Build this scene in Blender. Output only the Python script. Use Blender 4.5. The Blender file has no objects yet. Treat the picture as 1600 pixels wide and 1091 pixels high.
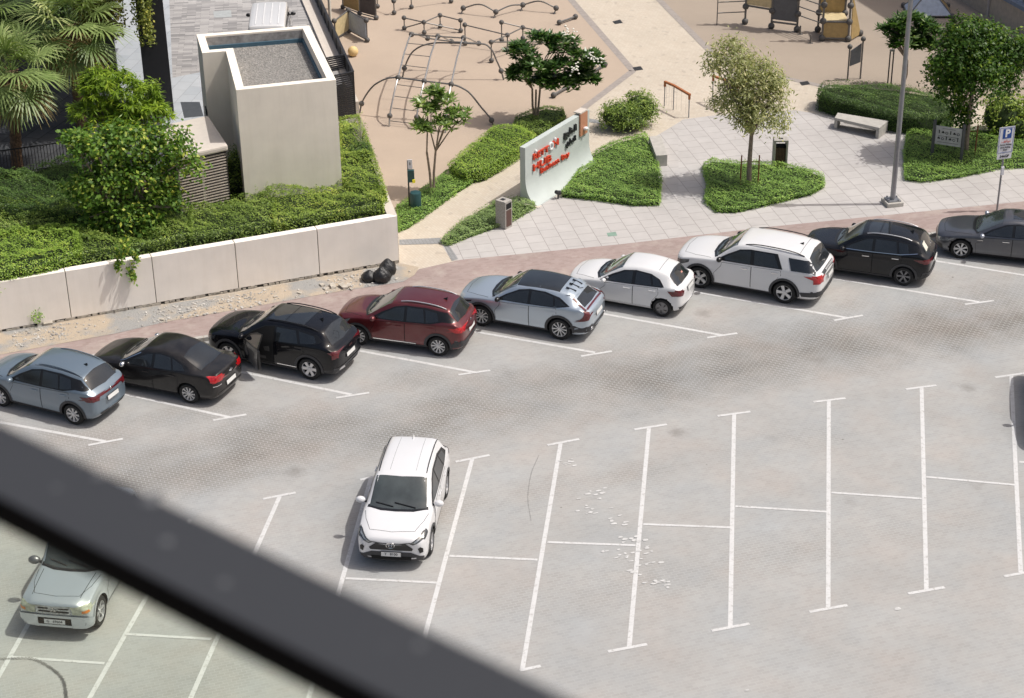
import bpy, bmesh, math, random
import numpy as np
from mathutils import Vector, Matrix, geometry
from mathutils.bvhtree import BVHTree
random.seed(7); RNG = np.random.default_rng(11)
SC = bpy.context.scene; COL = SC.collection
rad = math.radians
# ------------------------------------------------------------------ camera model (solved from the parking bays, walls and wheelbases)
FPX, PITCH, ROLL, CAMH = 2933.5, .491567, -.013122, 27.302
def ray(px, py):
    x = (px-800)/FPX; y = -(py-545.5)/FPX
    c, s = math.cos(ROLL), math.sin(ROLL)
    x, y = c*x-s*y, s*x+c*y
    return Vector((x, math.cos(PITCH)+y*math.sin(PITCH), -math.sin(PITCH)+y*math.cos(PITCH)))
GZ = .12                                   # level of the raised pavement; the car park is at 0
def at(px, py, z=GZ):                      # where the sight line through a photo point meets the level z
    d = ray(px, py); t = (z-CAMH)/d.z
    return Vector((d.x*t, d.y*t, z))
def onplane(px, py, p0, p1):               # ... meets the vertical plane through two ground points
    d = ray(px, py); u = Vector((p1[0]-p0[0], p1[1]-p0[1])); n = Vector((-u.y, u.x))
    t = (n.x*p0[0]+n.y*p0[1])/(n.x*d.x+n.y*d.y)
    return Vector((d.x*t, d.y*t, CAMH+d.z*t))
def over(px, py, base):                    # height above a ground point
    d = ray(px, py); t = (base[0]*d.x+base[1]*d.y)/(d.x*d.x+d.y*d.y)
    return Vector((base[0], base[1], CAMH+d.z*t))
cd = bpy.data.cameras.new('camera'); cam = bpy.data.objects.new('camera', cd); COL.objects.link(cam); SC.camera = cam
cd.sensor_width = 36; cd.lens = 36*FPX/1600; cd.clip_end = 800; cd.clip_start = .05
cam.matrix_world = Matrix.Translation((0, 0, CAMH)) @ Matrix.Rotation(math.pi/2-PITCH, 4, 'X') @ Matrix.Rotation(ROLL, 4, 'Z')
cd.dof.use_dof = True; cd.dof.focus_distance = 60; cd.dof.aperture_fstop = 4.5
# ------------------------------------------------------------------ light
SUN_EL = 61
w = bpy.data.worlds.new('World'); SC.world = w; w.use_nodes = True
nt = w.node_tree; sky = nt.nodes.new('ShaderNodeTexSky'); sky.sky_type = 'NISHITA'; sky.sun_disc = False
sky.sun_elevation = rad(SUN_EL); sky.sun_rotation = rad(90); sky.dust_density = 7; sky.ozone_density = .6; sky.altitude = 10
bg = nt.nodes['Background']; bg.inputs['Strength'].default_value = .115; nt.links.new(sky.outputs[0], bg.inputs[0])
sl = bpy.data.lights.new('sun', 'SUN'); sl.energy = 3.25; sl.angle = rad(.55); sl.color = (1, .975, .93)
so = bpy.data.objects.new('sun', sl); COL.objects.link(so); so.rotation_euler = (0, rad(90-SUN_EL), 0); so.location = (40, 60, 60)
SC.view_settings.view_transform = 'Standard'; SC.view_settings.look = 'None'; SC.view_settings.exposure = -.04; SC.view_settings.gamma = 1
# ------------------------------------------------------------------ materials
MATS = {}
class N:                                   # tiny node helper
    def __init__(s, name):
        s.m = bpy.data.materials.new(name); s.m.use_nodes = True; s.t = s.m.node_tree; s.b = s.t.nodes['Principled BSDF']; MATS[name] = s.m
    def n(s, typ, **k):
        o = s.t.nodes.new('ShaderNode'+typ)
        for a, v in k.items(): setattr(o, a, v)
        return o
    def l(s, a, b): s.t.links.new(a, b)
    def coord(s, rot=0, scale=(1, 1, 1), loc=(0, 0, 0)):
        c = s.n('TexCoord'); m = s.n('Mapping'); s.l(c.outputs['Object'], m.inputs[0])
        m.inputs['Rotation'].default_value = (0, 0, rot); m.inputs['Scale'].default_value = scale; m.inputs['Location'].default_value = loc
        return m.outputs[0]
    def noise(s, vec, scale, detail=4, rough=.55):
        o = s.n('TexNoise'); o.inputs['Scale'].default_value = scale; o.inputs['Detail'].default_value = detail; o.inputs['Roughness'].default_value = rough
        if vec is not None: s.l(vec, o.inputs['Vector'])
        return o.outputs[0]
    def ramp(s, v, *stops):
        o = s.n('ValToRGB'); e = o.color_ramp.elements
        while len(e) < len(stops): e.new(.5)
        for i, (p, c) in enumerate(stops):
            e[i].position = p; e[i].color = (*c, 1) if not isinstance(c, (int, float)) else (c, c, c, 1)
        s.l(v, o.inputs[0]); return o.outputs[0]
    def mix(s, f, a, b, mode='MIX'):
        o = s.n('MixRGB', blend_type=mode)
        for i, v in enumerate((f, a, b)):
            if isinstance(v, (int, float)): o.inputs[i].default_value = v if i == 0 else (v, v, v, 1)
            elif isinstance(v, tuple): o.inputs[i].default_value = (*v, 1)
            else: s.l(v, o.inputs[i])
        return o.outputs[0]
    def math(s, op, a, b=0., c=None):
        o = s.n('Math', operation=op)
        for i, v in enumerate((a, b, c)):
            if v is None: continue
            if isinstance(v, (int, float)): o.inputs[i].default_value = v
            else: s.l(v, o.inputs[i])
        return o.outputs[0]
    def set(s, **k):
        for a, v in k.items():
            i = s.b.inputs[a.replace('_', ' ')]
            if hasattr(v, 'node'): s.l(v, i)
            elif isinstance(v, tuple): i.default_value = (*v, 1)
            else: i.default_value = v
        return s.m
    def bump(s, h, strength=.3, dist=.01):
        o = s.n('Bump'); o.inputs['Strength'].default_value = strength; o.inputs['Distance'].default_value = dist
        s.l(h, o.inputs['Height']); s.l(o.outputs[0], s.b.inputs['Normal'])
def mat(name, col, rough=.5, metal=0., var=.12, scale=6., bump=0., bscale=60., coat=0., spec=.5):
    if name in MATS: return MATS[name]
    q = N(name); v = q.coord(); f = q.noise(v, scale)
    c = q.mix(q.ramp(f, (.3, 0), (.7, 1)), tuple(x*(1-var) for x in col), tuple(min(1, x*(1+var)) for x in col))
    q.set(Base_Color=c, Roughness=rough, Metallic=metal, Coat_Weight=coat, Coat_Roughness=.04)
    q.b.inputs['Specular IOR Level'].default_value = spec
    if bump: q.bump(q.noise(v, bscale), bump)
    return q.m
def brick(name, c1, c2, mortar, bw, bh, rot, ms=.012, off=.5, rough=.85, stains=None, extra=None, patch=.12, bias=0., gain=1.):
    q = N(name); v = q.coord(rot)
    b = q.n('TexBrick'); q.l(v, b.inputs['Vector']); b.offset = off
    b.inputs['Color1'].default_value = (*c1, 1); b.inputs['Color2'].default_value = (*c2, 1); b.inputs['Mortar'].default_value = (*mortar, 1)
    b.inputs['Scale'].default_value = 1; b.inputs['Brick Width'].default_value = bw; b.inputs['Row Height'].default_value = bh
    b.inputs['Mortar Size'].default_value = ms; b.inputs['Mortar Smooth'].default_value = .2; b.inputs['Bias'].default_value = bias
    c = b.outputs[0]
    if extra: c = extra(q, v, c, b)
    n1 = q.noise(v, .35, 5, .6); n2 = q.noise(v, 2.6, 6, .65)
    c = q.mix(1., c, q.ramp(n1, (.3, 1-patch), (.7, 1+patch*.3)), 'MULTIPLY')
    c = q.mix(1., c, q.ramp(n2, (.3, 1-patch*.6), (.65, 1.)), 'MULTIPLY')
    c = q.mix(1., c, (.748*gain, .775*gain, .8*gain), 'MULTIPLY')
    q.set(Base_Color=c, Roughness=rough); q.b.inputs['Specular IOR Level'].default_value = .25
    return q.m
def leafmat(name, c1, c2, c3=None, rough=.45, trans=.36):
    q = N(name); a = q.n('Attribute'); a.attribute_name = 'var'; f = a.outputs['Fac']
    st = [(0., c1), (.6, c2)] + ([(1., c3)] if c3 else [])
    c = q.ramp(f, *st); q.set(Base_Color=c, Roughness=rough)
    q.b.inputs['Specular IOR Level'].default_value = .35
    tr = q.n('BsdfTranslucent'); q.l(q.mix(1., c, (1.2, 1.25, .55), 'MULTIPLY'), tr.inputs[0])
    mx = q.n('MixShader'); mx.inputs[0].default_value = trans
    q.l(q.b.outputs[0], mx.inputs[1]); q.l(tr.outputs[0], mx.inputs[2]); q.l(mx.outputs[0], q.t.nodes['Material Output'].inputs[0])
    return q.m
# ------------------------------------------------------------------ objects
def tag(o, label=None, cat=None, group=None, kind=None):
    for k, v in (('label', label), ('category', cat), ('group', group), ('kind', kind)):
        if v: o[k] = v
    return o
def thing(name, label, cat, loc=(0, 0, 0), rz=0, group=None):
    o = bpy.data.objects.new(name, None); COL.objects.link(o); o.location = loc; o.rotation_euler = (0, 0, rz); o.empty_display_size = .2
    return tag(o, label, cat, group)
def rootloc(p):
    v = Vector((0, 0, 0))
    while p is not None: v += p.location; p = p.parent
    return v
class MB:
    def __init__(s): s.v = []; s.f = []; s.mi = []; s.k = 0
    def add(s, vs, fs):
        o = len(s.v); s.v += [tuple(x) for x in vs]; s.f += [tuple(i+o for i in f) for f in fs]; s.mi += [s.k]*len(fs); return s
    def box(s, c, d, rz=0, ax=None):
        x, y, z = d[0]/2, d[1]/2, d[2]/2; R = Matrix.Rotation(rz, 3, 'Z') if ax is None else ax
        vs = [Vector(c)+R@Vector(p) for p in ((-x,-y,-z),(x,-y,-z),(x,y,-z),(-x,y,-z),(-x,-y,z),(x,-y,z),(x,y,z),(-x,y,z))]
        return s.add(vs, [(3,2,1,0),(4,5,6,7),(0,1,5,4),(1,2,6,5),(2,3,7,6),(3,0,4,7)])
    def beam(s, p, q, wd, ht, up=(0, 0, 1)):
        p, q = Vector(p), Vector(q); d = q-p; L = d.length; d /= L; u = Vector(up); sd = d.cross(u)
        if sd.length < 1e-4: sd = Vector((1, 0, 0))
        sd.normalize(); u = sd.cross(d)
        return s.box((p+q)/2, (L, wd, ht), ax=Matrix((d, -sd, u)).transposed())
    def prism(s, poly, z0, z1, top=None):
        n = len(poly); top = top or poly
        if sum(poly[i][0]*poly[(i+1)%n][1]-poly[(i+1)%n][0]*poly[i][1] for i in range(n)) < 0: poly = poly[::-1]; top = top[::-1]
        vs = [(p[0], p[1], z0) for p in poly]+[(p[0], p[1], z1) for p in top]
        return s.add(vs, [tuple(range(n-1, -1, -1)), tuple(range(n, 2*n))]+[(i, (i+1) % n, n+(i+1) % n, n+i) for i in range(n)])
    def sheet(s, poly, z):
        n = len(poly)
        if sum(poly[i][0]*poly[(i+1)%n][1]-poly[(i+1)%n][0]*poly[i][1] for i in range(n)) < 0: poly = poly[::-1]
        return s.add([(p[0], p[1], z) for p in poly], [tuple(range(n))])
    def tube(s, pts, r, n=8, cap=True):
        pts = [Vector(p) for p in pts]; m = len(pts); rs = r if isinstance(r, (list, tuple)) else [r]*m
        vs = []; pu = None
        for i, p in enumerate(pts):
            d = (pts[min(i+1, m-1)]-pts[max(i-1, 0)]).normalized()
            u = pu-d*pu.dot(d) if pu is not None else d.orthogonal()
            if u.length < 1e-4: u = d.orthogonal()
            u.normalize(); pu = u; w_ = d.cross(u)
            for k in range(n):
                a = 2*math.pi*k/n; vs.append(p+(u*math.cos(a)+w_*math.sin(a))*rs[i])
        fs = [(i*n+k, i*n+(k+1) % n, (i+1)*n+(k+1) % n, (i+1)*n+k) for i in range(m-1) for k in range(n)]
        if cap: fs += [tuple(range(n-1, -1, -1)), tuple(range((m-1)*n, m*n))]
        return s.add(vs, fs)
    def ball(s, c, r, nu=10, nv=7, sc=(1, 1, 1)):
        vs = [(c[0], c[1], c[2]-r*sc[2])]; fs = []
        for j in range(1, nv):
            t = math.pi*j/nv
            vs += [(c[0]+r*sc[0]*math.sin(t)*math.cos(2*math.pi*i/nu), c[1]+r*sc[1]*math.sin(t)*math.sin(2*math.pi*i/nu), c[2]-r*sc[2]*math.cos(t)) for i in range(nu)]
        vs.append((c[0], c[1], c[2]+r*sc[2])); e = len(vs)-1
        fs += [(0, 1+(i+1) % nu, 1+i) for i in range(nu)]
        fs += [(1+j*nu+i, 1+j*nu+(i+1) % nu, 1+(j+1)*nu+(i+1) % nu, 1+(j+1)*nu+i) for j in range(nv-2) for i in range(nu)]
        fs += [(e, e-nu+i, e-nu+(i+1) % nu) for i in range(nu)]
        return s.add(vs, fs)
    def lathe(s, prof, c=(0, 0, 0), n=16, cap=True):
        vs = [(c[0]+r*math.cos(2*math.pi*k/n), c[1]+r*math.sin(2*math.pi*k/n), c[2]+z) for r, z in prof for k in range(n)]
        fs = [(i*n+k, i*n+(k+1) % n, (i+1)*n+(k+1) % n, (i+1)*n+k) for i in range(len(prof)-1) for k in range(n)]
        if cap: fs += [tuple(range(n-1, -1, -1)), tuple(range((len(prof)-1)*n, len(prof)*n))]
        return s.add(vs, fs)
    def build(s, name, mats, parent=None, smooth=False, local=False, bevel=0., angle=40):
        me = bpy.data.meshes.new(name)
        off = Vector((0, 0, 0)) if (local or parent is None) else rootloc(parent)
        me.from_pydata([(v[0]-off.x, v[1]-off.y, v[2]-off.z) for v in s.v], [], s.f)
        for m in (mats if isinstance(mats, (list, tuple)) else [mats]): me.materials.append(m)
        me.polygons.foreach_set('material_index', s.mi)
        if bevel:
            b = bmesh.new(); b.from_mesh(me)
            es = [e for e in b.edges if len(e.link_faces) == 2 and e.calc_face_angle(0) > rad(30)]
            bmesh.ops.bevel(b, geom=es, offset=bevel, segments=2, affect='EDGES', profile=.6, clamp_overlap=True)
            b.to_mesh(me); b.free()
        if smooth:
            me.polygons.foreach_set('use_smooth', [True]*len(me.polygons)); me.set_sharp_from_angle(angle=rad(angle))
        o = bpy.data.objects.new(name, me); COL.objects.link(o); o.parent = parent
        return o
def mesh_np(name, V, F, mats, parent=None, var=None, mi=None, smooth=False):     # big arrays: V (n,3), F (m,k)
    off = np.array(rootloc(parent)) if parent is not None else 0
    me = bpy.data.meshes.new(name); n, k = F.shape
    me.vertices.add(len(V)); me.vertices.foreach_set('co', (V-off).astype(np.float32).ravel())
    me.loops.add(n*k); me.loops.foreach_set('vertex_index', F.astype(np.int32).ravel())
    me.polygons.add(n); me.polygons.foreach_set('loop_start', np.arange(0, n*k, k, dtype=np.int32))
    for m in mats: me.materials.append(m)
    if mi is not None: me.polygons.foreach_set('material_index', mi.astype(np.int32))
    if smooth: me.polygons.foreach_set('use_smooth', [True]*n)
    if var is not None:
        a = me.attributes.new('var', 'FLOAT', 'FACE'); a.data.foreach_set('value', var.astype(np.float32))
    me.update(calc_edges=True); me.validate()
    o = bpy.data.objects.new(name, me); COL.objects.link(o); o.parent = parent
    return o
def copy_tree(o, parent=None):
    c = o.copy(); COL.objects.link(c); c.parent = parent
    for ch in list(o.children): copy_tree(ch, c)
    return c
def text_mesh(body, size, depth, mat_, name, parent, M, align='CENTER', bold=0., font=None):   # lettering as real mesh
    cu = bpy.data.curves.new('t', 'FONT'); cu.body = body; cu.size = size; cu.extrude = depth/2; cu.align_x = align; cu.align_y = 'CENTER'; cu.offset = bold; cu.resolution_u = 3
    t = bpy.data.objects.new('t', cu); COL.objects.link(t); dg = bpy.context.evaluated_depsgraph_get()
    me = bpy.data.meshes.new_from_object(t.evaluated_get(dg)); bpy.data.objects.remove(t); bpy.data.curves.remove(cu)
    me.name = name; me.transform(M); me.materials.clear(); me.materials.append(mat_)
    o = bpy.data.objects.new(name, me); COL.objects.link(o); o.parent = parent
    return o
# ------------------------------------------------------------------ cars
def pchip(keys):
    xs = np.array([k[0] for k in keys], float); ys = np.array([k[1] for k in keys], float)
    h = np.diff(xs); d = np.diff(ys)/h; m = np.zeros(len(xs)); m[0], m[-1] = d[0], d[-1]
    for i in range(1, len(xs)-1):
        if d[i-1]*d[i] > 0:
            w1, w2 = 2*h[i]+h[i-1], h[i]+2*h[i-1]; m[i] = (w1+w2)/(w1/d[i-1]+w2/d[i])
    def f(x):
        x = min(max(x, xs[0]), xs[-1]); i = min(max(np.searchsorted(xs, x)-1, 0), len(h)-1); t = (x-xs[i])/h[i]
        return float((2*t**3-3*t**2+1)*ys[i]+(t**3-2*t**2+t)*h[i]*m[i]+(-2*t**3+3*t**2)*ys[i+1]+(t**3-t**2)*h[i]*m[i+1])
    return f
def lin(keys):
    xs, ys = [k[0] for k in keys], [k[1] for k in keys]
    return lambda x: float(np.interp(x, xs, ys))
def paint(name, col, metal=0., rough=.3, coat=1., dust=.07):
    q = N(name); v = q.coord(); f = q.noise(v, 2.2, 5, .6)
    dust = q.ramp(f, (.35, 0), (.75, dust))
    c = q.mix(dust, col, (.42, .38, .33)); q.set(Base_Color=c, Metallic=metal, Roughness=rough, Coat_Weight=coat, Coat_Roughness=.03)
    if max(col) < .02: q.b.inputs['Specular IOR Level'].default_value = .1; q.b.inputs['Coat Weight'].default_value = .75
    return q.m
M_GLASS = mat('car_glass', (.018, .021, .024), .05, var=.3, scale=1.5, coat=.6, spec=.6)
M_WIND = mat('windscreen_glass', (.055, .066, .064), .05, var=.4, scale=1.2, coat=1., spec=.8)
M_BLACK = mat('black_trim', (.012, .012, .013), .28, var=.2)
M_PLAST = mat('grey_plastic', (.045, .045, .048), .6, var=.15, scale=20)
M_GAP = mat('panel_gap', (.004, .004, .004), .9)
M_WELL = mat('wheel_well', (.006, .006, .006), .95)
M_TYRE = mat('tyre_rubber', (.014, .014, .014), .8, var=.25)
M_ALLOY = mat('alloy_metal', (.6, .6, .61), .3, .6, var=.05)
M_DALLOY = mat('dark_alloy', (.05, .05, .055), .35, .6, var=.1)
M_GALLOY = mat('grey_alloy', (.2, .2, .21), .35, .7, var=.1)
M_CHROME = mat('chrome', (.75, .75, .76), .12, 1., var=.03)
M_RED = mat('tail_light_red', (.42, .008, .012), .15, coat=1., var=.35, scale=14)
M_DRED = mat('tail_light_dark', (.1, .006, .01), .15, coat=1., var=.3, scale=14)
M_LAMP = mat('headlamp_clear', (.36, .38, .39), .12, .5, coat=1., var=.5, scale=16)
M_LAMPD = mat('headlamp_dark', (.07, .075, .08), .12, .3, coat=1., var=.6, scale=18)
M_AMBER = mat('headlamp_amber', (.62, .18, .02), .2, coat=1., var=.3)
M_YLAMP = mat('headlamp_aged', (.4, .42, .32), .25, coat=.6, var=.35, scale=10)
M_PLATE = mat('number_plate', (.72, .72, .7), .45, var=.04)
M_INK = mat('plate_ink', (.02, .02, .02), .6)
M_SEAT = mat('interior_grey', (.05, .048, .046), .7, var=.25)
class Car:
    def __init__(s, name, label, P, pos, rz, group='cars parked in the bays'):
        s.P = P; s.L, s.W, s.H = P['L'], P['W'], P['H']; s.root = thing(name, label, P.get('cat', 'car'), pos, rz, group)
        s.body()
    def sx(s, q): return s.L/2-q
    def body(s):
        P, L, W = s.P, s.L, s.W; top, belt, rw = pchip(P['top']), pchip(P['belt']), pchip(P['roofw'])
        clr = P['clr']; hw = W/2
        fr, rr = P.get('front', (.66, .84, .95)), P.get('rear', (.7, .86, .955))
        wl = pchip([(0, hw*fr[0]), (.07, hw*fr[1]), (.28, hw*fr[2]), (.75, hw*.99), (1.2, hw), (L-1.1, hw), (L-.5, hw*.985), (L-.25, hw*rr[2]), (L-.06, hw*rr[1]), (L, hw*rr[0])])
        zb = pchip([(0, clr+.2), (.12, clr+.06), (.5, clr), (L-.6, clr), (L-.12, clr+.08), (L, clr+.24)])
        tum = P.get('tum', .035)
        sts = sorted(set(list(np.round(np.concatenate([np.linspace(0, .3, 8), np.linspace(.3, L-.4, 44), np.linspace(L-.4, L, 10)]), 3))))
        bw = P.get('bow', (.16, .1)); vs = []; n = 13
        for q in sts:
            b, z0, zt, zs = wl(q), zb(q), top(q), min(belt(q), top(q)-.03)
            wsx = b-tum; r = min(rw(q), wsx-.03); drop = min(.075, (zt-zs)*.45); ze = zt-drop
            fl = P.get('flare', .0)
            half = [(0, z0), (.7*b, z0), (.93*b, z0+.02), (.985*b-fl, z0+.12), (b-fl*.5, z0+.42*(zs-z0)), (b, z0+.74*(zs-z0)), (wsx, zs), (wsx-.02-.15*min(.1, zt-zs), zs+.12*(ze-zs)),
                    (wsx+(r-wsx)*.55, zs+.58*(ze-zs)), (r, ze), (r*.9, ze+.7*drop), (r*.5, zt-.12*drop), (0, zt)]
            ring = half+[(-y, z) for y, z in half[-2:0:-1]]
            for y, z in ring:
                k = (abs(y)/hw)**2.3
                x = q + bw[0]*k*max(0, 1-q/1.0)**1.5 - bw[1]*k*max(0, 1-(L-q)/.8)**1.5
                vs.append((s.sx(x), y, z))
        m = 2*n-2; S = len(sts)
        fs = [(i*m+k, i*m+(k+1) % m, (i+1)*m+(k+1) % m, (i+1)*m+k) for i in range(S-1) for k in range(m)]
        for o, fl in ((0, False), ((S-1)*m, True)):
            for k in range(n-1):
                a, b_ = k, k+1; c, d = (m-k-1) % m, (m-k) % m
                f = [a, b_, c, d] if k not in (0, n-2) else ([0, 1, m-1] if k == 0 else [n-2, n-1, n])
                f = [o+i for i in f]; fs.append(tuple(f[::-1] if not fl else f))
        me = bpy.data.meshes.new('body'); me.from_pydata(vs, [], fs)
        b = bmesh.new(); b.from_mesh(me); bmesh.ops.recalc_face_normals(b, faces=b.faces); b.to_mesh(me); b.free()
        o = bpy.data.objects.new('body', me); COL.objects.link(o)
        md = o.modifiers.new('s', 'SUBSURF'); md.levels = 1; md.render_levels = 1
        dg = bpy.context.evaluated_depsgraph_get(); m2 = bpy.data.meshes.new_from_object(o.evaluated_get(dg)); o.modifiers.clear(); o.data = m2
        s.bvh = BVHTree.FromPolygons([v.co.copy() for v in m2.vertices], [tuple(p.vertices) for p in m2.polygons])
        # wheel arches
        R = P['wr']*1.14; cut = MB()
        s.wx = [P['fo'], P['fo']+P['wb']]
        for q in s.wx:
            for sg in (1, -1):
                pr = [(s.sx(q)+R*math.cos(a), sg*(hw-.27), P['wr']+.01+R*math.sin(a)) for a in np.linspace(0, 2*math.pi, 40, endpoint=False)]
                p2 = [(x, sg*(hw+.2), z) for x, y, z in pr]; k = len(pr)
                f = [tuple(range(k)), tuple(range(2*k-1, k-1, -1))]+[(i, k+i, k+(i+1) % k, (i+1) % k) for i in range(k)]
                cut.add(pr+p2, f if sg < 0 else [t[::-1] for t in f])
        co = cut.build('cut', M_WELL); b = bmesh.new(); b.from_mesh(co.data); bmesh.ops.recalc_face_normals(b, faces=b.faces); b.to_mesh(co.data); b.free()
        md = o.modifiers.new('b', 'BOOLEAN'); md.object = co; md.operation = 'DIFFERENCE'; md.solver = 'EXACT'
        dg = bpy.context.evaluated_depsgraph_get(); m3 = bpy.data.meshes.new_from_object(o.evaluated_get(dg)); o.modifiers.clear()
        bpy.data.objects.remove(co)
        o.data = m3; m3.materials.clear(); m3.materials.append(P['paint']); m3.materials.append(M_WELL)
        for p in m3.polygons:
            c = p.center; w_ = 0
            for q in s.wx:
                if abs(math.hypot(c.x-s.sx(q), c.z-P['wr']-.01)-R) < .012 and abs(c.y) < hw+.1 and abs(c.y) > hw-.28: w_ = 1
                if abs(abs(c.y)-(hw-.27)) < .003 and math.hypot(c.x-s.sx(q), c.z-P['wr']) < R+.02: w_ = 1
            if c.z < clr+.015 and p.normal.z < -.5: w_ = 1
            p.material_index = w_
        m3.polygons.foreach_set('use_smooth', [True]*len(m3.polygons)); m3.set_sharp_from_angle(angle=rad(38))
        o.parent = s.root; s.o_body = o
    def cast(s, ax, u, v):                 # L/R: (s, z)   F/B: (y, z)   T: (s, y)
        if ax in 'LR':
            sg = 1 if ax == 'L' else -1; o, d = Vector((s.sx(u), 3*sg, v)), Vector((0, -sg, 0))
        elif ax == 'T': o, d = Vector((s.sx(u), v, 4)), Vector((0, 0, -1))
        else:
            sg = 1 if ax == 'F' else -1; o, d = Vector((6*sg, u, v)), Vector((-sg, 0, 0))
        h, nrm, i, t = s.bvh.ray_cast(o, d)
        if h is None:
            h, nrm, i, t = s.bvh.find_nearest(o+d*(3-s.W/2 if ax in 'LR' else 6-s.L/2 if ax in 'FB' else 2.6))
        if nrm.dot(d) > 0: nrm = -nrm
        return h, nrm
    def patch(s, mb, ax, poly, off=.006, res=.09):
        pts = []
        n = len(poly)
        for i in range(n):
            a, b = Vector(poly[i]), Vector(poly[(i+1) % n]); k = max(1, int((b-a).length/res))
            pts += [a+(b-a)*j/k for j in range(k)]
        nb = len(pts); xs = [p.x for p in pts]; ys = [p.y for p in pts]
        ins = [Vector((x, y)) for x in np.arange(min(xs)+res*.5, max(xs), res) for y in np.arange(min(ys)+res*.5, max(ys), res)]
        r = geometry.delaunay_2d_cdt(pts+ins, [(i, (i+1) % nb) for i in range(nb)], [], 1, 1e-5)
        vs, fs = r[0], r[2]; used = sorted({i for f in fs for i in f}); mp = {i: k for k, i in enumerate(used)}
        out = []
        for i in used:
            h, nrm = s.cast(ax, vs[i].x, vs[i].y); out.append(h+nrm*off)
        ff = [tuple(mp[i] for i in f) for f in fs]
        # face outward
        c0 = {'L': (0, 1, 0), 'R': (0, -1, 0), 'F': (1, 0, 0), 'B': (-1, 0, 0), 'T': (0, 0, 1)}[ax]
        if ff:
            f = max(ff, key=lambda f: (out[f[1]]-out[f[0]]).cross(out[f[2]]-out[f[0]]).length)
            if (out[f[1]]-out[f[0]]).cross(out[f[2]]-out[f[0]]).dot(Vector(c0)) < 0: ff = [f[::-1] for f in ff]
        mb.add(out, ff)
    def part(s, name, m, items, parent=None, label=None, res=.09, off=.006):
        mb = MB()
        for ax, poly in items: s.patch(mb, ax, poly, off, res)
        if not mb.v: return None
        o = mb.build(name, m, parent or s.root, smooth=True, local=True, angle=60)
        if label: o['label'] = label
        return o
    def both(s, name, m, poly, parent=None, **k):
        return [s.part(name, m, [(ax, poly)], parent, **k) for ax in 'LR']
    def stroke(s, pts, wd=.012):           # polyline -> thin polygon list
        out = []
        for a, b in zip(pts[:-1], pts[1:]):
            a, b = Vector(a), Vector(b); d = (b-a).normalized(); n = Vector((-d.y, d.x))*wd/2
            out.append([tuple(a-n), tuple(b-n), tuple(b+n), tuple(a+n)])
        return out
    def ring(s, q, r0, r1, a0=-8, a1=188, n=16):
        A = np.linspace(rad(a0), rad(a1), n); z = s.P['wr']+.01
        return [(q-r1*math.cos(a), z+r1*math.sin(a)) for a in A]+[(q-r0*math.cos(a), z+r0*math.sin(a)) for a in A[::-1]]
    def wheels(s, style='spoke', n=10, rim=None, steer=0.):
        P = s.P; r = P['wr']; wd = .21; rr = r*P.get('rimr', .69); rm = rim or M_ALLOY
        for i, q in enumerate(s.wx):
            for sg in (1, -1):
                t = MB(); pr = [(rr*.97, -wd/2), (r*.9, -wd/2-.005), (r*.985, -wd*.38), (r, -wd*.2), (r, wd*.2), (r*.985, wd*.38), (r*.9, wd/2+.005), (rr*.97, wd/2)]
                t.lathe(pr, n=28, cap=False)
                R = Matrix.Rotation(-sg*math.pi/2, 3, 'X'); R = Matrix.Rotation(steer if i == 0 else 0, 3, 'Z') @ R
                T = Vector((s.sx(q), sg*(s.W/2-wd/2-.02), r))
                t.v = [tuple(R@Vector(v)+T) for v in t.v]
                wo = t.build('wheel', M_TYRE, s.root, smooth=True, local=True)
                g = MB(); f = wd/2-.012; g.k = 1
                g.lathe([(rr*.94, f-.09), (.01, f-.09)], n=24)
                g.k = 0; g.lathe([(rr*1.0, f-.02), (rr*1.0, f+.008), (rr*.93, f+.004), (rr*.9, f-.06)], n=28, cap=False)
                g.lathe([(rr*.24, f-.08), (rr*.22, f-.005), (rr*.12, f), (.005, f)], n=12, cap=False)
                for k in range(n):
                    a = 2*math.pi*k/n
                    if style == 'twin': prs = [(a-.13, a-.1), (a+.13, a+.1)]; w0, w1 = .026, .03
                    elif style == 'fat': prs = [(a, a)]; w0, w1 = .075, .1
                    elif style == 'blade': prs = [(a, a+.5)]; w0, w1 = .03, .05
                    elif style == 'arc': prs = [(a, a)]; w0, w1 = .026, .04
                    else: prs = [(a, a)]; w0, w1 = .03, .05
                    for a0, a1 in prs:
                        p0 = Vector((math.cos(a0), math.sin(a0)))*rr*.18; p1 = Vector((math.cos(a1), math.sin(a1)))*rr*.95
                        d = (p1-p0).normalized(); nn = Vector((-d.y, d.x)); k_ = rr/.24
                        vs = [(*(p0-nn*w0*k_/2), f-.02), (*(p0+nn*w0*k_/2), f-.02), (*(p1+nn*w1*k_/2), f-.006), (*(p1-nn*w1*k_/2), f-.006)]
                        vs += [(x, y, z-.05) for x, y, z in vs]
                        g.add(vs, [(0, 3, 2, 1), (4, 5, 6, 7), (0, 1, 5, 4), (1, 2, 6, 5), (2, 3, 7, 6), (3, 0, 4, 7)])
                if style == 'cover':
                    g.lathe([(rr*.95, f-.04), (rr*.9, f-.01), (rr*.3, f+.006), (.01, f+.008)], n=24, cap=False)
                    g.k = 1
                    for k in range(n):
                        a = 2*math.pi*k/n; p = Vector((math.cos(a), math.sin(a))); tn = Vector((-p.y, p.x))
                        p0, p1 = p*rr*.35, p*rr*.78+tn*rr*.14
                        g.add([(*(p0-tn*.012), f+.012), (*(p0+tn*.012), f+.012), (*(p1+tn*.024), f+.008), (*(p1-tn*.02), f+.008)], [(0, 3, 2, 1)])
                    g.k = 0
                if sg < 0: pass
                g.v = [tuple(R@Vector(v)+T) for v in g.v]
                g.build('rim', [rm, M_DALLOY if style != 'cover' else M_BLACK], wo, smooth=True, local=True, angle=30)
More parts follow.
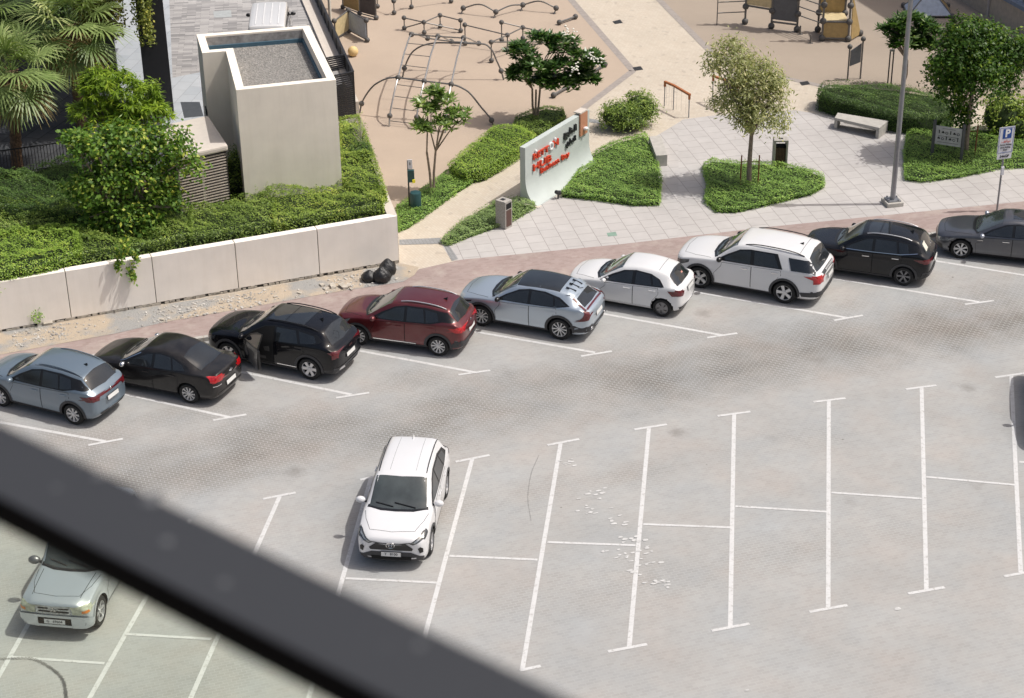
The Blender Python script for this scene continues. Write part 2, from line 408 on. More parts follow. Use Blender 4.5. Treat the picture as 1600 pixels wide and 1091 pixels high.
    def mirrors(s, q, z, m=None, k=1.):
        for sg in (1, -1):
            h, n_ = s.cast('L' if sg > 0 else 'R', q, z); b = MB()
            b.ball((h.x+.02, h.y+sg*.13*k, h.z+.06), .11*k, 12, 8, (.75, 1.05, .72))
            b.k = 1; b.beam((h.x, h.y-sg*.02, h.z), (h.x+.02, h.y+sg*.08, h.z+.03), .07, .035)
            b.build('mirror', [m or s.P['paint'], M_BLACK], s.root, smooth=True, local=True)
    def rails(s, q0, q1, y, m, h=.045, w_=.03):
        for sg in (1, -1):
            b = MB(); pts = []
            for t in np.linspace(0, 1, 9):
                q = q0+(q1-q0)*t; p, _ = s.cast('T', q, sg*y); pts.append(p+Vector((0, 0, h*min(1, 6*t, 6*(1-t))+.004)))
            b.tube(pts, w_*.6, 8); b.build('roof_rail', m, s.root, smooth=True, local=True)
    def fin(s, q, m=None):
        p, _ = s.cast('T', q, 0); b = MB()
        b.add([p+Vector(v) for v in ((.1, 0, 0), (-.06, .03, 0), (-.06, -.03, 0), (-.07, 0, .085))], [(0, 3, 1), (0, 2, 3), (1, 3, 2)])
        b.build('antenna', m or M_BLACK, s.root, local=True)
    def handles(s, pts, m):
        for ax, sg in (('L', 1), ('R', -1)):
            for k, (q, z) in enumerate(pts):
                b = MB(); h, n_ = s.cast(ax, q, z); h2, _ = s.cast(ax, q+.2, z+.006)
                b.beam(h+n_*.03, h2+n_*.03, .022, .03); b.beam(h+n_*.01, h+n_*.03, .03, .03); b.beam(h2+n_*.01, h2+n_*.03, .03, .03)
                par = s.doors[ax][k] if getattr(s, 'doors', None) and k < len(s.doors[ax]) else s.root
                if par is None: continue
                b.build('handle', m, par, local=True, bevel=.005)
    def make_doors(s, polys, skip=()):
        s.doors = {'L': [], 'R': []}; g = s.P['paint']
        for ax in 'LR':
            for k, poly in enumerate(polys):
                if (ax, k) in skip: s.doors[ax].append(None); continue
                c = Vector((sum(p[0] for p in poly), sum(p[1] for p in poly)))/len(poly)
                gp = [tuple(c+(Vector(p)-c)*1+((Vector(p)-c).normalized()*.012)) for p in poly]
                d = s.part('door', g, [(ax, poly)], off=.006, res=.1)
                s.part('door_seal', M_GAP, [(ax, gp)], d, off=.0025, res=.1)
                s.doors[ax].append(d)
    def plate(s, ax, y, z, txt='', w_=.5, h_=.12, out=.02):
        h, n_ = s.cast(ax, y, z); sg = 1 if ax == 'F' else -1; b = MB()
        up = Vector((0, 0, 1)); n2 = Vector((sg, 0, .12)).normalized(); sd = up.cross(n2).normalized(); u2 = n2.cross(sd)
        M3 = Matrix((sd, u2, n2)).transposed(); c = h+n2*out
        b.box(c, (w_, h_, .012), ax=M3); b.k = 1; b.box(c-n2*.008, (w_+.03, h_+.03, .012), ax=M3)
        o = b.build('number_plate', [M_PLATE, M_BLACK], s.root, local=True)
        if txt:
            M = Matrix.Translation(c+n2*.0075) @ M3.to_4x4()
            text_mesh(txt, h_*.85, .002, M_INK, 'plate_lettering', o, M, bold=.001)
        return c, M3
def place(P, rear=None, front=None, ang=None):  # left-side tyre contacts in the photo -> position and heading
    tw = P['W']/2-.02
    if rear and front:
        r_, f_ = at(*rear, 0), at(*front, 0); ang = math.atan2(f_.y-r_.y, f_.x-r_.x); mid = (r_+f_)/2
        q = P['fo']+P['wb']/2
    elif rear: mid = at(*rear, 0); q = P['fo']+P['wb']
    else: mid = at(*front, 0); q = P['fo']
    x = P['L']/2-q
    c, s_ = math.cos(ang), math.sin(ang)
    return (mid.x-(c*x-s_*tw), mid.y-(s_*x+c*tw), 0), ang
# ------------------------------------------------------------------ the setting
def P2(*pts, z=GZ): return [tuple(at(x, y, z).xy) for x, y in pts]
def ang(p, q, z=0): a, b = at(*p, z), at(*q, z); return math.atan2(b.y-a.y, b.x-a.x)
ROW = ang((816, 1047), (1595, 897)); ROWU = ang((163, 690), (1529, 472))
def stains(q, v, c, b):
    s = q.n('SeparateXYZ'); q.l(v, s.inputs[0]); x, y = s.outputs[0], s.outputs[1]
    wob = q.math('MULTIPLY', q.math('SUBTRACT', q.noise(v, .22, 3), .5), 1.9)
    fine = q.math('MULTIPLY', q.math('SUBTRACT', q.noise(v, 1.7, 4), .5), 1.1)
    yy = q.math('ADD', q.math('ADD', y, wob), fine); tot = None
    ca, sa = math.cos(-PAV), math.sin(-PAV)
    def vof(px, py): p = at(px, py, 0); return sa*p.x+ca*p.y
    for (px, py), hw, amp in (((1010, 600), .85, .85), ((1330, 548), .8, .4), ((560, 660), .8, .72), ((480, 625), .5, .35), ((1400, 665), .45, .25), ((1050, 900), .6, .2)):
        d = q.math('ABSOLUTE', q.math('SUBTRACT', yy, vof(px, py)))
        m = q.math('MULTIPLY', q.ramp(q.math('DIVIDE', d, hw*2.4), (.12, 1), (.95, 0)), amp)
        g = q.ramp(q.noise(v, .16+.02*hw, 2), (.42, 0), (.6, 1)) if amp < .6 else q.ramp(q.noise(v, .3, 2), (.3, .3), (.6, 1))
        m = q.math('MULTIPLY', m, g); tot = m if tot is None else q.math('MAXIMUM', tot, m)
    br2 = q.mix(1., c, q.mix(tot, (1., 1., 1.), (.42, .39, .35)), 'MULTIPLY')
    mort = q.mix(tot, (.52, .497, .468), (.48, .46, .435))
    c = q.mix(b.outputs['Fac'], br2, mort)
    tint = q.ramp(q.noise(v, .5, 3), (.3, (.96, .99, 1.02)), (.5, (1., 1., 1.)), (.7, (1.03, .985, .96)))
    c = q.mix(1., c, tint, 'MULTIPLY')
    vo = q.n('TexVoronoi'); vo.inputs['Scale'].default_value = 1.1; q.l(v, vo.inputs['Vector'])
    sp = q.ramp(q.math('ADD', vo.outputs['Distance'], q.math('MULTIPLY', q.noise(v, 25, 3), .06)), (.055, 1), (.075, 0))
    keep = q.ramp(q.noise(v, .8, 3), (.5, 0), (.62, .7))
    c = q.mix(q.math('MULTIPLY', sp, keep), c, (.11, .09, .075))
    v2 = q.n('TexVoronoi'); v2.inputs['Scale'].default_value = .42; q.l(v, v2.inputs['Vector'])
    drip = q.ramp(q.math('ADD', v2.outputs['Distance'], q.math('MULTIPLY', q.math('SUBTRACT', q.noise(v, 5, 5, .7), .5), .22)), (.04, 1), (.16, 0))
    c = q.mix(q.math('MULTIPLY', drip, q.ramp(q.noise(v, .33, 2), (.44, 0), (.54, .55))), c, (.24, .215, .19))
    pale = q.ramp(q.noise(v, .21, 6, .7), (.56, 0), (.7, .35))
    return q.mix(pale, c, (.5, .5, .495))
PAV = ang((855.5, 695.8), (905, 686.5))
M_LOT = brick('grey_paving_bricks', (.47, .447, .418), (.51, .487, .457), (.515, .495, .467), .2, .1, -PAV, ms=.011, extra=stains, patch=.1)
M_LINE = N('road_paint'); _v = M_LINE.coord(); _w = M_LINE.ramp(M_LINE.noise(_v, 9, 6, .7), (.33, .85), (.47, 0)); _w = M_LINE.math('MAXIMUM', _w, M_LINE.ramp(M_LINE.noise(_v, 1.6, 5, .75), (.3, .6), (.42, 0))); M_LINE.set(Base_Color=M_LINE.mix(_w, M_LINE.mix(M_LINE.noise(_v, 3, 4), (.5, .495, .49), (.62, .62, .615)), (.35, .335, .315)), Roughness=.75); M_LINE = M_LINE.m
KERB = [(-420, 655), (0, 581), (144, 557), (318, 528), (720, 470.5), (1456, 366), (1900, 303)]
kp = P2(*KERB)
g = MB().sheet([(-300, -60), (300, -60), (300, 400), (-300, 400)], -.06).build('ground', mat('far_ground', (.34, .29, .23), .95)); tag(g, kind='structure')
lot = MB().sheet([(-60, 5), (60, 5)]+kp[::-1], 0).build('parking_lot', M_LOT); tag(lot, kind='structure')
n_ = 0
def strip(p, q, wd, z, name='bay_line'):
    p, q = Vector(p[:2]), Vector(q[:2]); d = (q-p).normalized(); n = Vector((-d.y, d.x))*wd/2
    return MB().sheet([tuple(p-n), tuple(q-n), tuple(q+n), tuple(p+n)], z).build(name, M_LINE, lot)
A0 = lambda x, y: at(x, y, 0)
for a, b in [((876, 692.5), (816, 1047)), ((1014, 668), (983, 1012)), ((1147, 647), (1141, 980)), ((1295, 625.5), (1294, 951)), ((1440, 606), (1447.5, 922)), ((1580, 586), (1595, 897))]: strip(A0(*a), A0(*b), .115, .004)
for a, b in [((738, 717), (668, 978)), ((580, 746), (533, 912)), ((437, 776), (403, 853)), ((297, 812), (140, 1091)), ((120, 842), (2, 1050))]:
    p, q = A0(*a), A0(*b); strip(p, p+(q-p).normalized()*10.3, .115, .004)
for a, b in [((855.5, 695.8), (905, 686.5)), ((991, 671.5), (1042, 663.5)), ((1121, 650.5), (1172.5, 643.5)), ((1271, 628.5), (1321, 622.5)), ((1415.5, 608.5), (1463, 602.5)), ((1555, 590), (1605, 583)), ((712, 722), (765, 711.5)), ((411, 780), (462, 770)), ((563, 750), (607, 741)), 
             ((812, 1048), (845, 1041)), ((950, 1018.5), (1011, 1007)), ((1112, 986), (1171, 975)), ((1265, 956.5), (1324, 946)), ((1419, 928), (1476, 918)), ((1569, 901), (1625, 891)),
             ((525, 622), (577, 614)), ((716, 586), (766, 579)), ((908, 557), (956, 549)), ((1105, 528), (1152, 521)), ((1303, 501), (1348, 493)), ((1508, 476), (1553, 470)), ((333, 657), (385, 648)), ((138, 696), (192, 686))]:
    strip(A0(*a), A0(*b), .1, .008)
for a, b in [((855, 847.5), (993, 852.5)), ((1005, 819.5), (1141, 824.5)), ((1149, 791.5), (1291, 800)), ((1299, 770), (1440, 779.5)), ((1447, 745.5), (1585, 758)), ((702, 869), (840, 875)), ((540, 904), (683, 911)), ((1592, 722), (1720, 732)), ((195, 991), (330, 999)), ((17, 1027), (163, 1037)), ((360, 945), (510, 955))]:
    strip(A0(*a), A0(*b), .09, .008)
for a, b in [((745, 519), (930, 551)), ((945, 491), (1128, 524)), ((1090, 457), (1325, 497)), ((1300, 435), (1530, 472)), ((380, 582), (550, 617)), ((190, 615), (358, 652)), ((0, 660), (165, 690)), ((560, 548), (742, 582)), ((1462, 408), (1680, 443))]:
    p, q = A0(*a), A0(*b); strip(q+(p-q).normalized()*5.3, q, .115, .004)
sp = MB()                                                     # loose splashes of the same white paint
for px, py, n, sx, sy in [(885, 722, 9, 14, 5), (925, 770, 9, 22, 9), (920, 798, 8, 20, 8), (960, 815, 6, 25, 8), (985, 843, 8, 16, 6), (975, 868, 8, 14, 8), (1010, 860, 5, 16, 8), (1012, 880, 7, 16, 8), (1028, 912, 9, 18, 6), (985, 893, 5, 12, 5), (1402, 952, 1, 1, 1), (1168, 1079, 2, 5, 1), (945, 860, 3, 8, 3)]:
    for i in range(n):
        c = A0(px+RNG.normal()*sx*.6, py+RNG.normal()*sy*.6); l, w_ = RNG.uniform(.07, .2), RNG.uniform(.03, .09); u = Vector((math.cos(PAV), math.sin(PAV))); m = Vector((-u.y, u.x))
        n_ += 1; pts = [c.xy+u*math.cos(t)*l*RNG.uniform(.35, .6)+m*math.sin(t)*w_*RNG.uniform(.4, .8) for t in np.linspace(0, 6.28, 8)[:-1]]
        sp.sheet([tuple(p) for p in pts], .0095+.0002*(n_%14))
o = sp.build('paint_splashes', mat('splashed_paint', (.52, .515, .505), .85, var=.2), lot); o['kind'] = 'stuff'
M_SKID = mat('tyre_rub', (.14, .135, .13), .9, var=.3)
def skid(pts, wd, gap=.55):
    b = MB(); P = [A0(*p) for p in pts]; f = [pchip([(i, p[k]) for i, p in enumerate(P)]) for k in (0, 1)]
    n = 90
    for i in range(n):
        t0, t1 = i*(len(P)-1)/n, (i+gap)*(len(P)-1)/n
        a, c = Vector((f[0](t0), f[1](t0))), Vector((f[0](t1), f[1](t1))); d = (c-a).normalized(); m = Vector((-d.y, d.x))*wd*RNG.uniform(.25, .55)
        b.sheet([tuple(a-m), tuple(c-m), tuple(c+m), tuple(a+m)], .014)
    b.build('tyre_mark', M_SKID, lot)
skid([(-10, 1031), (40, 1029), (80, 1045), (99, 1065), (104, 1095)], .1)
skid([(842, 712), (829, 745), (825, 780), (830, 815)], .02, .35)
# pavement and what lies on it
M_PATHB = brick('cream_brick_path', (.62, .52, .41), (.66, .57, .46), (.56, .47, .37), .2, .1, -ang((1000, 100), (1060, 130), GZ), ms=.008, extra=lambda q, v, c, b: q.mix(q.ramp(q.noise(v, 3.2, 0), (.72, 0), (.76, .3)), c, (.36, .3, .25)), patch=.08, gain=1.14)
pave = MB().prism(kp+[(90, 140), (-90, 140)], -.05, .12).build('pavement', M_PATHB); tag(pave, kind='structure')
M_KERB = mat('kerb_concrete', (.42, .4, .37), .85, bump=.2)
kb = MB()
for a, b in zip(kp[:-1], kp[1:]):
    a, b = Vector(a), Vector(b); n = max(1, int((b-a).length/.9)); d = (b-a).normalized(); m = Vector((-d.y, d.x))
    for i in range(n):
        p, q = a+(b-a)*(i+.01)/n, a+(b-a)*(i+.985)/n
        kb.prism([tuple(p-m*.02), tuple(q-m*.02), tuple(q+m*.13), tuple(p+m*.13)], -.02, .135)
tag(kb.build('kerb', M_KERB), kind='structure')
M_REDB = brick('red_brick_strip', (.43, .315, .28), (.5, .385, .345), (.47, .37, .33), .2, .1, -ROWU, ms=.008, patch=.14, extra=lambda q, v, c, b: q.mix(q.ramp(q.noise(v, .9, 5, .7), (.52, 0), (.66, .6)), c, (.6, .5, .43)))
RU = [(-420, 645), (-300, 600), (0, 553), (180, 521), (262, 502), (350, 487), (400, 478), (530, 455), (630, 440), (655, 421), (720, 406.4), (970, 382), (1200, 355), (1600, 315), (1900, 288)]
kin = [tuple((Vector(p)+Vector((-.04, .13)))) for p in kp]
tag(MB().sheet(kin+P2(*RU[1:])[::-1], .128).build('red_footpath', M_REDB), kind='structure')
M_TILE = brick('pale_paving_slabs', (.55, .505, .472), (.58, .535, .5), (.33, .295, .27), .62, .6, -ang((889.5, 323.6), (926, 384), GZ), ms=.011, patch=.12, gain=1.13)
M_TILE2 = brick('pale_paving_slabs_turned', (.55, .505, .472), (.58, .535, .5), (.33, .295, .27), .62, .6, -ang((1250, 222), (1355, 330), GZ), ms=.011, patch=.12, gain=1.13)
TL = P2((706, 408), (689, 381), (770, 345), (830, 312), (880, 306), (935, 242), (1010, 222), (1035, 207), (1060, 192), (1060, 372))
tag(MB().sheet(TL+P2((970, 382), (720, 406.4)), .124).build('slab_paving', M_TILE), kind='structure')
tag(MB().sheet(P2((1060, 372.6), (1060, 192), (1067, 187), (1112, 181), (1240, 172), (1300, 182), (1400, 200), (1620, 215), (1900, 240), (1900, 288), (1600, 315), (1200, 355)), .124).build('slab_paving', M_TILE2), kind='structure')
M_BAND = brick('grey_setts', (.36, .35, .34), (.42, .41, .4), (.3, .29, .28), .12, .12, -ROWU, ms=.01, off=0)
tag(MB().sheet(P2((624, 383), (624, 375), (688, 372), (692, 381)), .13).build('drain_strip', M_BAND), kind='structure')
tag(MB().sheet(P2((905, 183), (935, 188), (940, 194), (906, 189)), .13).build('drain_strip', M_BAND), kind='structure')
tag(MB().sheet(P2((692, 381), (699, 380), (716, 405), (706, 408)), .132).build('edge_setts', M_BAND), kind='structure')
def rubber(name, pts, c):
    q = N(name); v = q.coord(); col = q.mix(q.noise(v, 30, 3, .7), tuple(x*.86 for x in c), tuple(x*1.1 for x in c))
    col = q.mix(q.ramp(q.noise(v, .4, 5, .65), (.4, 0), (.7, .5)), col, tuple(x*.84 for x in c)); q.set(Base_Color=col, Roughness=.95); q.bump(q.noise(v, 60, 2), .3)
    return tag(MB().sheet(P2(*pts), .124).build('playground_surface', q.m), kind='structure')
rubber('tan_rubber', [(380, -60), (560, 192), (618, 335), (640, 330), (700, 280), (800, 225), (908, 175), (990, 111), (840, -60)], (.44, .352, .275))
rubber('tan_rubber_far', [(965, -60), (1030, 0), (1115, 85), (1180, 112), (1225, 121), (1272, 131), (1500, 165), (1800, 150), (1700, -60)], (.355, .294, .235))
M_EDGE = mat('rubber_edging', (.31, .275, .25), .9)
for a, b in [((840, -60), (989, 111)), ((989, 111), (906, 174)), ((972, -60), (1030, 0)), ((1030, 0), (1115, 86)), ((1115, 86), (1226, 122)), ((1226, 122), (1290, 136))]:
    p, q = at(*a), at(*b); d = (q-p).normalized(); m = Vector((-d.y, d.x, 0))*.16
    tag(MB().sheet([tuple((p-m).xy), tuple((q-m).xy), tuple((q+m).xy), tuple((p+m).xy)], .129).build('path_edging', M_EDGE), kind='structure')
# bare ground along the wall
q = N('sandy_rubble'); v = q.coord(); grav = q.ramp(q.noise(v, .55, 4, .6), (.46, 0), (.56, 1))
col = q.mix(grav, q.mix(q.noise(v, 3, 5), (.4, .33, .25), (.5, .42, .325)), q.mix(q.noise(v, 28, 4, .8), (.17, .17, .165), (.47, .46, .44)))
q.set(Base_Color=col, Roughness=.95); q.bump(q.noise(v, 22, 5, .8), .8, .04)
SAND = [(-400, 560), (0, 515), (300, 470), (624, 412), (655, 418), (648, 430), (630, 441), (530, 456), (400, 479), (350, 488), (262, 503), (180, 522), (0, 555), (-400, 630)]
tag(MB().sheet(P2(*SAND), .136).build('sand_strip', q.m), kind='structure')
rb = MB(); st = Matrix
for i in range(1500):
    t = RNG.random(); x = 20+t*600; y = np.interp(x, [0, 300, 624], [524, 474, 417])+RNG.random()**1.3*np.interp(x, [0, 624], [26, 22]); p = at(x, y)
    if np.sin(x*.021+1)+RNG.normal()*.5 < -.3: continue
    r = .012+.03*RNG.random()**3
    rb.ball((p.x, p.y, .136+r*.4), r, 5, 4, (1+RNG.random(), 1+RNG.random(), .7))
o = rb.build('gravel', mat('gravel_stones', (.42, .4, .37), .9, var=.4, scale=3)); tag(o, kind='stuff')
M_BLK = mat('broken_block', (.44, .4, .34), .9, var=.2, bump=.3)
for x, y, s in [(503, 447, .22), (510, 453, .17), (520, 449, .3), (536, 450, .34), (545, 448, .25), (549, 453, .15), (430, 465, .14), (252, 501, .2), (75, 508, .3), (468, 459, .16), (620, 437, .16), (640, 425, .1)]:
    p = at(x, y); b = MB(); b.box((p.x, p.y, .136+s*.12), (s, s*.55, s*.3), RNG.uniform(0, 3)); v0 = b.v
    b.v = [(a+RNG.normal()*s*.06, c+RNG.normal()*s*.06, d+RNG.normal()*s*.03) for a, c, d in v0]
    tag(b.build('stone', M_BLK, bevel=.01), 'broken pale stone lying in the sand below the planter wall', 'stone', 'stones in the sand strip')
# courtyard behind the planter
CZ = 1.6
M_SHADET = brick('shade_toned_paving', (.07, .07, .074), (.1, .1, .104), (.022, .022, .023), 1.2, .6, -rad(72), ms=.015, off=.5, patch=.2)  # courtyard shade is put into this dark paving colour
M_PLANK = brick('pale_plank_paving', (.58, .54, .51), (.27, .255, .25), (.32, .3, .285), .6, .17, -ang((270, 60), (470, 50), CZ), ms=.008, patch=.14, bias=-.2, off=.37)
M_PALES = brick('pale_grey_slabs', (.5, .52, .54), (.58, .59, .6), (.32, .32, .33), .9, .6, -rad(80), ms=.008, patch=.1)
CE = [(471, -40), (530, 66), (556, 140)]                     # edge above the playground
e0, e1 = at(470, -60, CZ), at(556, 176, GZ); edge = lambda t: e0.lerp(e1, t)
tag(MB().sheet([(-60, 60.4), tuple(at(300, 262, CZ).xy), tuple(at(420, 200, CZ).xy), (e1.x-.05, e1.y+.1), (e0.x-.05, e0.y), (e0.x-2, 130), (-60, 130)], CZ).build('courtyard', M_PLANK), kind='structure')
tag(MB().sheet([(-50, 60.5)]+P2((240, 262), (255, 178), (222, 118), (180, 130), (178, 95), (150, 30), (120, -80), (-700, -80), z=CZ), CZ+.004).build('courtyard_shade_paving', M_SHADET), kind='structure')  # shaded part of the courtyard, darkened by its colour
tag(MB().sheet(P2((178, 130), (178, 60), (150, -80), (262, -60), (272, 178), (222, 178), z=CZ), CZ+.008).build('courtyard_slabs', M_PALES), kind='structure')  # sunlit stretch given its own paler slabs
tag(MB().sheet(P2((240, 262), (262, 150), (270, 122), (320, 112), (330, 190), (330, 250), z=CZ), CZ+.012).build('courtyard_slabs', M_PALES), kind='structure')
for a in ((282, 160), (312, 160), (318, 182), (288, 185)),: tag(MB().sheet(P2(*a, z=CZ), CZ+.016).build('courtyard_grate', mat('dark_grate', (.06, .065, .07), .5)), kind='structure')
tag(MB().sheet(P2((333, 18), (361, 16), (362, 27), (335, 28), z=CZ), CZ+.006).build('courtyard_cover', mat('grey_cover', (.36, .38, .38), .7)), kind='structure')
M_IRON = mat('dark_iron', (.05, .05, .052), .55, .4)
for i, (a, lab) in enumerate([(((957, 34), (969, 31), (973, 36), (961, 38)), 'dark drain grate in the cream brick path, farthest of the three'), (((988, 106), (1001, 104), (1005, 109), (992, 111)), 'dark drain grate at the corner of the left play surface'), (((1249, 129), (1262, 127), (1266, 132), (1253, 134)), 'dark drain grate beside the far play surface, in front of the trimmed hedge')]):
    b = MB(); P = [at(*p) for p in a]; b.prism([tuple(p.xy) for p in P], .12, .131)
    for t in np.linspace(.12, .88, 6): b.beam(P[0].lerp(P[1], t)+Vector((0, 0, .013)), P[3].lerp(P[2], t)+Vector((0, 0, .013)), .02, .008)
    tag(b.build('drain_grate', M_IRON), lab, 'drain', 'drain grates')
b = MB().prism(P2((948, 364.5), (962, 362.5), (964.5, 368.5), (950, 370)), .12, .129)
tag(b.build('access_cover', mat('green_cover', (.2, .3, .24), .7)), 'small green access cover set in the pale slabs behind the white hatchback', 'cover')
def top_(L, H, hf, sc, hc, sh, sr, hr, sg, hg, tz, mid=None):
    return [(0, hf-.22), (.05, hf-.07), (.2, hf), (sc*.6, (hf+hc)/2+.035), (sc, hc), (sc+(sh-sc)*.5, hc+(H-.04-hc)*.54), (sh, H-.04), (mid or (sh+sr)/2-.15, H), (sr, hr), (sg, hg), (L-.05, tz), (L, tz-.22)]
def roofw_(sc, sh, sr, sg, L, hw, a, b):
    return [(0, hw*.7), (sc, hw*.86), (sh, hw*a), (sr, hw*b), (sg, hw*(b+.02)), (L, hw*.8)]
def spec(L, W, H, wb, fo, wr, clr, paint, hood, roof, belt, a=.74, b=.68, **k):
    hf, sc, hc = hood; sh, sr, hr, sg, hg, tz = roof
    return dict(L=L, W=W, H=H, wb=wb, fo=fo, wr=wr, clr=clr, paint=paint, top=top_(L, H, hf, sc, hc, sh, sr, hr, sg, hg, tz), belt=belt, roofw=roofw_(sc, sh, sr, sg, L, W/2, a, b), sc=sc, sh=sh, sr=sr, sg=sg, a=a, b=b, **k)
def common(c, sB, sA, sC, dlo, wins, sill=True, clad=None, handle=None, wiper=True, wind=M_WIND, skip=(), trim=M_BLACK):
    """side glass, doors, windscreen and the lower trim that every car has"""
    P = c.P; L, hw = P['L'], P['W']/2; bl = pchip(P['belt']); R = P['wr']*1.14; z0 = P['clr']
    c.both('window_frame', trim, dlo, off=.004)
    for wd in wins: c.both('window', M_GLASS, wd, off=.009)
    fa, ra = c.wx[0]+R, c.wx[1]-R; zl = z0+.13
    f = [(sA, bl(sA)-.035), (sB, bl(sB)-.03), (sB, zl), (fa+.1, zl), (fa+.06, P['wr']+.3), (sA-.02, bl(sA)-.16)]
    r = [(sB+.025, bl(sB)-.03), (sC, bl(sC)-.03), (sC+.02, bl(sC)-.2), (min(sC, ra+.22), P['wr']+R+.09), (ra+.02, P['wr']+.22), (ra-.04, zl), (sB+.025, zl)]
    c.make_doors([f, r], skip)
    if handle is not None: c.handles([(sB-.3, bl(sB)-.13), (sC-.28, bl(sC)-.13)], handle)
    if clad:
        for q in c.wx: c.both('arch_trim', clad, c.ring(q, R-.005, R+.075), off=.012)
    if sill: c.both('sill_trim', clad or M_BLACK, [(fa-.02, z0+.05), (ra+.02, z0+.05), (ra+.02, zl-.01), (fa-.02, zl-.01)], off=.012)
    sc, sh = P['sc'], P['sh']; wa, wb_ = hw*.83, hw*P['a']*.93
    c.part('windscreen', wind, [('T', [(sc+.05, -wa+.03), (sc-.03, -wa*.5), (sc-.05, 0), (sc-.03, wa*.5), (sc+.05, wa-.03), (sh-.06, wb_), (sh-.1, 0), (sh-.06, -wb_)])], res=.12)
    c.part('cowl', M_BLACK, [('T', [(sc+.03, -wa-.02), (sc-.12, -wa*.55), (sc-.15, 0), (sc-.12, wa*.55), (sc+.03, wa+.02), (sc+.12, wa), (sc+.02, wa*.5), (sc, 0), (sc+.02, -wa*.5), (sc+.12, -wa)])], off=.004)
    if wiper:
        for y0, y1 in ((.5, -.1), (-.12, -.62)):
            b = MB(); p, _ = c.cast('T', sc+.02, y0*hw); q, _ = c.cast('T', sc+.13, y1*hw)
            b.beam(p+Vector((0, 0, .02)), q+Vector((0, 0, .03)), .025, .015); b.build('wiper', M_BLACK, c.root, local=True)
    # bonnet shut line
    b = [(sc-.16, -wa*.98), (sc-.2, 0), (sc-.16, wa*.98)]
    it = []
    for sg in (1, -1): it += [('T', p) for p in c.stroke([(.34, sg*hw*.62), (.75, sg*hw*.8), (sc-.1, sg*hw*.88)], .011)]
    it += [('T', p) for p in c.stroke([(.34, hw*.62), (.27, 0), (.34, -hw*.62)], .011)]
    c.part('bonnet_gap', M_GAP, it, off=.002)
def tailgate(c, glass, ax='T', tails=(), tmat=M_RED, lower=None, lmat=M_PLAST, seam=True, plate=None, txt=''):
    """rear glass, lamps, number plate and bumper"""
    c.part('rear_window', M_GLASS, [(ax, glass)], off=.008)
    for sg in (1, -1):
        it = [(a, [(x, sg*y) if a == 'T' else (sg*x, y) for x, y in p] if a in 'TB' else p) for a, p in tails if a in 'TB']
        it += [(('L' if sg > 0 else 'R'), p) for a, p in tails if a == 'L']
        if it: c.part('tail_light', tmat, it, off=.014, res=.05)
    if lower: c.part('rear_bumper', lmat, [(a, p) for a, p in lower], off=.012)
    if plate: c.plate('B', 0, plate, txt)
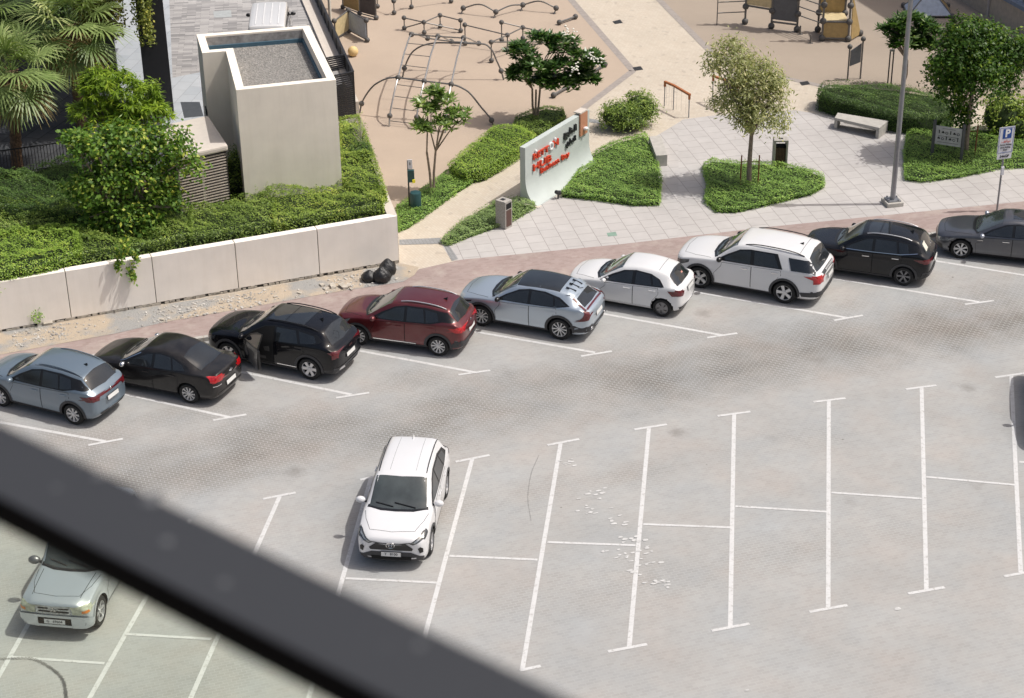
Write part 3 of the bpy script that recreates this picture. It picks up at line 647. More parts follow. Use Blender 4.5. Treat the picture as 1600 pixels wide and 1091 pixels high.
def build_cars():
    g_dist = {}
    # ---- two small crossovers of one shape
    def kicks(label, pnt, rear, front, style, n, clad, facelift):
        P = spec(4.3, 1.76, 1.6, 2.61, .85, .335, .2, pnt, (.93, 1.1, 1.06), (2.0, 3.72, 1.49, 4.1, 1.1, .98), [(0, .74), (.3, .87), (1.1, .97), (2.4, 1.), (3.3, 1.05), (4., 1.1), (4.3, .9)], .74, .67)
        pos, a = place(P, rear, front); c = Car('parked_car', label, P, pos, a)
        common(c, 2.38, 1.42, 3.38, [(1.28, 1.01), (1.62, 1.22), (2.05, 1.43), (2.4, 1.49), (3.05, 1.48), (3.72, 1.39), (4., 1.14), (3.6, 1.15), (3.2, 1.05), (2.4, 1.02)],
               [[(1.46, 1.035), (1.68, 1.2), (2.07, 1.395), (2.36, 1.445), (2.36, 1.04)], [(2.45, 1.045), (2.45, 1.45), (2.95, 1.435), (3.03, 1.07)], [(3.08, 1.08), (3.02, 1.43), (3.4, 1.37), (3.48, 1.15), (3.22, 1.09)]], clad=M_PLAST, handle=pnt)
        c.wheels(style, n); c.mirrors(1.42, 1.0); c.rails(2.2, 3.65, .52, M_ALLOY if not facelift else pnt, .03); c.fin(3.45)
        y = .6
        tailgate(c, [(3.76, .56), (3.72, 0), (3.76, -.56), (4.03, -.6), (4.08, 0), (4.03, .6)], 'T',
                 [('B', [(.5, .98), (.8, 1.02), (.86, .88), (.62, .85)]), ('L', [(3.78, .99), (4.22, 1.0), (4.24, .84), (4.0, .86)])], M_RED if not facelift else M_DRED,
                 [('B', [(-.84, .36), (.84, .36), (.84, .6), (.6, .54), (-.6, .54), (-.84, .6)]), ('L', [(3.88, .34), (4.28, .38), (4.28, .6), (3.92, .5)]), ('R', [(3.88, .34), (4.28, .38), (4.28, .6), (3.92, .5)])] if not facelift else [('B', [(-.5, .34), (.5, .34), (.6, .44), (-.6, .44)])], plate=.77 if facelift else .74)
        if facelift: c.part('tail_band', M_DRED, [('B', [(-.55, .93), (.55, .93), (.55, .98), (-.55, .98)])], off=.01)
        h, n_ = c.cast('B', 0, .98); b = MB(); b.ball(h+n_*.02, .055, 10, 6, (.3, 1, .8)); b.build('emblem', M_CHROME, c.root, smooth=True, local=True)
        for sg in (1, -1): c.part('headlight', M_LAMP, [('L' if sg > 0 else 'R', [(.1, .74), (.62, .9), (.5, .76), (.2, .68)]), ('F', [(sg*.45, .72), (sg*.8, .82), (sg*.8, .7), (sg*.5, .66)])], off=.012, res=.05)
        c.part('roof_edge', M_GAP, [('T', p) for sg in (1, -1) for p in c.stroke([(2.1, sg*.57), (3.72, sg*.54)], .012)], off=.003)
        if not facelift: c.both('sill_strip', M_CHROME, [(1.35, .34), (2.75, .34), (2.75, .365), (1.35, .365)], off=.016)
        return c
    kicks('blue-grey crossover parked at the left edge of the bays, beside the black sedan', paint('blue_grey_paint', (.16, .21, .26), .35, .3), (115, 664), (3, 636), 'twin', 8, M_PLAST, True)
    kicks('dark red crossover parked between the open-doored black SUV and the silver crossover', paint('dark_red_paint', (.13, .012, .016), .45, .3), (685, 557), (560, 540), 'spoke', 10, M_PLAST, False)
    # ---- black sedan
    pb = paint('charcoal_black_paint', (.012, .011, .012), 0., .3, dust=.05)
    P = spec(4.6, 1.79, 1.48, 2.685, .93, .325, .17, pb, (.8, 1.28, .97), (2.12, 3.3, 1.4, 4.02, 1.06, 1.03), [(0, .62), (.3, .73), (1.2, .87), (2.4, .93), (3.5, .98), (4.1, 1.0), (4.6, .85)], .72, .66)
    P['top'] = [(0, .55), (.05, .68), (.25, .79), (.8, .92), (1.28, .98), (1.7, 1.21), (2.12, 1.43), (2.6, 1.48), (3.3, 1.39), (3.7, 1.23), (4.05, 1.07), (4.5, 1.05), (4.56, 1.0), (4.6, .8)]
    pos, a = place(P, (296, 631), ang=rad(180-22.5)); c = Car('parked_car', 'black sedan with a dusty bonnet and bright red tail lights', P, pos, a)
    common(c, 2.42, 1.52, 3.3, [(1.42, .91), (1.75, 1.12), (2.2, 1.33), (2.6, 1.38), (3.05, 1.33), (3.5, 1.16), (3.72, 1.02), (3.3, .99), (2.4, .955)],
           [[(1.55, .935), (1.8, 1.1), (2.22, 1.29), (2.4, 1.32), (2.4, .965)], [(2.49, .97), (2.49, 1.33), (2.65, 1.345), (2.98, 1.3), (3.1, .995)], [(3.15, 1.), (3.04, 1.29), (3.4, 1.15), (3.52, 1.03)]], handle=pb)
    c.wheels('spoke', 10); c.mirrors(1.52, .9, M_CHROME)
    tailgate(c, [(3.36, .54), (3.3, 0), (3.36, -.54), (3.98, -.63), (4.03, 0), (3.98, .63)], 'T', [('B', [(.42, .98), (.8, .98), (.82, .8), (.46, .78)]), ('L', [(4.3, .95), (4.56, .97), (4.56, .79), (4.42, .78)])], M_RED,
             [('B', [(-.6, .3), (.6, .3), (.66, .42), (-.66, .42)])], M_BLACK, plate=.57)
    c.part('chrome_strip', M_CHROME, [('B', [(.5, .655), (.8, .665), (.8, .69), (.5, .68)]), ('B', [(-.5, .655), (-.8, .665), (-.8, .69), (-.5, .68)])], off=.014)
    h, n_ = c.cast('B', 0, .9); b = MB(); b.box(h+n_*.012, (.02, .2, .05)); b.box(h+n_*.012, (.022, .08, .09)); b.build('emblem', M_CHROME, c.root, local=True, bevel=.006)
    c.part('bonnet_trim', M_CHROME, [('T', p) for p in c.stroke([(1.3, .76), (1.5, .74), (2.0, .66)], .02)], off=.012)
    for sg in (1, -1): c.part('headlight', M_LAMP, [('L' if sg > 0 else 'R', [(.1, .6), (.6, .72), (.5, .6), (.2, .54)])], off=.012, res=.05)
    # ---- black SUV with the driver's door open
    pk = paint('black_paint', (.004, .0045, .007), 0., .25, dust=.012)
    P = spec(4.66, 1.865, 1.66, 2.755, .92, .365, .2, pk, (.96, 1.25, 1.1), (2.1, 4.0, 1.56, 4.42, 1.12, 1.02), [(0, .76), (.3, .9), (1.2, 1.01), (2.5, 1.05), (3.6, 1.1), (4.3, 1.12), (4.66, .95)], .74, .68)
    pos, a = place(P, (484, 594), ang=rad(180-23)); c = Car('parked_car', 'black SUV standing with its front door open', P, pos, a)
    sk = [('L', 0)]
    common(c, 2.5, 1.52, 3.5, [(1.42, 1.05), (1.75, 1.26), (2.15, 1.47), (2.5, 1.53), (3.3, 1.53), (3.95, 1.43), (4.12, 1.28), (3.9, 1.2), (3.5, 1.14), (2.5, 1.07)],
           [[(2.57, 1.09), (2.57, 1.485), (3.2, 1.48), (3.33, 1.14)], [(3.4, 1.155), (3.3, 1.475), (3.82, 1.4), (3.92, 1.25), (3.8, 1.2)]], clad=M_PLAST, handle=pk, skip=sk)
    c.part('window', M_GLASS, [('R', [(1.55, 1.07), (1.8, 1.24), (2.17, 1.43), (2.48, 1.485), (2.48, 1.09)])], off=.009)
    c.part('door_opening', M_GAP, [('L', [(1.55, 1.08), (1.78, 1.25), (2.17, 1.45), (2.5, 1.5), (2.5, .36), (1.5, .36), (1.45, .8)])], off=.008)
    b = MB(); hw = P['W']/2                                      # seat and sill seen through the opening
    b.box((c.sx(2.3), hw-.02, .72), (.2, .05, .34), ax=Matrix.Rotation(rad(14), 3, 'Y')); b.box((c.sx(2.0), hw-.02, .52), (.5, .05, .12)); b.build('seat', M_SEAT, c.root, local=True, bevel=.02)
    hp, hn = c.cast('L', 1.46, .7); hinge = Vector((hp.x, hp.y+.02, 0)); RO = Matrix.Translation(hinge) @ Matrix.Rotation(rad(-36), 4, 'Z')
    def opened(mb_list):
        for o in mb_list:
            o.data.transform(Matrix.Translation(-hinge)); o.data.transform(RO)
    dp = [(1.5, .98), (2.48, 1.02), (2.48, .36), (1.5, .36)]
    m = MB(); c.patch(m, 'L', dp, .004, .12); d = m.build('door', pk, c.root, smooth=True, local=True)
    m = MB(); x0, x1 = c.sx(1.52), c.sx(2.46); y = hw-.02
    m.box(((x0+x1)/2, y-.05, .67), (x0-x1, .08, .62)); m.k = 1; m.box(((x0+x1)/2, y-.1, .8), (abs(x0-x1)*.75, .04, .1)); m.box(((x0+x1)/2-.1, y-.1, .52), (abs(x0-x1)*.6, .04, .14))
    dl = m.build('door_lining', [M_BLACK, M_SEAT], d, local=True, bevel=.015)
    m = MB()
    fr = [(1.52, 1.02), (1.78, 1.24), (2.16, 1.44), (2.46, 1.5), (2.46, 1.03)]
    pts = [c.cast('L', q, z)[0]+Vector((0, .0, 0)) for q, z in fr]
    m.tube(pts, .022, 6); df = m.build('door_frame', M_BLACK, d, local=True)
    m = MB(); m.add(pts, [tuple(range(len(pts)))]); m.add([p-Vector((0, .01, 0)) for p in pts], [tuple(range(len(pts)))[::-1]]); dw = m.build('window', M_GLASS, d, local=True)
    opened([d, dl, df, dw])
    c.wheels('fat', 6, M_ALLOY); c.mirrors(1.5, 1.04); c.rails(2.2, 3.9, .6, M_BLACK); c.fin(3.7)
    c.part('glass_roof', M_GLASS, [('T', [(2.2, -.52), (2.16, 0), (2.2, .52), (2.75, .54), (2.75, -.54)]), ('T', [(2.78, -.54), (2.78, .54), (3.4, .52), (3.4, -.52)])], off=.005)
    tailgate(c, [(4.06, .55), (4.02, 0), (4.06, -.55), (4.34, -.62), (4.4, 0), (4.34, .62)], 'T', [('B', [(.55, 1.02), (.84, 1.05), (.86, .8), (.78, .82), (.74, .95)]), ('L', [(4.3, 1.02), (4.58, 1.03), (4.58, .82), (4.5, .9)])], M_DRED,
             [('B', [(-.84, .36), (.84, .36), (.84, .5), (-.84, .5)])], M_PLAST, plate=.72)
    c.part('bumper_insert', M_ALLOY, [('B', [(-.7, .41), (-.4, .41), (-.45, .47), (-.66, .47)]), ('B', [(.7, .41), (.4, .41), (.45, .47), (.66, .47)])], off=.02)
    c.part('badge', M_CHROME, [('B', [(-.1, .93), (.1, .93), (.1, .98), (-.1, .98)])], off=.014)
    c.both('sill_strip', M_CHROME, [(2.6, .36), (3.25, .36), (3.25, .385), (2.6, .385)], off=.016)
    for sg in (1, -1): c.part('headlight', M_LAMPD, [('L' if sg > 0 else 'R', [(.1, .78), (.5, .9), (.45, .78), (.2, .68)])], off=.012, res=.05)
    # ---- silver crossover with black glass roof
    ps = paint('silver_paint', (.46, .53, .6), .55, .28)
    P = spec(4.56, 1.84, 1.6, 2.63, .92, .365, .2, ps, (.96, 1.25, 1.09), (2.1, 3.7, 1.5, 4.32, 1.1, 1.02), [(0, .76), (.3, .9), (1.2, 1.0), (2.5, 1.03), (3.6, 1.1), (4.2, 1.12), (4.56, .95)], .74, .66, flare=.01)
    pos, a = place(P, (876.5, 532), (749, 510)); c = Car('parked_car', 'silver crossover with a black glass roof and slim dark red lights', P, pos, a)
    common(c, 2.52, 1.56, 3.42, [(1.42, 1.04), (1.75, 1.24), (2.15, 1.43), (2.5, 1.485), (3.0, 1.47), (3.5, 1.36), (3.86, 1.17), (3.4, 1.085), (2.5, 1.055)],
           [[(1.58, 1.06), (1.8, 1.22), (2.17, 1.39), (2.48, 1.44), (2.48, 1.075)], [(2.57, 1.08), (2.57, 1.445), (3.0, 1.43), (3.28, 1.36), (3.34, 1.1)], [(3.39, 1.11), (3.34, 1.34), (3.5, 1.3), (3.74, 1.17)]], clad=M_PLAST, handle=None)
    c.wheels('arc', 10); c.mirrors(1.54, 1.04, M_BLACK); c.fin(3.62)
    c.part('glass_roof', M_GLASS, [('T', [(2.06, -.6), (2.0, 0), (2.06, .6), (2.4, .62), (3.45, .57), (3.45, -.57), (2.4, -.62)])], off=.006)
    tailgate(c, [(3.98, .5), (3.98, -.5), (4.27, -.58), (4.3, 0), (4.27, .58)], 'T', [('T', [(3.86, .6), (3.9, .55), (4.36, .66), (4.36, .74)]), ('B', [(.66, 1.02), (.8, 1.08), (.9, .76), (.82, .78)]), ('L', [(4.38, 1.0), (4.5, .96), (4.46, .78), (4.02, .72), (4.34, .82)])], M_DRED,
             [('B', [(-.9, .36), (.9, .36), (.9, .58), (.5, .52), (-.5, .52), (-.9, .58)]), ('L', [(3.98, .34), (4.5, .38), (4.5, .58), (4.06, .46)]), ('R', [(3.98, .34), (4.5, .38), (4.5, .58), (4.06, .46)])], plate=.8)
    c.part('spoiler', ps, [('T', [(3.66, -.6), (3.66, .6), (3.9, .54), (3.94, .2), (3.86, 0), (3.94, -.2), (3.9, -.54)])], off=.035)
    b = MB()
    for yy in (.3, .0, -.3):
        p, _ = c.cast('T', 3.56, yy); q, _ = c.cast('T', 3.88, yy*.9); b.beam(p+Vector((0, 0, .04)), q+Vector((0, 0, .055)), .05, .03)
    b.build('spoiler_fins', M_BLACK, c.root, local=True)
    c.part('tail_band', M_DRED, [('T', [(4.33, -.62), (4.33, .62), (4.39, .62), (4.39, -.62)])], off=.012)
    h, n_ = c.cast('B', .6, .46); b = MB(); b.ball(h+n_*.02, .08, 10, 6, (.4, 1.2, .7)); h, n_ = c.cast('B', -.6, .46); b.ball(h+n_*.02, .08, 10, 6, (.4, 1.2, .7)); b.build('exhaust_trim', M_CHROME, c.root, smooth=True, local=True)
    c.part('handle', ps, [('L', [(2.2, .92), (2.44, .925), (2.44, .9), (2.2, .895)]), ('L', [(3.1, .95), (3.34, .955), (3.34, .93), (3.1, .925)])], off=.02)
    for sg in (1, -1): c.part('headlight', M_LAMPD, [('L' if sg > 0 else 'R', [(.12, .8), (.62, .88), (.6, .84), (.15, .72)])], off=.012, res=.05)
    c.part('grille', M_LAMPD, [('F', [(-.6, .78), (.6, .78), (.7, .45), (-.7, .45)])], off=.01)
    # ---- white hatchback
    pw = paint('white_paint', (.7, .7, .7), 0., .3)
    P = spec(4.02, 1.75, 1.5, 2.52, .82, .31, .17, pw, (.84, 1.12, .98), (2.0, 3.42, 1.39, 3.82, 1.03, .95), [(0, .66), (.3, .78), (1.1, .9), (2.3, .95), (3.3, 1.0), (3.8, 1.02), (4.02, .86)], .73, .66)
    pos, a = place(P, (1033.5, 495.5), ang=rad(180-23)); c = Car('parked_car', 'small white hatchback with grey wheel covers', P, pos, a)
    common(c, 2.34, 1.42, 3.18, [(1.22, .93), (1.6, 1.16), (2.0, 1.34), (2.4, 1.39), (2.9, 1.34), (3.2, 1.22), (3.38, 1.03), (3.3, 1.01), (2.3, .965)],
           [[(1.42, .96), (1.65, 1.12), (2.03, 1.3), (2.3, 1.345), (2.3, .985)], [(2.41, .99), (2.41, 1.35), (2.85, 1.31), (2.97, 1.01)], [(3.03, 1.02), (2.93, 1.29), (3.15, 1.21), (3.3, 1.04)]], handle=pw, sill=False)
    c.wheels('cover', 5, M_GALLOY); c.mirrors(1.42, .93, pw, .9)
    tailgate(c, [(3.46, .54), (3.43, 0), (3.46, -.54), (3.76, -.6), (3.8, -.3), (3.8, .3), (3.76, .6)], 'T', [('B', [(.5, .9), (.8, .98), (.84, .78), (.6, .76)]), ('L', [(3.5, .93), (3.92, .95), (3.96, .8), (3.66, .77)])], M_DRED,
             [('B', [(-.7, .3), (.7, .3), (.76, .4), (-.76, .4)])], M_PLAST, plate=.86)
    c.part('sticker', mat('pale_sticker', (.5, .24, .2), .6), [('T', [(3.62, -.2), (3.62, -.08), (3.66, -.08), (3.66, -.2)])], off=.012)
    c.part('tailgate_gap', M_GAP, [('T', p) for p in c.stroke([(3.1, .56), (3.1, -.56)], .012)], off=.003)
    for sg in (1, -1): c.part('headlight', M_LAMP, [('L' if sg > 0 else 'R', [(.1, .64), (.7, .8), (.55, .66), (.2, .58)])], off=.012, res=.05)
    # ---- big white SUV
    pw2 = paint('bright_white_paint', (.7, .7, .7), 0., .3)
    P = spec(5.04, 2.0, 1.78, 2.865, .96, .385, .21, pw2, (1.05, 1.4, 1.2), (2.2, 4.45, 1.68, 4.82, 1.2, 1.1), [(0, .85), (.3, .99), (1.3, 1.1), (2.7, 1.13), (4., 1.17), (4.7, 1.19), (5.04, 1.02)], .79, .74, tum=.03)
    pos, a = place(P, (1222.5, 474.5), (1093, 451)); c = Car('parked_car', 'large white SUV with black roof rails and five-spoke wheels', P, pos, a)
    common(c, 2.68, 1.7, 3.66, [(1.5, 1.13), (1.85, 1.36), (2.25, 1.57), (2.6, 1.62), (3.5, 1.615), (3.72, 1.18), (2.7, 1.15)],
           [[(1.68, 1.17), (1.92, 1.34), (2.28, 1.53), (2.62, 1.575), (2.64, 1.175)], [(2.76, 1.18), (2.74, 1.58), (3.38, 1.575), (3.6, 1.195)]], clad=M_PLAST, handle=M_CHROME)
    c.both('window', M_GLASS, [(3.86, 1.56), (4.5, 1.54), (4.86, 1.2), (4.0, 1.19)], off=.009)
    c.wheels('fat', 5, M_ALLOY); c.mirrors(1.66, 1.15, M_BLACK, 1.1); c.rails(2.4, 4.35, .7, M_BLACK, .05); c.fin(4.05)
    tailgate(c, [(4.5, .66), (4.46, 0), (4.5, -.66), (4.78, -.72), (4.8, 0), (4.78, .72)], 'T', [('B', [(.66, 1.1), (.94, 1.12), (.95, .84), (.8, .84), (.76, 1.)]), ('L', [(4.42, 1.08), (4.98, 1.1), (4.98, .84), (4.86, .84), (4.74, .98)])], M_RED,
             [('B', [(-.96, .38), (.96, .38), (.96, .58), (-.96, .58)]), ('L', [(4.4, .36), (4.98, .4), (4.98, .58), (4.32, .5)]), ('R', [(4.4, .36), (4.98, .4), (4.98, .58), (4.32, .5)])], plate=.9)
    c.part('rear_window', M_GLASS, [('B', [(-.72, 1.2), (.72, 1.2), (.7, 1.32), (-.7, 1.32)])], off=.01)
    c.part('tailgate_strip', M_BLACK, [('B', [(-.4, 1.02), (.4, 1.02), (.4, .99), (-.4, .99)])], off=.012)
    c.part('bumper_step', M_PLAST, [('T', [(4.9, -.6), (4.9, .6), (4.98, .6), (4.98, -.6)])], off=.006)
    c.part('roof_gap', M_GAP, [('T', p) for p in c.stroke([(4.18, .7), (4.18, -.7)], .012)], off=.003)
    for sg in (1, -1): c.part('headlight', M_LAMPD, [('L' if sg > 0 else 'R', [(.14, .88), (.6, .98), (.58, .88), (.3, .76), (.14, .76)])], off=.012, res=.05)
    c.part('bumper_vent', M_BLACK, [('L', [(.1, .66), (.32, .6), (.3, .54), (.12, .6)])], off=.012)
    # ---- black compact SUV
    pk2 = paint('deep_black_paint', (.005, .006, .009), 0., .25, dust=.015)
    P = spec(4.33, 1.79, 1.63, 2.61, .86, .335, .19, pk2, (.96, 1.18, 1.09), (2.05, 3.8, 1.52, 4.16, 1.12, 1.0), [(0, .76), (.3, .9), (1.15, 1.0), (2.4, 1.03), (3.4, 1.07), (4., 1.1), (4.33, .92)], .75, .68)
    pos, a = place(P, (1410, 447), ang=rad(180-20.5)); c = Car('parked_car', 'black compact SUV with chrome door handles and a silver roof rail', P, pos, a)
    common(c, 2.4, 1.48, 3.34, [(1.34, 1.03), (1.68, 1.24), (2.1, 1.44), (2.45, 1.5), (3.2, 1.49), (3.78, 1.38), (3.98, 1.17), (3.4, 1.09), (2.4, 1.05)],
           [[(1.5, 1.06), (1.74, 1.22), (2.12, 1.4), (2.37, 1.45), (2.37, 1.075)], [(2.46, 1.08), (2.46, 1.455), (3.12, 1.445), (3.2, 1.1)], [(3.27, 1.11), (3.2, 1.44), (3.5, 1.4), (3.58, 1.13)]], clad=M_PLAST, handle=M_CHROME)
    c.both('window_strip', M_CHROME, [(1.4, 1.035), (2.4, 1.045), (3.3, 1.075), (3.85, 1.16), (3.85, 1.18), (3.3, 1.095), (2.4, 1.065), (1.4, 1.055)], off=.012)
    c.wheels('twin', 6, M_GALLOY); c.mirrors(1.46, 1.03, None); c.rails(2.15, 3.6, .58, M_ALLOY, .035); c.fin(3.5)
    c.part('glass_roof', M_GLASS, [('T', [(2.16, -.5), (2.12, 0), (2.16, .5), (2.52, .52), (2.52, -.52)]), ('T', [(2.56, -.52), (2.56, .52), (2.8, .52), (2.8, -.52)])], off=.005)
    tailgate(c, [(3.86, .54), (3.82, 0), (3.86, -.54), (4.1, -.6), (4.14, 0), (4.1, .6)], 'T', [('B', [(.4, .96), (.82, 1.0), (.84, .84), (.5, .86)]), ('L', [(3.72, .98), (4.28, .99), (4.28, .84), (3.98, .88)])], M_DRED,
             [('B', [(-.84, .36), (.84, .36), (.84, .54), (-.84, .54)])], M_PLAST, plate=.8)
    c.part('bumper_insert', M_ALLOY, [('B', [(-.62, .37), (.62, .37), (.5, .43), (-.5, .43)])], off=.02)
    c.part('sunshade', mat('pale_card', (.6, .58, .5), .8), [('T', [(3.92, .2), (3.92, .48), (4.08, .52), (4.08, .24)])], off=.0095)
    for sg in (1, -1): c.part('headlight', M_LAMPD, [('L' if sg > 0 else 'R', [(.1, .8), (.5, .9), (.45, .8), (.2, .7)])], off=.012, res=.05)
    # ---- grey sedan at the right edge
    pg = paint('slate_grey_paint', (.075, .08, .095), .45, .3)
    P = spec(4.72, 1.83, 1.45, 2.75, .93, .345, .16, pg, (.8, 1.35, .97), (2.25, 3.4, 1.38, 4.2, 1.05, 1.02), [(0, .62), (.3, .74), (1.3, .87), (2.5, .92), (3.6, .97), (4.2, 1.0), (4.72, .85)], .72, .64)
    pos, a = place(P, front=(1499.5, 404.5), ang=rad(180-17.5)); c = Car('parked_car', 'slate grey sedan with a sunroof, cut off by the right edge of the view', P, pos, a)
    common(c, 2.56, 1.62, 3.5, [(1.5, .91), (1.85, 1.12), (2.3, 1.31), (2.7, 1.36), (3.2, 1.3), (3.7, 1.12), (3.9, 1.02), (3.5, .985), (2.5, .945)],
           [[(1.64, .935), (1.9, 1.09), (2.32, 1.27), (2.53, 1.305), (2.53, .96)], [(2.62, .965), (2.62, 1.31), (2.8, 1.315), (3.2, 1.25), (3.38, .99)]], handle=M_CHROME)
    c.wheels('twin', 7); c.mirrors(1.6, .9, mat('mirror_silver', (.4, .42, .48), .25, .5, coat=1.))
    c.part('sunroof', M_GLASS, [('T', [(2.5, -.38), (2.48, 0), (2.5, .38), (2.95, .38), (2.95, -.38)])], off=.006)
    for sg in (1, -1): c.part('headlight', M_LAMP, [('L' if sg > 0 else 'R', [(.1, .66), (.7, .74), (.5, .62), (.2, .56)])], off=.012, res=.05)
    tailgate(c, [(3.5, .5), (3.5, -.5), (4.1, -.6), (4.1, .6)], 'T', [('B', [(.4, .95), (.8, .95), (.8, .82), (.4, .82)])], M_DRED, plate=.6)
    c.part('grille', M_BLACK, [('F', [(-.5, .62), (.5, .62), (.62, .36), (-.62, .36)]), ('L', [(.1, .5), (.3, .46), (.34, .3), (.12, .34)])], off=.012)
    c.part('wing_badge', M_CHROME, [('L', [(1.42, .76), (1.62, .77), (1.62, .745), (1.42, .75)])], off=.014)
    # ---- white SUV nosed towards the camera
    pw3 = paint('pearl_white_paint', (.69, .69, .7), 0., .28)
    P = spec(4.6, 1.855, 1.69, 2.69, .93, .355, .2, pw3, (1.0, 1.2, 1.13), (2.05, 4.0, 1.6, 4.36, 1.15, 1.05), [(0, .78), (.3, .94), (1.2, 1.05), (2.5, 1.08), (3.6, 1.11), (4.2, 1.14), (4.6, 1.0)], .76, .7, cat='car', front=(.74, .87, .955), bow=(.12, .1))
    pos, a = place(P, (699, 777), (676.5, 862)); c = Car('white_suv', 'white SUV parked alone among the empty bays, nose towards the viewer', P, pos, a)
    common(c, 2.5, 1.55, 3.42, [(1.45, 1.09), (1.75, 1.29), (2.1, 1.47), (2.5, 1.54), (3.3, 1.52), (3.85, 1.4), (4.0, 1.22), (3.4, 1.13), (2.5, 1.1)],
           [[(1.58, 1.11), (1.8, 1.27), (2.12, 1.43), (2.46, 1.495), (2.46, 1.125)], [(2.55, 1.13), (2.55, 1.495), (3.22, 1.475), (3.3, 1.15)], [(3.37, 1.16), (3.3, 1.465), (3.7, 1.38), (3.78, 1.2)]], clad=M_PLAST, handle=pw3)
    c.wheels('spoke', 5, M_ALLOY); c.mirrors(1.52, 1.08, pw3, 1.15); c.rails(2.15, 4.0, .62, M_BLACK, .03, .022); c.fin(3.85, pw3)
    tailgate(c, [(4.04, .56), (4.04, -.56), (4.3, -.62), (4.3, .62)], 'T', [('B', [(.5, 1.05), (.86, 1.08), (.88, .9), (.6, .92)]), ('L', [(4.1, 1.06), (4.52, 1.07), (4.52, .9), (4.3, .94)])], M_DRED, [('B', [(-.86, .36), (.86, .36), (.86, .6), (-.86, .6)])], plate=.8)
    c.part('roof_groove', M_GAP, [('T', p) for y in (-.34, .34) for p in c.stroke([(2.2, y), (3.9, y*.95)], .006)], off=.002)
    for sg in (1, -1):
        c.part('headlight', M_LAMPD, [('F', [(sg*x, z) for x, z in ((.47, .83), (.56, .79), (.8, .88), (.84, .99), (.76, .99))]), ('L' if sg > 0 else 'R', [(.2, .93), (.55, 1.0), (.5, .92), (.25, .86)])], off=.012, res=.04)
        c.part('headlight_strip', M_LAMP, [('F', [(sg*x, z) for x, z in ((.52, .84), (.6, .83), (.8, .93), (.8, .97))])], off=.018, res=.04)
        c.part('fog_lamp', M_BLACK, [('F', [(sg*x, z) for x, z in ((.68, .68), (.74, .72), (.8, .66), (.8, .55), (.72, .54))])], off=.012, res=.05)
    c.part('grille', M_BLACK, [('F', [(-.38, .83), (.38, .83), (.56, .67), (.53, .61), (-.53, .61), (-.56, .67)])], off=.012, res=.05)
    c.part('grille_gap', M_BLACK, [('F', p) for p in c.stroke([(-.5, .845), (-.2, .83), (.2, .83), (.5, .845)], .018)], off=.01)
    c.part('front_bumper', M_PLAST, [('F', [(-.82, .42), (-.5, .56), (.5, .56), (.82, .42), (.8, .3), (-.8, .3)])], off=.012)
    c.part('lower_grille', M_GAP, [('F', [(-.52, .44), (.52, .44), (.5, .34), (-.5, .34)])], off=.018)
    c.plate('F', 0, .5, 'T   8100', .5, .115, .03)
    h, n_ = c.cast('F', 0, .79); b = MB()
    X = Vector((n_.z, 0, -n_.x)).normalized()
    def ell(rx, rz, ox=0, oz=0, w_=.009):
        b.tube([h+n_*.03+Vector((0, 1, 0))*(ox+rx*math.cos(t))+X*-1*(oz+rz*math.sin(t)) for t in np.linspace(0, 2*math.pi, 21)], w_, 5)
    ell(.105, .075, w_=.012); ell(.04, .06); ell(.075, .028, 0, .03); b.build('emblem', M_CHROME, c.root, smooth=True, local=True)
    off = copy_tree(c.root)
    # ---- silver off-roader behind the window frame
    pq = paint('pale_silver_paint', (.5, .54, .57), .5, .28)
    P = spec(4.5, 1.8, 1.8, 2.6, .75, .385, .22, pq, (1.06, 1.35, 1.16), (1.95, 4.2, 1.74, 4.42, 1.2, 1.1), [(0, .86), (.3, 1.0), (1.3, 1.08), (2.5, 1.1), (3.9, 1.12), (4.5, 1.0)], .8, .78, front=(.9, .965, .99), bow=(.05, .05))
    P['top'] = [(0, .94), (.03, 1.01), (.15, 1.06), (.8, 1.13), (1.35, 1.16), (1.65, 1.48), (1.95, 1.75), (2.8, 1.8), (4.2, 1.74), (4.42, 1.2), (4.46, 1.1), (4.5, .9)]
    q0, q1 = at(140, 1091, 0), at(213, 943, 0); a = math.atan2(q0.y-q1.y, q0.x-q1.x)-rad(2)
    pos, a = place(P, front=(161, 975), ang=a); c = Car('silver_off_roader', 'pale silver off-roader with aged headlights, half hidden by the window rail', P, pos, a)
    common(c, 2.4, 1.5, 3.35, [(1.42, 1.1), (1.9, 1.6), (2.2, 1.68), (4.1, 1.62), (4.2, 1.15), (2.5, 1.12)], [[(1.6, 1.14), (1.95, 1.58), (2.36, 1.63), (2.36, 1.14)], [(2.46, 1.14), (2.46, 1.63), (3.2, 1.63), (3.25, 1.15)], [(3.4, 1.16), (3.4, 1.6), (4.0, 1.57), (4.05, 1.17)]], clad=pq, handle=pq)
    c.wheels('spoke', 6); c.mirrors(1.52, 1.14, M_GALLOY, 1.35)
    c.part('bonnet_gap', M_GAP, [('T', p) for sg in (1, -1) for p in c.stroke([(.3, sg*.6), (1.25, sg*.66)], .014)], off=.003)
    for sg in (1, -1):
        c.part('headlight', M_YLAMP, [('F', [(sg*x, z) for x, z in ((.45, .95), (.84, .98), (.9, .8), (.6, .73), (.46, .74))]), ('L' if sg > 0 else 'R', [(.02, .96), (.3, .97), (.28, .84), (.04, .8)])], off=.012, res=.05)
        c.part('indicator', M_AMBER, [('F', [(sg*x, z) for x, z in ((.7, .86), (.84, .88), (.86, .82), (.7, .79))])], off=.02, res=.05)
        h, n_ = c.cast('F', sg*.72, .52); b = MB(); b.tube([h+n_*.0, h+n_*.03], .06, 14); b.build('fog_lamp', M_LAMP, c.root, local=True)
    c.part('grille', M_LAMP, [('F', [(-.43, .96), (.43, .96), (.43, .74), (.3, .72), (-.3, .72), (-.43, .74)])], off=.012)
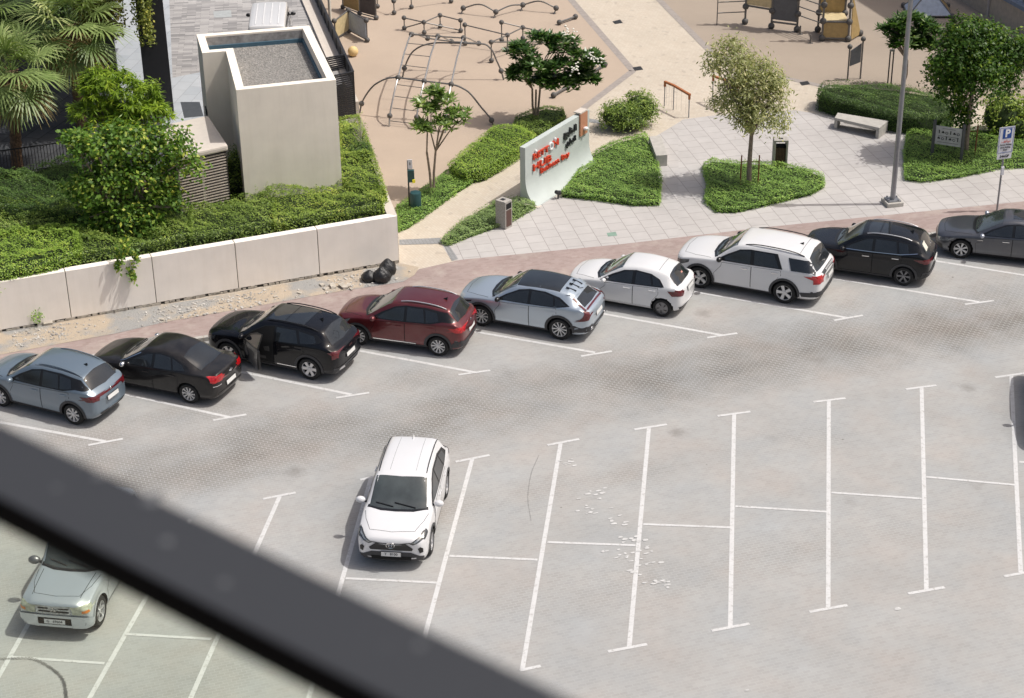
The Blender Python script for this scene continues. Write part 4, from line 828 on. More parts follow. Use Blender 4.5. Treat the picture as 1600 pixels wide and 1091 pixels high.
    c.part('grille_slots', M_GAP, [('F', [(-.38, .92), (-.11, .92), (-.14, .88), (-.38, .88)]), ('F', [(.38, .92), (.11, .92), (.14, .88), (.38, .88)]), ('F', [(-.38, .82), (.38, .82), (.38, .78), (-.38, .78)])], off=.02, res=.05)
    h, n_ = c.cast('F', 0, .875); b = MB(); h = h+n_*.03; Y = Vector((0, 1, 0)); Z = Vector((0, 0, 1))
    for aa in (90, 210, 330):
        d = Y*math.cos(rad(aa))+Z*math.sin(rad(aa)); e = Y*math.cos(rad(aa+30))+Z*math.sin(rad(aa+30)); f = Y*math.cos(rad(aa-30))+Z*math.sin(rad(aa-30))
        p = [h, h+f*.05, h+d*.087, h+e*.05]; b.add(p+[x+n_*.012 for x in p], [(4, 7, 6, 5), (4, 5, 6, 7), (0, 1, 5, 4), (1, 2, 6, 5), (2, 3, 7, 6), (3, 0, 4, 7)])
    b.build('emblem', M_CHROME, c.root, local=True)
    c.part('bumper_grille', M_GAP, [('F', [(-.42, .62), (.42, .62), (.42, .42), (-.42, .42)])], off=.012)
    c.part('front_bumper', pq, [('F', [(-.9, .7), (-.42, .7), (-.42, .36), (-.86, .38)]), ('F', [(.9, .7), (.42, .7), (.42, .36), (.86, .38)]), ('F', [(-.42, .7), (.42, .7), (.42, .63), (-.42, .63)])], off=.035)
    c.part('bumper_bar', pq, [('F', [(-.42, .43), (.42, .43), (.42, .38), (-.42, .38)])], off=.03)
    c.plate('F', 0, .52, 'G   69604', .52, .115, .035)
    # ---- the car whose shadow falls in from the right
    tag(off, 'white SUV standing just past the right edge, seen mainly as a shadow', 'car', 'cars parked in the bays'); off.name = 'white_suv'
    return off
OFF = build_cars()
b0, b1 = at(1580, 590, 0), at(1592, 800, 0); d = (b1-b0).normalized()
OFF.rotation_euler.z = math.atan2(d.y, d.x); q = at(1664, 648, 0); OFF.location = (q.x+.0, q.y, 0)
# ------------------------------------------------------------------ walls, buildings, furniture
M_WALL = mat('cream_render', (.89, .83, .755), .85, var=.04, scale=1.5, bump=.05, bscale=90)
def streaky(m):                            # rain streaks down rendered walls
    q = N(m.name+'_'); t = m.node_tree; b = t.nodes['Principled BSDF']; src = b.inputs['Base Color'].links[0].from_socket
    tc = t.nodes.new('ShaderNodeTexCoord'); mp = t.nodes.new('ShaderNodeMapping'); mp.inputs['Scale'].default_value = (2.6, 2.6, .22); t.links.new(tc.outputs['Object'], mp.inputs[0])
    n = t.nodes.new('ShaderNodeTexNoise'); n.inputs['Scale'].default_value = 1.6; n.inputs['Detail'].default_value = 6; n.inputs['Roughness'].default_value = .7; t.links.new(mp.outputs[0], n.inputs['Vector'])
    r = t.nodes.new('ShaderNodeValToRGB'); r.color_ramp.elements[0].position = .3; r.color_ramp.elements[0].color = (.955, .95, .94, 1); r.color_ramp.elements[1].position = .55; t.links.new(n.outputs[0], r.inputs[0])
    x = t.nodes.new('ShaderNodeMixRGB'); x.blend_type = 'MULTIPLY'; x.inputs[0].default_value = 1; t.links.new(src, x.inputs[1]); t.links.new(r.outputs[0], x.inputs[2]); t.links.new(x.outputs[0], b.inputs['Base Color'])
    bpy.data.materials.remove(q.m)
streaky(M_WALL)
M_COPE = mat('cream_coping', (.56, .505, .445), .8, var=.04)
M_CONC = mat('pale_concrete', (.42, .4, .365), .85, var=.1, scale=5, bump=.15)
M_CHAR = mat('charcoal_cladding', (.022, .022, .026), .55, var=.1)
M_STEEL = mat('dark_steel', (.035, .035, .038), .5, .3)
W1 = at(624, 411); W0 = at(-420, 594); WT = 1.85
wd = (W1-W0).normalized(); wn = Vector((-wd.y, wd.x, 0)); WL = (W1-W0).length
wall = thing('retaining_wall', 'cream panelled planter wall running along the sandy strip with dark joints', 'wall', W0)
xs = [0.0]
for px, py in [(-300, 573), (-170, 550), (-30, 526), (113, 503), (246, 479), (374, 456), (501, 434)]:
    p = at(px, py); xs.append((p-W0).dot(wd))
xs.append(WL)
for a, b in zip(xs[:-1], xs[1:]):
    m = MB(); p, q = W0+wd*(a+.012), W0+wd*(b-.012)
    m.prism([tuple(p.xy), tuple(q.xy), tuple((q+wn*.28).xy), tuple((p+wn*.28).xy)], .22, WT)
    m.build('panel', M_WALL, wall, bevel=.012)
p, q = W0+wn*.05, W1+wn*.05; m = MB().prism([tuple(p.xy), tuple(q.xy), tuple((q+wn*.2).xy), tuple((p+wn*.2).xy)], 0, WT-.03); m.build('backing', mat('wall_shadow_gap', (.06, .055, .05), .95), wall)
m = MB()
for t in np.linspace(.0, 1, 210):
    if RNG.random() < .25: continue
    p = W0.lerp(W1, t)+wd*RNG.normal()*.03; s = RNG.uniform(.05, .1); m.box((p.x+wn.x*.06, p.y+wn.y*.06, .15+RNG.random()*.04), (s*1.8, .14, s), math.atan2(wd.y, wd.x))
m.build('footing', M_BLK, wall)
W2 = at(560, 193, WT); W2.z = GZ
sd = (W2-W1).normalized(); sn = Vector((-sd.y, sd.x, 0))
m = MB().prism([tuple(W1.xy), tuple((W1-wd*.28-sd*0+wn*.28).xy)]+[tuple((W2+sn*.28).xy), tuple(W2.xy)], .12, WT+.004); m.build('side_wall', M_COPE, wall, bevel=.012)
soil = MB().sheet([tuple((W0+wn*.2).xy), tuple((W1+wn*.2-wd*.2).xy), tuple((W2+sn*.2).xy), (-8, 66), (-14, 61.2), (-60, 60.3), (-60, 45)], CZ-.05).build('planter_soil', mat('planter_soil', (.09, .07, .05), .95)); tag(soil, kind='structure')
# pump house
TZ = 5.84
pl = [at(x, y, TZ) for x, y in ((369, 141), (525, 125), (483, 40), (307, 54), (316, 83), (353, 80))]
th = thing('pump_house', 'square cream rendered block with a gravel roof and a stepped left corner', 'building', (pl[0].x, pl[0].y, CZ))
M_TOWER = mat('tower_render', (.9, .82, .71), .9, var=.05, scale=1.2, bump=.06, bscale=70)
streaky(M_TOWER)
def inset(poly, d):
    n = len(poly); out = []
    for i in range(n):
        a, b, c = (Vector(poly[(i+k) % n][:2]) for k in (-1, 0, 1)); u, v = (b-a).normalized(), (c-b).normalized()
        n1, n2 = Vector((-u.y, u.x)), Vector((-v.y, v.x)); k = (n1+n2)/(1+n1.dot(n2)); out.append(tuple(b+k*d))
    return out
op = [tuple(p.xy) for p in pl]; ip = inset(op, .27); n = len(op)
m = MB(); m.add([(*p, CZ-.1) for p in op]+[(*p, TZ) for p in op]+[(*p, TZ) for p in ip]+[(*p, TZ-.55) for p in ip], [(k*n+i, k*n+(i+1) % n, (k+1)*n+(i+1) % n, (k+1)*n+i) for k in range(3) for i in range(n)])
m.build('walls', M_TOWER, th)
q = N('roof_gravel'); v = q.coord(); vo = q.n('TexVoronoi'); vo.inputs['Scale'].default_value = 15; q.l(v, vo.inputs['Vector'])
c = q.mix(q.noise(vo.outputs['Color'], 3, 1), (.06, .058, .055), (.42, .4, .37)); q.set(Base_Color=c, Roughness=.95); q.bump(vo.outputs['Distance'], 1., .04)
MB().sheet(ip, TZ-.5).build('roof', q.m, th)
m = MB(); M_BLUE = mat('blue_membrane', (.06, .13, .18), .6)
for i in (1, 2):
    a, b = Vector((*ip[i], 0)), Vector((*ip[(i+1) % n], 0)); d = (b-a).normalized(); nn = Vector((-d.y, d.x, 0))
    m.prism([tuple((a+d*.02).xy), tuple((b-d*.02).xy), tuple((b-d*.02+nn*.06).xy), tuple((a+d*.02+nn*.06).xy)], TZ-.5, TZ-.36)
m.build('roof_membrane', M_BLUE, th)
m = MB(); a, b = Vector((*ip[2], 0)), Vector((*ip[3], 0)); d = (b-a).normalized(); nn = Vector((-d.y, d.x, 0)); a += nn*.004; b += nn*.004
m.add([a+d*.02+Vector((0, 0, TZ-.36)), b-d*.02+Vector((0, 0, TZ-.36)), b-d*.02+Vector((0, 0, TZ-.06)), a+d*.02+Vector((0, 0, TZ-.06))], [(3, 2, 1, 0)])
m.build('weathered_lining', mat('stained_render', (.3, .29, .28), .9, var=.35, scale=4), th)
m = MB(); p = Vector((*op[4], 0)); q2 = Vector((*op[3], 0)); d = (q2-p).normalized(); nn = Vector((-d.y, d.x, 0)); m.prism([tuple((p+d*.1-nn*-.01).xy), tuple((p+d*.55+nn*.01).xy), tuple((p+d*.55+nn*.05).xy), tuple((p+d*.1+nn*.05).xy)], CZ+.05, CZ+2.1); m.build('door', M_STEEL, th)
# louvred vent housing
VZ = 4.0; vt = [at(x, y, VZ) for x, y in ((312, 237), (356, 227), (325, 180), (258, 186))]; vt[3] = vt[0]+(vt[2]-vt[1])*1.0
vt = [vt[0]+(vt[0]-vt[1])*.9, vt[1], vt[2], vt[2]+(vt[0]-vt[1])*1.9]
vh = thing('vent_housing', 'low louvred vent housing with a flat cream lid beside the pump house', 'vent', (vt[1].x, vt[1].y, CZ))
vp = [tuple(p.xy) for p in vt]; MB().prism(vp, VZ-.2, VZ).build('lid', M_COPE, vh, bevel=.06)
ins = inset(vp, .1); MB().prism(inset(vp, .16), CZ-.1, VZ-.2).build('core', mat('vent_dark', (.03, .028, .026), .9), vh)
for i in range(2):
    a, b = Vector((*ins[i], 0)), Vector((*ins[i+1], 0)); m = MB()
    for z in np.arange(CZ, VZ-.22, .1): m.beam(a+Vector((0, 0, z)), b+Vector((0, 0, z+.0)), .09, .035, up=(0, 0, 1))
    m.build('louvre', mat('louvre_beige', (.47, .41, .35), .7), vh)
    for t in (0, .5, 1): m = MB(); p = a.lerp(b, t); m.box((p.x, p.y, (CZ+VZ-.2)/2), (.07, .07, VZ-.25-CZ)); m.build('post', M_COPE, vh)
# charcoal columns and the vine canopy
ch = thing('canopy_frame', 'tall charcoal columns carrying a dark canopy with hanging vines', 'canopy', at(247, 178, CZ))
def column(a, b, dpt, h, name='column'):
    p, q = at(*a, CZ), at(*b, CZ); d = (q-p).normalized(); nn = Vector((-d.y, d.x, 0))
    MB().prism([tuple(p.xy), tuple(q.xy), tuple((q+nn*dpt).xy), tuple((p+nn*dpt).xy)], CZ, h).build(name, M_CHAR, ch)
column((231, 181), (272, 178), .7, 8.5); column((143, 136), (186, 133), .6, 8.5)
MB().prism([(-21, 67.6), (-12.4, 68.2), (-12.4, 75), (-21, 75)], 8.5, 9.1).build('roof_slab', M_CHAR, ch)
MB().prism([(-21, 67.1), (-12.9, 67.6), (-12.9, 68.2), (-21, 67.6)], 7.0, 8.5).build('planter_trough', M_CHAR, ch)
# fence above the playground
fz0, fz1 = .3, 2.05; f0, f1 = at(440, -80), at(556, 190)
fd = (f1-f0).normalized(); fn = Vector((-fd.y, fd.x, 0))
fw = thing('slatted_fence', 'tall black slatted fence between the courtyard and the playground', 'fence', f1)
MB().prism([tuple((f0+fn*-.05).xy), tuple((f1+fn*-.05).xy), tuple((f1+fn*-.3).xy), tuple((f0+fn*-.3).xy)], 0, CZ+.02).build('base_wall', M_COPE, fw)
MB().prism([tuple((f0+fn*-.3).xy), tuple((f1+fn*-.3-fd*2.2).xy), tuple((f1+fn*-.62-fd*2.2).xy), tuple((f0+fn*-.62).xy)], 0, CZ+.12).build('coping', M_COPE, fw)
m = MB()
for z in np.arange(fz0, fz1, .085): m.beam(f0+Vector((0, 0, z)), f1+Vector((0, 0, z)), .02, .055)
m.beam(f0+Vector((0, 0, fz1+.03)), f1+Vector((0, 0, fz1+.03)), .09, .03)
m.build('slats', M_STEEL, fw)
L = (f1-f0).length
for t in np.arange(.02, L, 1.15): m = MB(); p = f1-fd*t; m.box((p.x, p.y, 1.1), (.06, .06, 1.95)); m.build('post', M_STEEL, fw)
g0 = at(529, 196); g0 = f1+(Vector((g0.x-f1.x, g0.y-f1.y, 0)).normalized())*1.05
for nm, off in (('end_panel', 0), ('inner_panel', 2.1)):
    a, b = f1-fd*off, g0-fd*off; m = MB()
    for z in np.arange(.3, fz1, .085): m.beam(a+Vector((0, 0, z)), b+Vector((0, 0, z)), .02, .06)
    m.beam(a+Vector((0, 0, fz1+.03)), b+Vector((0, 0, fz1+.03)), .07, .05); m.beam(a+Vector((0, 0, .2)), a+Vector((0, 0, fz1)), .06, .06); m.beam(b+Vector((0, 0, .2)), b+Vector((0, 0, fz1)), .06, .06)
    m.build(nm, M_STEEL, fw)
MB().prism([tuple(p.xy) for p in (f1-fd*.1+fn*.02, f1+fd*.05+fn*.02, g0+fd*.05, g0-fd*.1)], .1, .28).build('plinth', M_CONC, fw)
MB().prism([tuple(p.xy) for p in (f1+fn*.02, f1+fn*.16, f1-fd*2+fn*.16, f1-fd*2+fn*.02)], .1, .95).build('buttress', M_COPE, fw)
p = at(517, 47); m = MB(); m.tube([(p.x, p.y, .1), (p.x, p.y, 5)], .07, 10); tag(m.build('pole', mat('cream_pole', (.7, .66, .58), .5), smooth=True), 'plain cream pole standing just behind the black slatted fence', 'pole')
# black railing behind the planter
ra, rb_ = at(-60, 287, CZ), at(112, 262, CZ); rl = thing('railing', 'black picket railing at the back of the planter below the palms', 'railing', ra)
m = MB(); nP = 26
for z in (CZ+.12, CZ+1.0): m.beam(ra+Vector((0, 0, z-CZ)), rb_+Vector((0, 0, z-CZ)), .04, .04)
m.build('rail', M_STEEL, rl); m = MB()
for t in np.linspace(0, 1, 36): p = ra.lerp(rb_, t); m.box((p.x, p.y, CZ+.55), (.02, .02, .9))
m.build('pickets', M_STEEL, rl)
# monument sign: thin wall whose face curves out at the foot
s0, s1 = at(819, 318), at(907, 262); s1 = s0+(s1-s0)*1.02
sg_ = thing('monument_sign', 'pale green curved sign wall with red and black lettering beside the path', 'sign', s0)
d = (s1-s0).normalized(); nn = Vector((d.y, -d.x, 0)); ztop = over(818, 231, s0).z
s1 = s0+d*((onplane(918, 250, s0, s1)-s0).dot(d)); LS = (s1-s0).length
prof = [(-.16, .12), (.0-.16, ztop), (.06, ztop), (.06, 1.05)]
for t in np.linspace(0, 1, 9)[1:]: a = t*math.pi/2; prof.append((.06+.56*(1-math.cos(a))*.95, 1.05-.9*math.sin(a)))
prof += [(.6, .12)]
vs = [s+nn*x+Vector((0, 0, z-GZ)) for s in (s0, s1) for x, z in prof]; k = len(prof); mat_s = mat('pale_green_render', (.47, .515, .495), .8, var=.05, scale=1.5)
m = MB(); m.add(vs, [(i, (i+1) % k, k+(i+1) % k, k+i) for i in range(k)]+[tuple(range(k-1, -1, -1)), tuple(range(k, 2*k))])
b = bmesh.new(); o = m.build('sign_wall', mat_s, sg_); b.from_mesh(o.data); bmesh.ops.recalc_face_normals(b, faces=b.faces); b.to_mesh(o.data); b.free()
o.data.polygons.foreach_set('use_smooth', [True]*len(o.data.polygons)); o.data.set_sharp_from_angle(angle=rad(30))
m = MB().prism([tuple((s0-d*.12+nn*-.5).xy), tuple((s0+d*.1+nn*-.5).xy), tuple((s0+d*.1+nn*.68).xy), tuple((s0-d*.12+nn*.68).xy)], .12, .15); m.build('base_slab', M_COPE, sg_)
M_LRED = mat('red_letters', (.56, .055, .025), .45, var=.05); M_LBLK = mat('black_letters', (.02, .022, .024), .5); M_LWHT = mat('white_letters', (.8, .8, .8), .5)
R3 = Matrix((d, Vector((0, 0, 1)), nn)).transposed().to_4x4()
def sl(px, py): return onplane(px, py, s0+nn*.06, s1+nn*.06)
def words(txt, px0, px1, size, m_, name, bold=.01, align='CENTER', ital=0):
    a, b_ = sl(*px0), sl(*px1); c = (a+b_)/2+nn*.035; w_ = (b_-a).length
    cu = text_mesh(txt, 1, .07/size, m_, name, sg_, Matrix.Identity(4), bold=bold)
    xs_ = [v.co.x for v in cu.data.vertices]; ys_ = [v.co.y for v in cu.data.vertices]; sc = w_/(max(xs_)-min(xs_)); hy = size/(max(ys_)-min(ys_))
    cu.data.transform(Matrix.Translation(Vector((c.x, c.y, c.z))-rootloc(sg_)) @ R3 @ Matrix.Diagonal((sc, hy, size, 1)) @ Matrix.Translation((-(max(xs_)+min(xs_))/2, -(max(ys_)+min(ys_))/2, 0)))
words('RETT', (832, 246), (856, 231), .22, M_LRED, 'red_lettering'); words('N', (863, 226), (871, 220), .24, M_LRED, 'red_lettering'); words('O', (857, 230), (863, 226), .3, M_LWHT, 'white_lettering')
words('HUB', (832, 262), (860, 246), .25, M_LRED, 'red_lettering')
words('Business Bay', (843, 269), (888, 240), .25, M_LRED, 'red_lettering', .004)
ar1 = '\ufe8d\ufedf\ufea8\ufee0\ufef4\ufe9e'[::-1]; ar2 = '\ufe8d\ufedf\ufe98\ufea0\ufe8e\ufead\ufef1'[::-1]
words(ar1, (880, 215), (899, 198), .38, M_LBLK, 'black_lettering', .02); words(ar2, (883, 227), (898, 216), .3, M_LBLK, 'black_lettering', .02)
for px, py in ((836, 236), (866, 217), (845, 250)): p = sl(px, py); m = MB(); m.ball(p+nn*.04, .06, 10, 6, (1, .6, 1)); m.build('white_dot', M_LWHT, sg_, smooth=True)
m = MB(); a, b_ = sl(905, 186), sl(916, 178); zt = ztop+.06; zl = sl(907, 212).z
m.prism([tuple((a+nn*.0).xy), tuple((b_+nn*.0).xy), tuple((b_+nn*.06).xy), tuple((a+nn*.06).xy)], zl, zt); m.k = 1; m.prism([tuple((a-nn*.24).xy), tuple((b_-nn*.24).xy), tuple((b_+nn*.06).xy), tuple((a+nn*.06).xy)], zt, zt+.05)
m.build('copper_strap', [mat('copper_panel', (.46, .21, .12), .45, var=.08), M_COPE], sg_); m = MB(); p = sl(911, 200); m.ball(p+nn*.12, .09, 10, 6, (1.2, 1, .8)); m.build('strap_lamp', M_LWHT, sg_, smooth=True)
# ground spotlight, bins, benches, poles
p = at(872, 311); sp_ = thing('spotlight', 'small black spotlight at the foot of the curved sign', 'light', p); m = MB(); m.tube([p, p+Vector((0, 0, .16))], .03, 8); m.build('stem', M_STEEL, sp_)
m = MB(); m.tube([p+Vector((.06, .08, .2)), p+Vector((-.08, -.06, .3))], [.09, .07], 10); m.build('lamp_head', M_STEEL, sp_)
M_TERR = mat('speckled_stone', (.36, .34, .31), .8, var=.35, scale=40); M_BROWN = mat('brown_panel', (.09, .045, .035), .5)
b0, b1_, b2 = at(790, 359.5), at(800.5, 354), at(774.5, 355); u = (b1_-b0); v_ = (b2-b0); hB = 1.15
bn = thing('litter_bin', 'stone litter bin with a brown door at the corner of the low bed', 'bin', b0)
qd = [b0, b0+u, b0+u+v_, b0+v_]; MB().prism([tuple(p.xy) for p in qd], .124, hB).build('body', M_TERR, bn, bevel=.01)
un = Vector((u.y, -u.x, 0)).normalized(); a, b_ = b0+u*.12+un*.004, b0+u*.88+un*.004
for z0, z1, mm, nm in ((.2, .82, M_BROWN, 'door'), (.86, 1.07, M_GAP, 'opening')):
    m = MB().prism([tuple(p.xy) for p in (a, b_, b_-un*.03, a-un*.03)], z0, z1); m.build(nm, mm, bn)
m = MB().prism([tuple((b0+u*s_+v_*t).xy) for s_, t in ((.3, .4), (.7, .4), (.7, .75), (.3, .75))], hB, hB+.012); m.build('ashtray', M_STEEL, bn)
p = at(1218.5, 263); bn = thing('litter_bin', 'slim stone litter bin with dark slatted front behind the round lawn', 'bin', p)
m = MB(); hB = .124+over(1218, 221, p).z-.12
for sx in (-.23, .23): m.box((p.x+sx, p.y+.18, hB/2+.06), (.07, .4, hB-.12))
m.box((p.x, p.y+.18, hB), (.53, .4, .07)); m.build('frame', M_TERR, bn, bevel=.008)
m = MB(); 
for sx in np.linspace(-.16, .16, 7): m.box((p.x+sx, p.y+.03, .12+.42), (.035, .03, .75))
m.k = 1; m.box((p.x, p.y+.2, .55), (.38, .3, .84)); m.build('slats', [M_BROWN, M_GAP], bn)
MB().box((p.x, p.y+.18, hB+.04), (.16, .1, .012)).build('ashtray', M_STEEL, bn)
def block_bench(label, pts, h, legs):
    P = [at(*q_, GZ+h) for q_ in pts]; b = thing('bench', label, 'bench', (P[0].x, P[0].y, GZ), group=None); pp = [tuple(p.xy) for p in P]
    if not legs: MB().prism(pp, .12, GZ+h).build('block', M_CONC, b, bevel=.015)
    else:
        MB().prism(pp, GZ+h-.11, GZ+h).build('seat', M_CONC, b, bevel=.012)
        A, B, C, D = P
        for t0, t1 in ((0, .07), (.93, 1)): MB().prism([tuple(A.lerp(B, t).xy) for t in (t0, t1)]+[tuple(D.lerp(C, t).xy) for t in (t1, t0)], .12, GZ+h-.113).build('leg', M_CONC, b, bevel=.01)
block_bench('pale stone block bench at the end of the triangular lawn', ((1025, 243), (1043, 242), (1033, 212), (1014, 213)), .45, False)
block_bench('long pale stone bench with two legs in front of the trimmed hedge', ((1304, 184), (1374, 200), (1388, 189), (1309, 176)), .46, True)
M_GALV = mat('galvanised_steel', (.3, .31, .33), .45, .7, var=.1)
p = at(1394, 319); lp = thing('lamp_post', 'tall grey steel lamp post on a bolted concrete foot beside the parking bays', 'lamp post', p)
m = MB(); m.tube([(p.x, p.y, .3), (p.x, p.y, 4), (p.x, p.y, 11)], [.095, .085, .07], 14); m.build('pole', M_GALV, lp, smooth=True)
MB().box((p.x, p.y, .2), (.62, .62, .16), rad(12)).build('foot', M_CONC, lp, bevel=.03); m = MB(); m.box((p.x, p.y, .3), (.46, .46, .04), rad(12))
for sx in (-1, 1):
    for sy in (-1, 1): m.box((p.x+sx*.17, p.y+sy*.17, .34), (.05, .05, .06))
m.build('base_plate', M_GALV, lp); m = MB(); m.beam((p.x, p.y, 10.9), (p.x+2., p.y, 11.2), .08, .08); m.box((p.x+2.3, p.y, 11.2), (.7, .3, .12)); m.build('lamp_arm', M_GALV, lp)
# parking sign
p = at(1557.5, 330); ps = thing('parking_sign', 'blue and white P parking sign on a grey post beside the red footpath', 'sign', p); zt = over(1573, 197, p).z
m = MB(); m.tube([p, (p.x, p.y, zt-.1)], .035, 10); m.build('post', M_GALV, ps, smooth=True)
ax = Vector((.96, .28, 0)).normalized(); fx = Vector((ax.y, -ax.x, 0)); R3p = Matrix((ax, Vector((0, 0, 1)), fx)).transposed()
def board(cx, cz, w_, h_, mt, name, off, t=.012, bev=0):
    m = MB(); m.box(p+ax*cx+fx*off+Vector((0, 0, cz-p.z)), (w_, h_, t), ax=R3p); return m.build(name, mt, ps, bevel=bev)
M_SW = mat('sign_white', (.66, .66, .7), .5, var=.03); M_SB = mat('sign_blue', (.012, .07, .3), .5, var=.05)
sgz = zt-.5
board(0, sgz, .6, .98, M_SW, 'sign_board', .045); board(0, zt-1.1, .56, .2, M_SW, 'zone_board', .045)
for cx, cz, w_, h_ in ((-.27, sgz, .012, .92), (.27, sgz, .012, .92), (0, sgz-.455, .54, .012), (0, sgz+.455, .54, .012)): board(cx, cz, w_, h_, M_SB, 'border_line', .053, .004)
board(.02, sgz+.24, .34, .36, M_SB, 'blue_panel', .053, .006)
def st(txt, cx, cz, size, mt, name, bold=.0):
    text_mesh(txt, size, .004, mt, name, ps, Matrix.Translation(p+ax*cx+fx*.06+Vector((0, 0, cz-p.z))-rootloc(ps)) @ R3p.to_4x4(), bold=bold)
st('P', .03, sgz+.24, .38, M_LWHT, 'letter', .015); st('\ufee3\ufeee\ufe8d\ufed7\ufed2'[::-1], 0, sgz-.04, .13, M_LRED, 'lettering'); st('Permit Parking', 0, sgz-.17, .075, M_INK, 'lettering', .002); st('Area Parking', 0, sgz-.27, .075, M_INK, 'lettering', .002); st('Zone', 0, sgz-.36, .075, M_INK, 'lettering', .002); st('346GP', 0, zt-1.1, .13, M_INK, 'lettering', .003)
m = MB(); m.box(p+fx*.05+Vector((0, 0, over(1562, 266, p).z-p.z)), (.1, .3, .06), ax=R3p); m.build('post_plate', M_SW, ps)
# park rules board
a, b_ = at(1455, 251), at(1500.5, 258); pb_ = thing('rules_board', 'grey park board with rows of small symbols between two dark posts', 'sign', a); zt = over(1461, 192, a).z
for q_ in (a, b_): MB().box((q_.x, q_.y, (zt+.1)/2+.06), (.1, .1, zt)).build('post', mat('post_grey', (.06, .065, .07), .6), pb_)
d2 = (b_-a).normalized(); n2 = Vector((d2.y, -d2.x, 0)); Rb = Matrix((d2, Vector((0, 0, 1)), n2)).transposed(); c = (a+b_)/2; w_ = (b_-a).length-.12; zc = zt-.45
MB().box((c.x, c.y, zc), (w_, .72, .03), ax=Rb).build('panel', mat('board_grey', (.42, .42, .42), .6), pb_)
for r in range(2):
    for i in range(6):
        q_ = c+d2*(w_*(-.36+.145*i))+n2*.018; m = MB(); k = (i+r) % 3; z = zc+.12-.24*r
        if k == 0: m.box((q_.x, q_.y, z), (.035, .09, .004), ax=Rb); m.ball((q_.x, q_.y, z+.07), .025, 8, 5)
        elif k == 1: m.box((q_.x, q_.y, z), (.1, .05, .004), ax=Rb); m.box((q_.x, q_.y, z+.04), (.05, .04, .004), ax=Rb)
        else: m.tube([q_+Vector((0, 0, z-q_.z))+d2*.045*math.cos(t)+Vector((0, 0, .045*math.sin(t))) for t in np.linspace(0, 6.28, 13)], .01, 4)
        m.build('symbol', M_INK, pb_)
m = MB()
for z, ww in ((zc+.28, .5), (zc-.02, .8), (zc-.26, .8)): m.box(c+n2*.018+Vector((0, 0, z-c.z)), (w_*ww, .012, .004), ax=Rb)
m.build('text_line', M_PLAST, pb_)
# dog-waste station
p = at(640, 329); dg_ = thing('dog_waste_station', 'dog waste post with white notice, green bag box and round green bin', 'bin', p); M_GRN = mat('dark_green_metal', (.014, .06, .065), .5, var=.1)
zt = over(641, 255, p).z; MB().box((p.x, p.y, .1+zt/2), (.05, .05, zt)).build('post', M_STEEL, dg_)
MB().box((p.x+.08, p.y-.04, zt-.02), (.16, .03, .34)).build('notice', M_SW, dg_); MB().box((p.x+.08, p.y-.06, zt), (.03, .01, .1)).build('symbol', M_INK, dg_)
m = MB(); m.box((p.x+.1, p.y-.08, zt-.45), (.24, .14, .46)); m.build('bag_box', M_GRN, dg_, bevel=.02); MB().box((p.x+.2, p.y-.17, zt-.62), (.1, .04, .12), .3).build('bag', mat('yellow_bag', (.7, .62, .03), .6), dg_)
m = MB(); m.lathe([(.19, .15), (.2, .18), (.2, .8), (.185, .83), (.02, .86)], (p.x+.23, p.y-.02, .0), 18); m.build('bin', M_GRN, dg_, smooth=True, angle=30)
# timber-capped handrail with glass-like mesh and a second one behind the tree
def handrail(label, feet, tops, r):
    P = [at(*f) for f in feet]; T = [over(t[0], t[1], q_) for q_, t in zip(P, tops)]; h = thing('handrail', label, 'handrail', P[0], group='handrails')
    for q_, t in zip(P, T): m = MB(); m.tube([q_, t], .022, 8); m.build('post', M_GALV, h)
    m = MB()
    for a_, c_ in zip(T[:-1], T[1:]): m.beam(a_-(c_-a_)*.04, c_+(c_-a_)*.04, .09, .08)
    for t in (T[0], T[-1]): m.beam(t, t-Vector((0, 0, .2)), .09, .08)
    m.build('top_rail', mat('orange_timber', (.36, .12, .035), .5), h)
    m = MB(); 
    for a_, c_, q0_, q1_ in zip(T[:-1], T[1:], P[:-1], P[1:]):
        for t in np.linspace(.2, .8, 3): m.tube([a_.lerp(c_, t)-Vector((0, 0, .06)), q0_.lerp(q1_, t)+Vector((0, 0, .1))], .004, 4)
    m.build('wires', M_GALV, h)
handrail('short handrail with an orange timber cap beside the oleander bush', ((1038, 166), (1052, 172), (1076, 184)), ((1036, 128), (1053, 134), (1080, 148)), 0)
handrail('short timber-capped handrail half hidden behind the olive-leaved tree', ((1113, 160), (1130, 168), (1150, 178)), ((1112, 119), (1130, 125), (1150, 136)), 0)
# notice panel, bollard light
a, b_ = at(1324, 126), at(1344, 123.5); pn = thing('notice_panel', 'grey panel hung between two ball-topped posts at the edge of the far play surface', 'panel', a); M_BALL = mat('grey_rubber_ball', (.1, .095, .09), .65); M_TUBE = mat('grey_tube', (.16, .155, .15), .45, .4); M_PGREY = mat('grey_panel', (.115, .12, .13), .6)
za, zb = over(1324, 73, a).z, over(1348, 61, b_).z
for q_, z in ((a, za), (b_, zb)): m = MB(); m.tube([q_, (q_.x, q_.y, z)], .035, 8); m.build('post', M_TUBE, pn); m = MB(); m.ball((q_.x, q_.y, z), .11); m.build('ball', M_BALL, pn, smooth=True)
dd = (b_-a).normalized(); m = MB(); zm = min(za, zb); A, B = a+dd*.06, b_-dd*.06; nn3 = Vector((dd.y, -dd.x, 0))*.02
vs = [A+Vector((0, 0, .62)), B+Vector((0, 0, .75)), B+Vector((0, 0, zb-.3)), A+Vector((0, 0, za-.3))]; m.add([v_-nn3 for v_ in vs]+[v_+nn3 for v_ in vs], [(0, 1, 2, 3), (7, 6, 5, 4), (0, 4, 5, 1), (1, 5, 6, 2), (2, 6, 7, 3), (3, 7, 4, 0)]); m.build('panel', M_PGREY, pn)
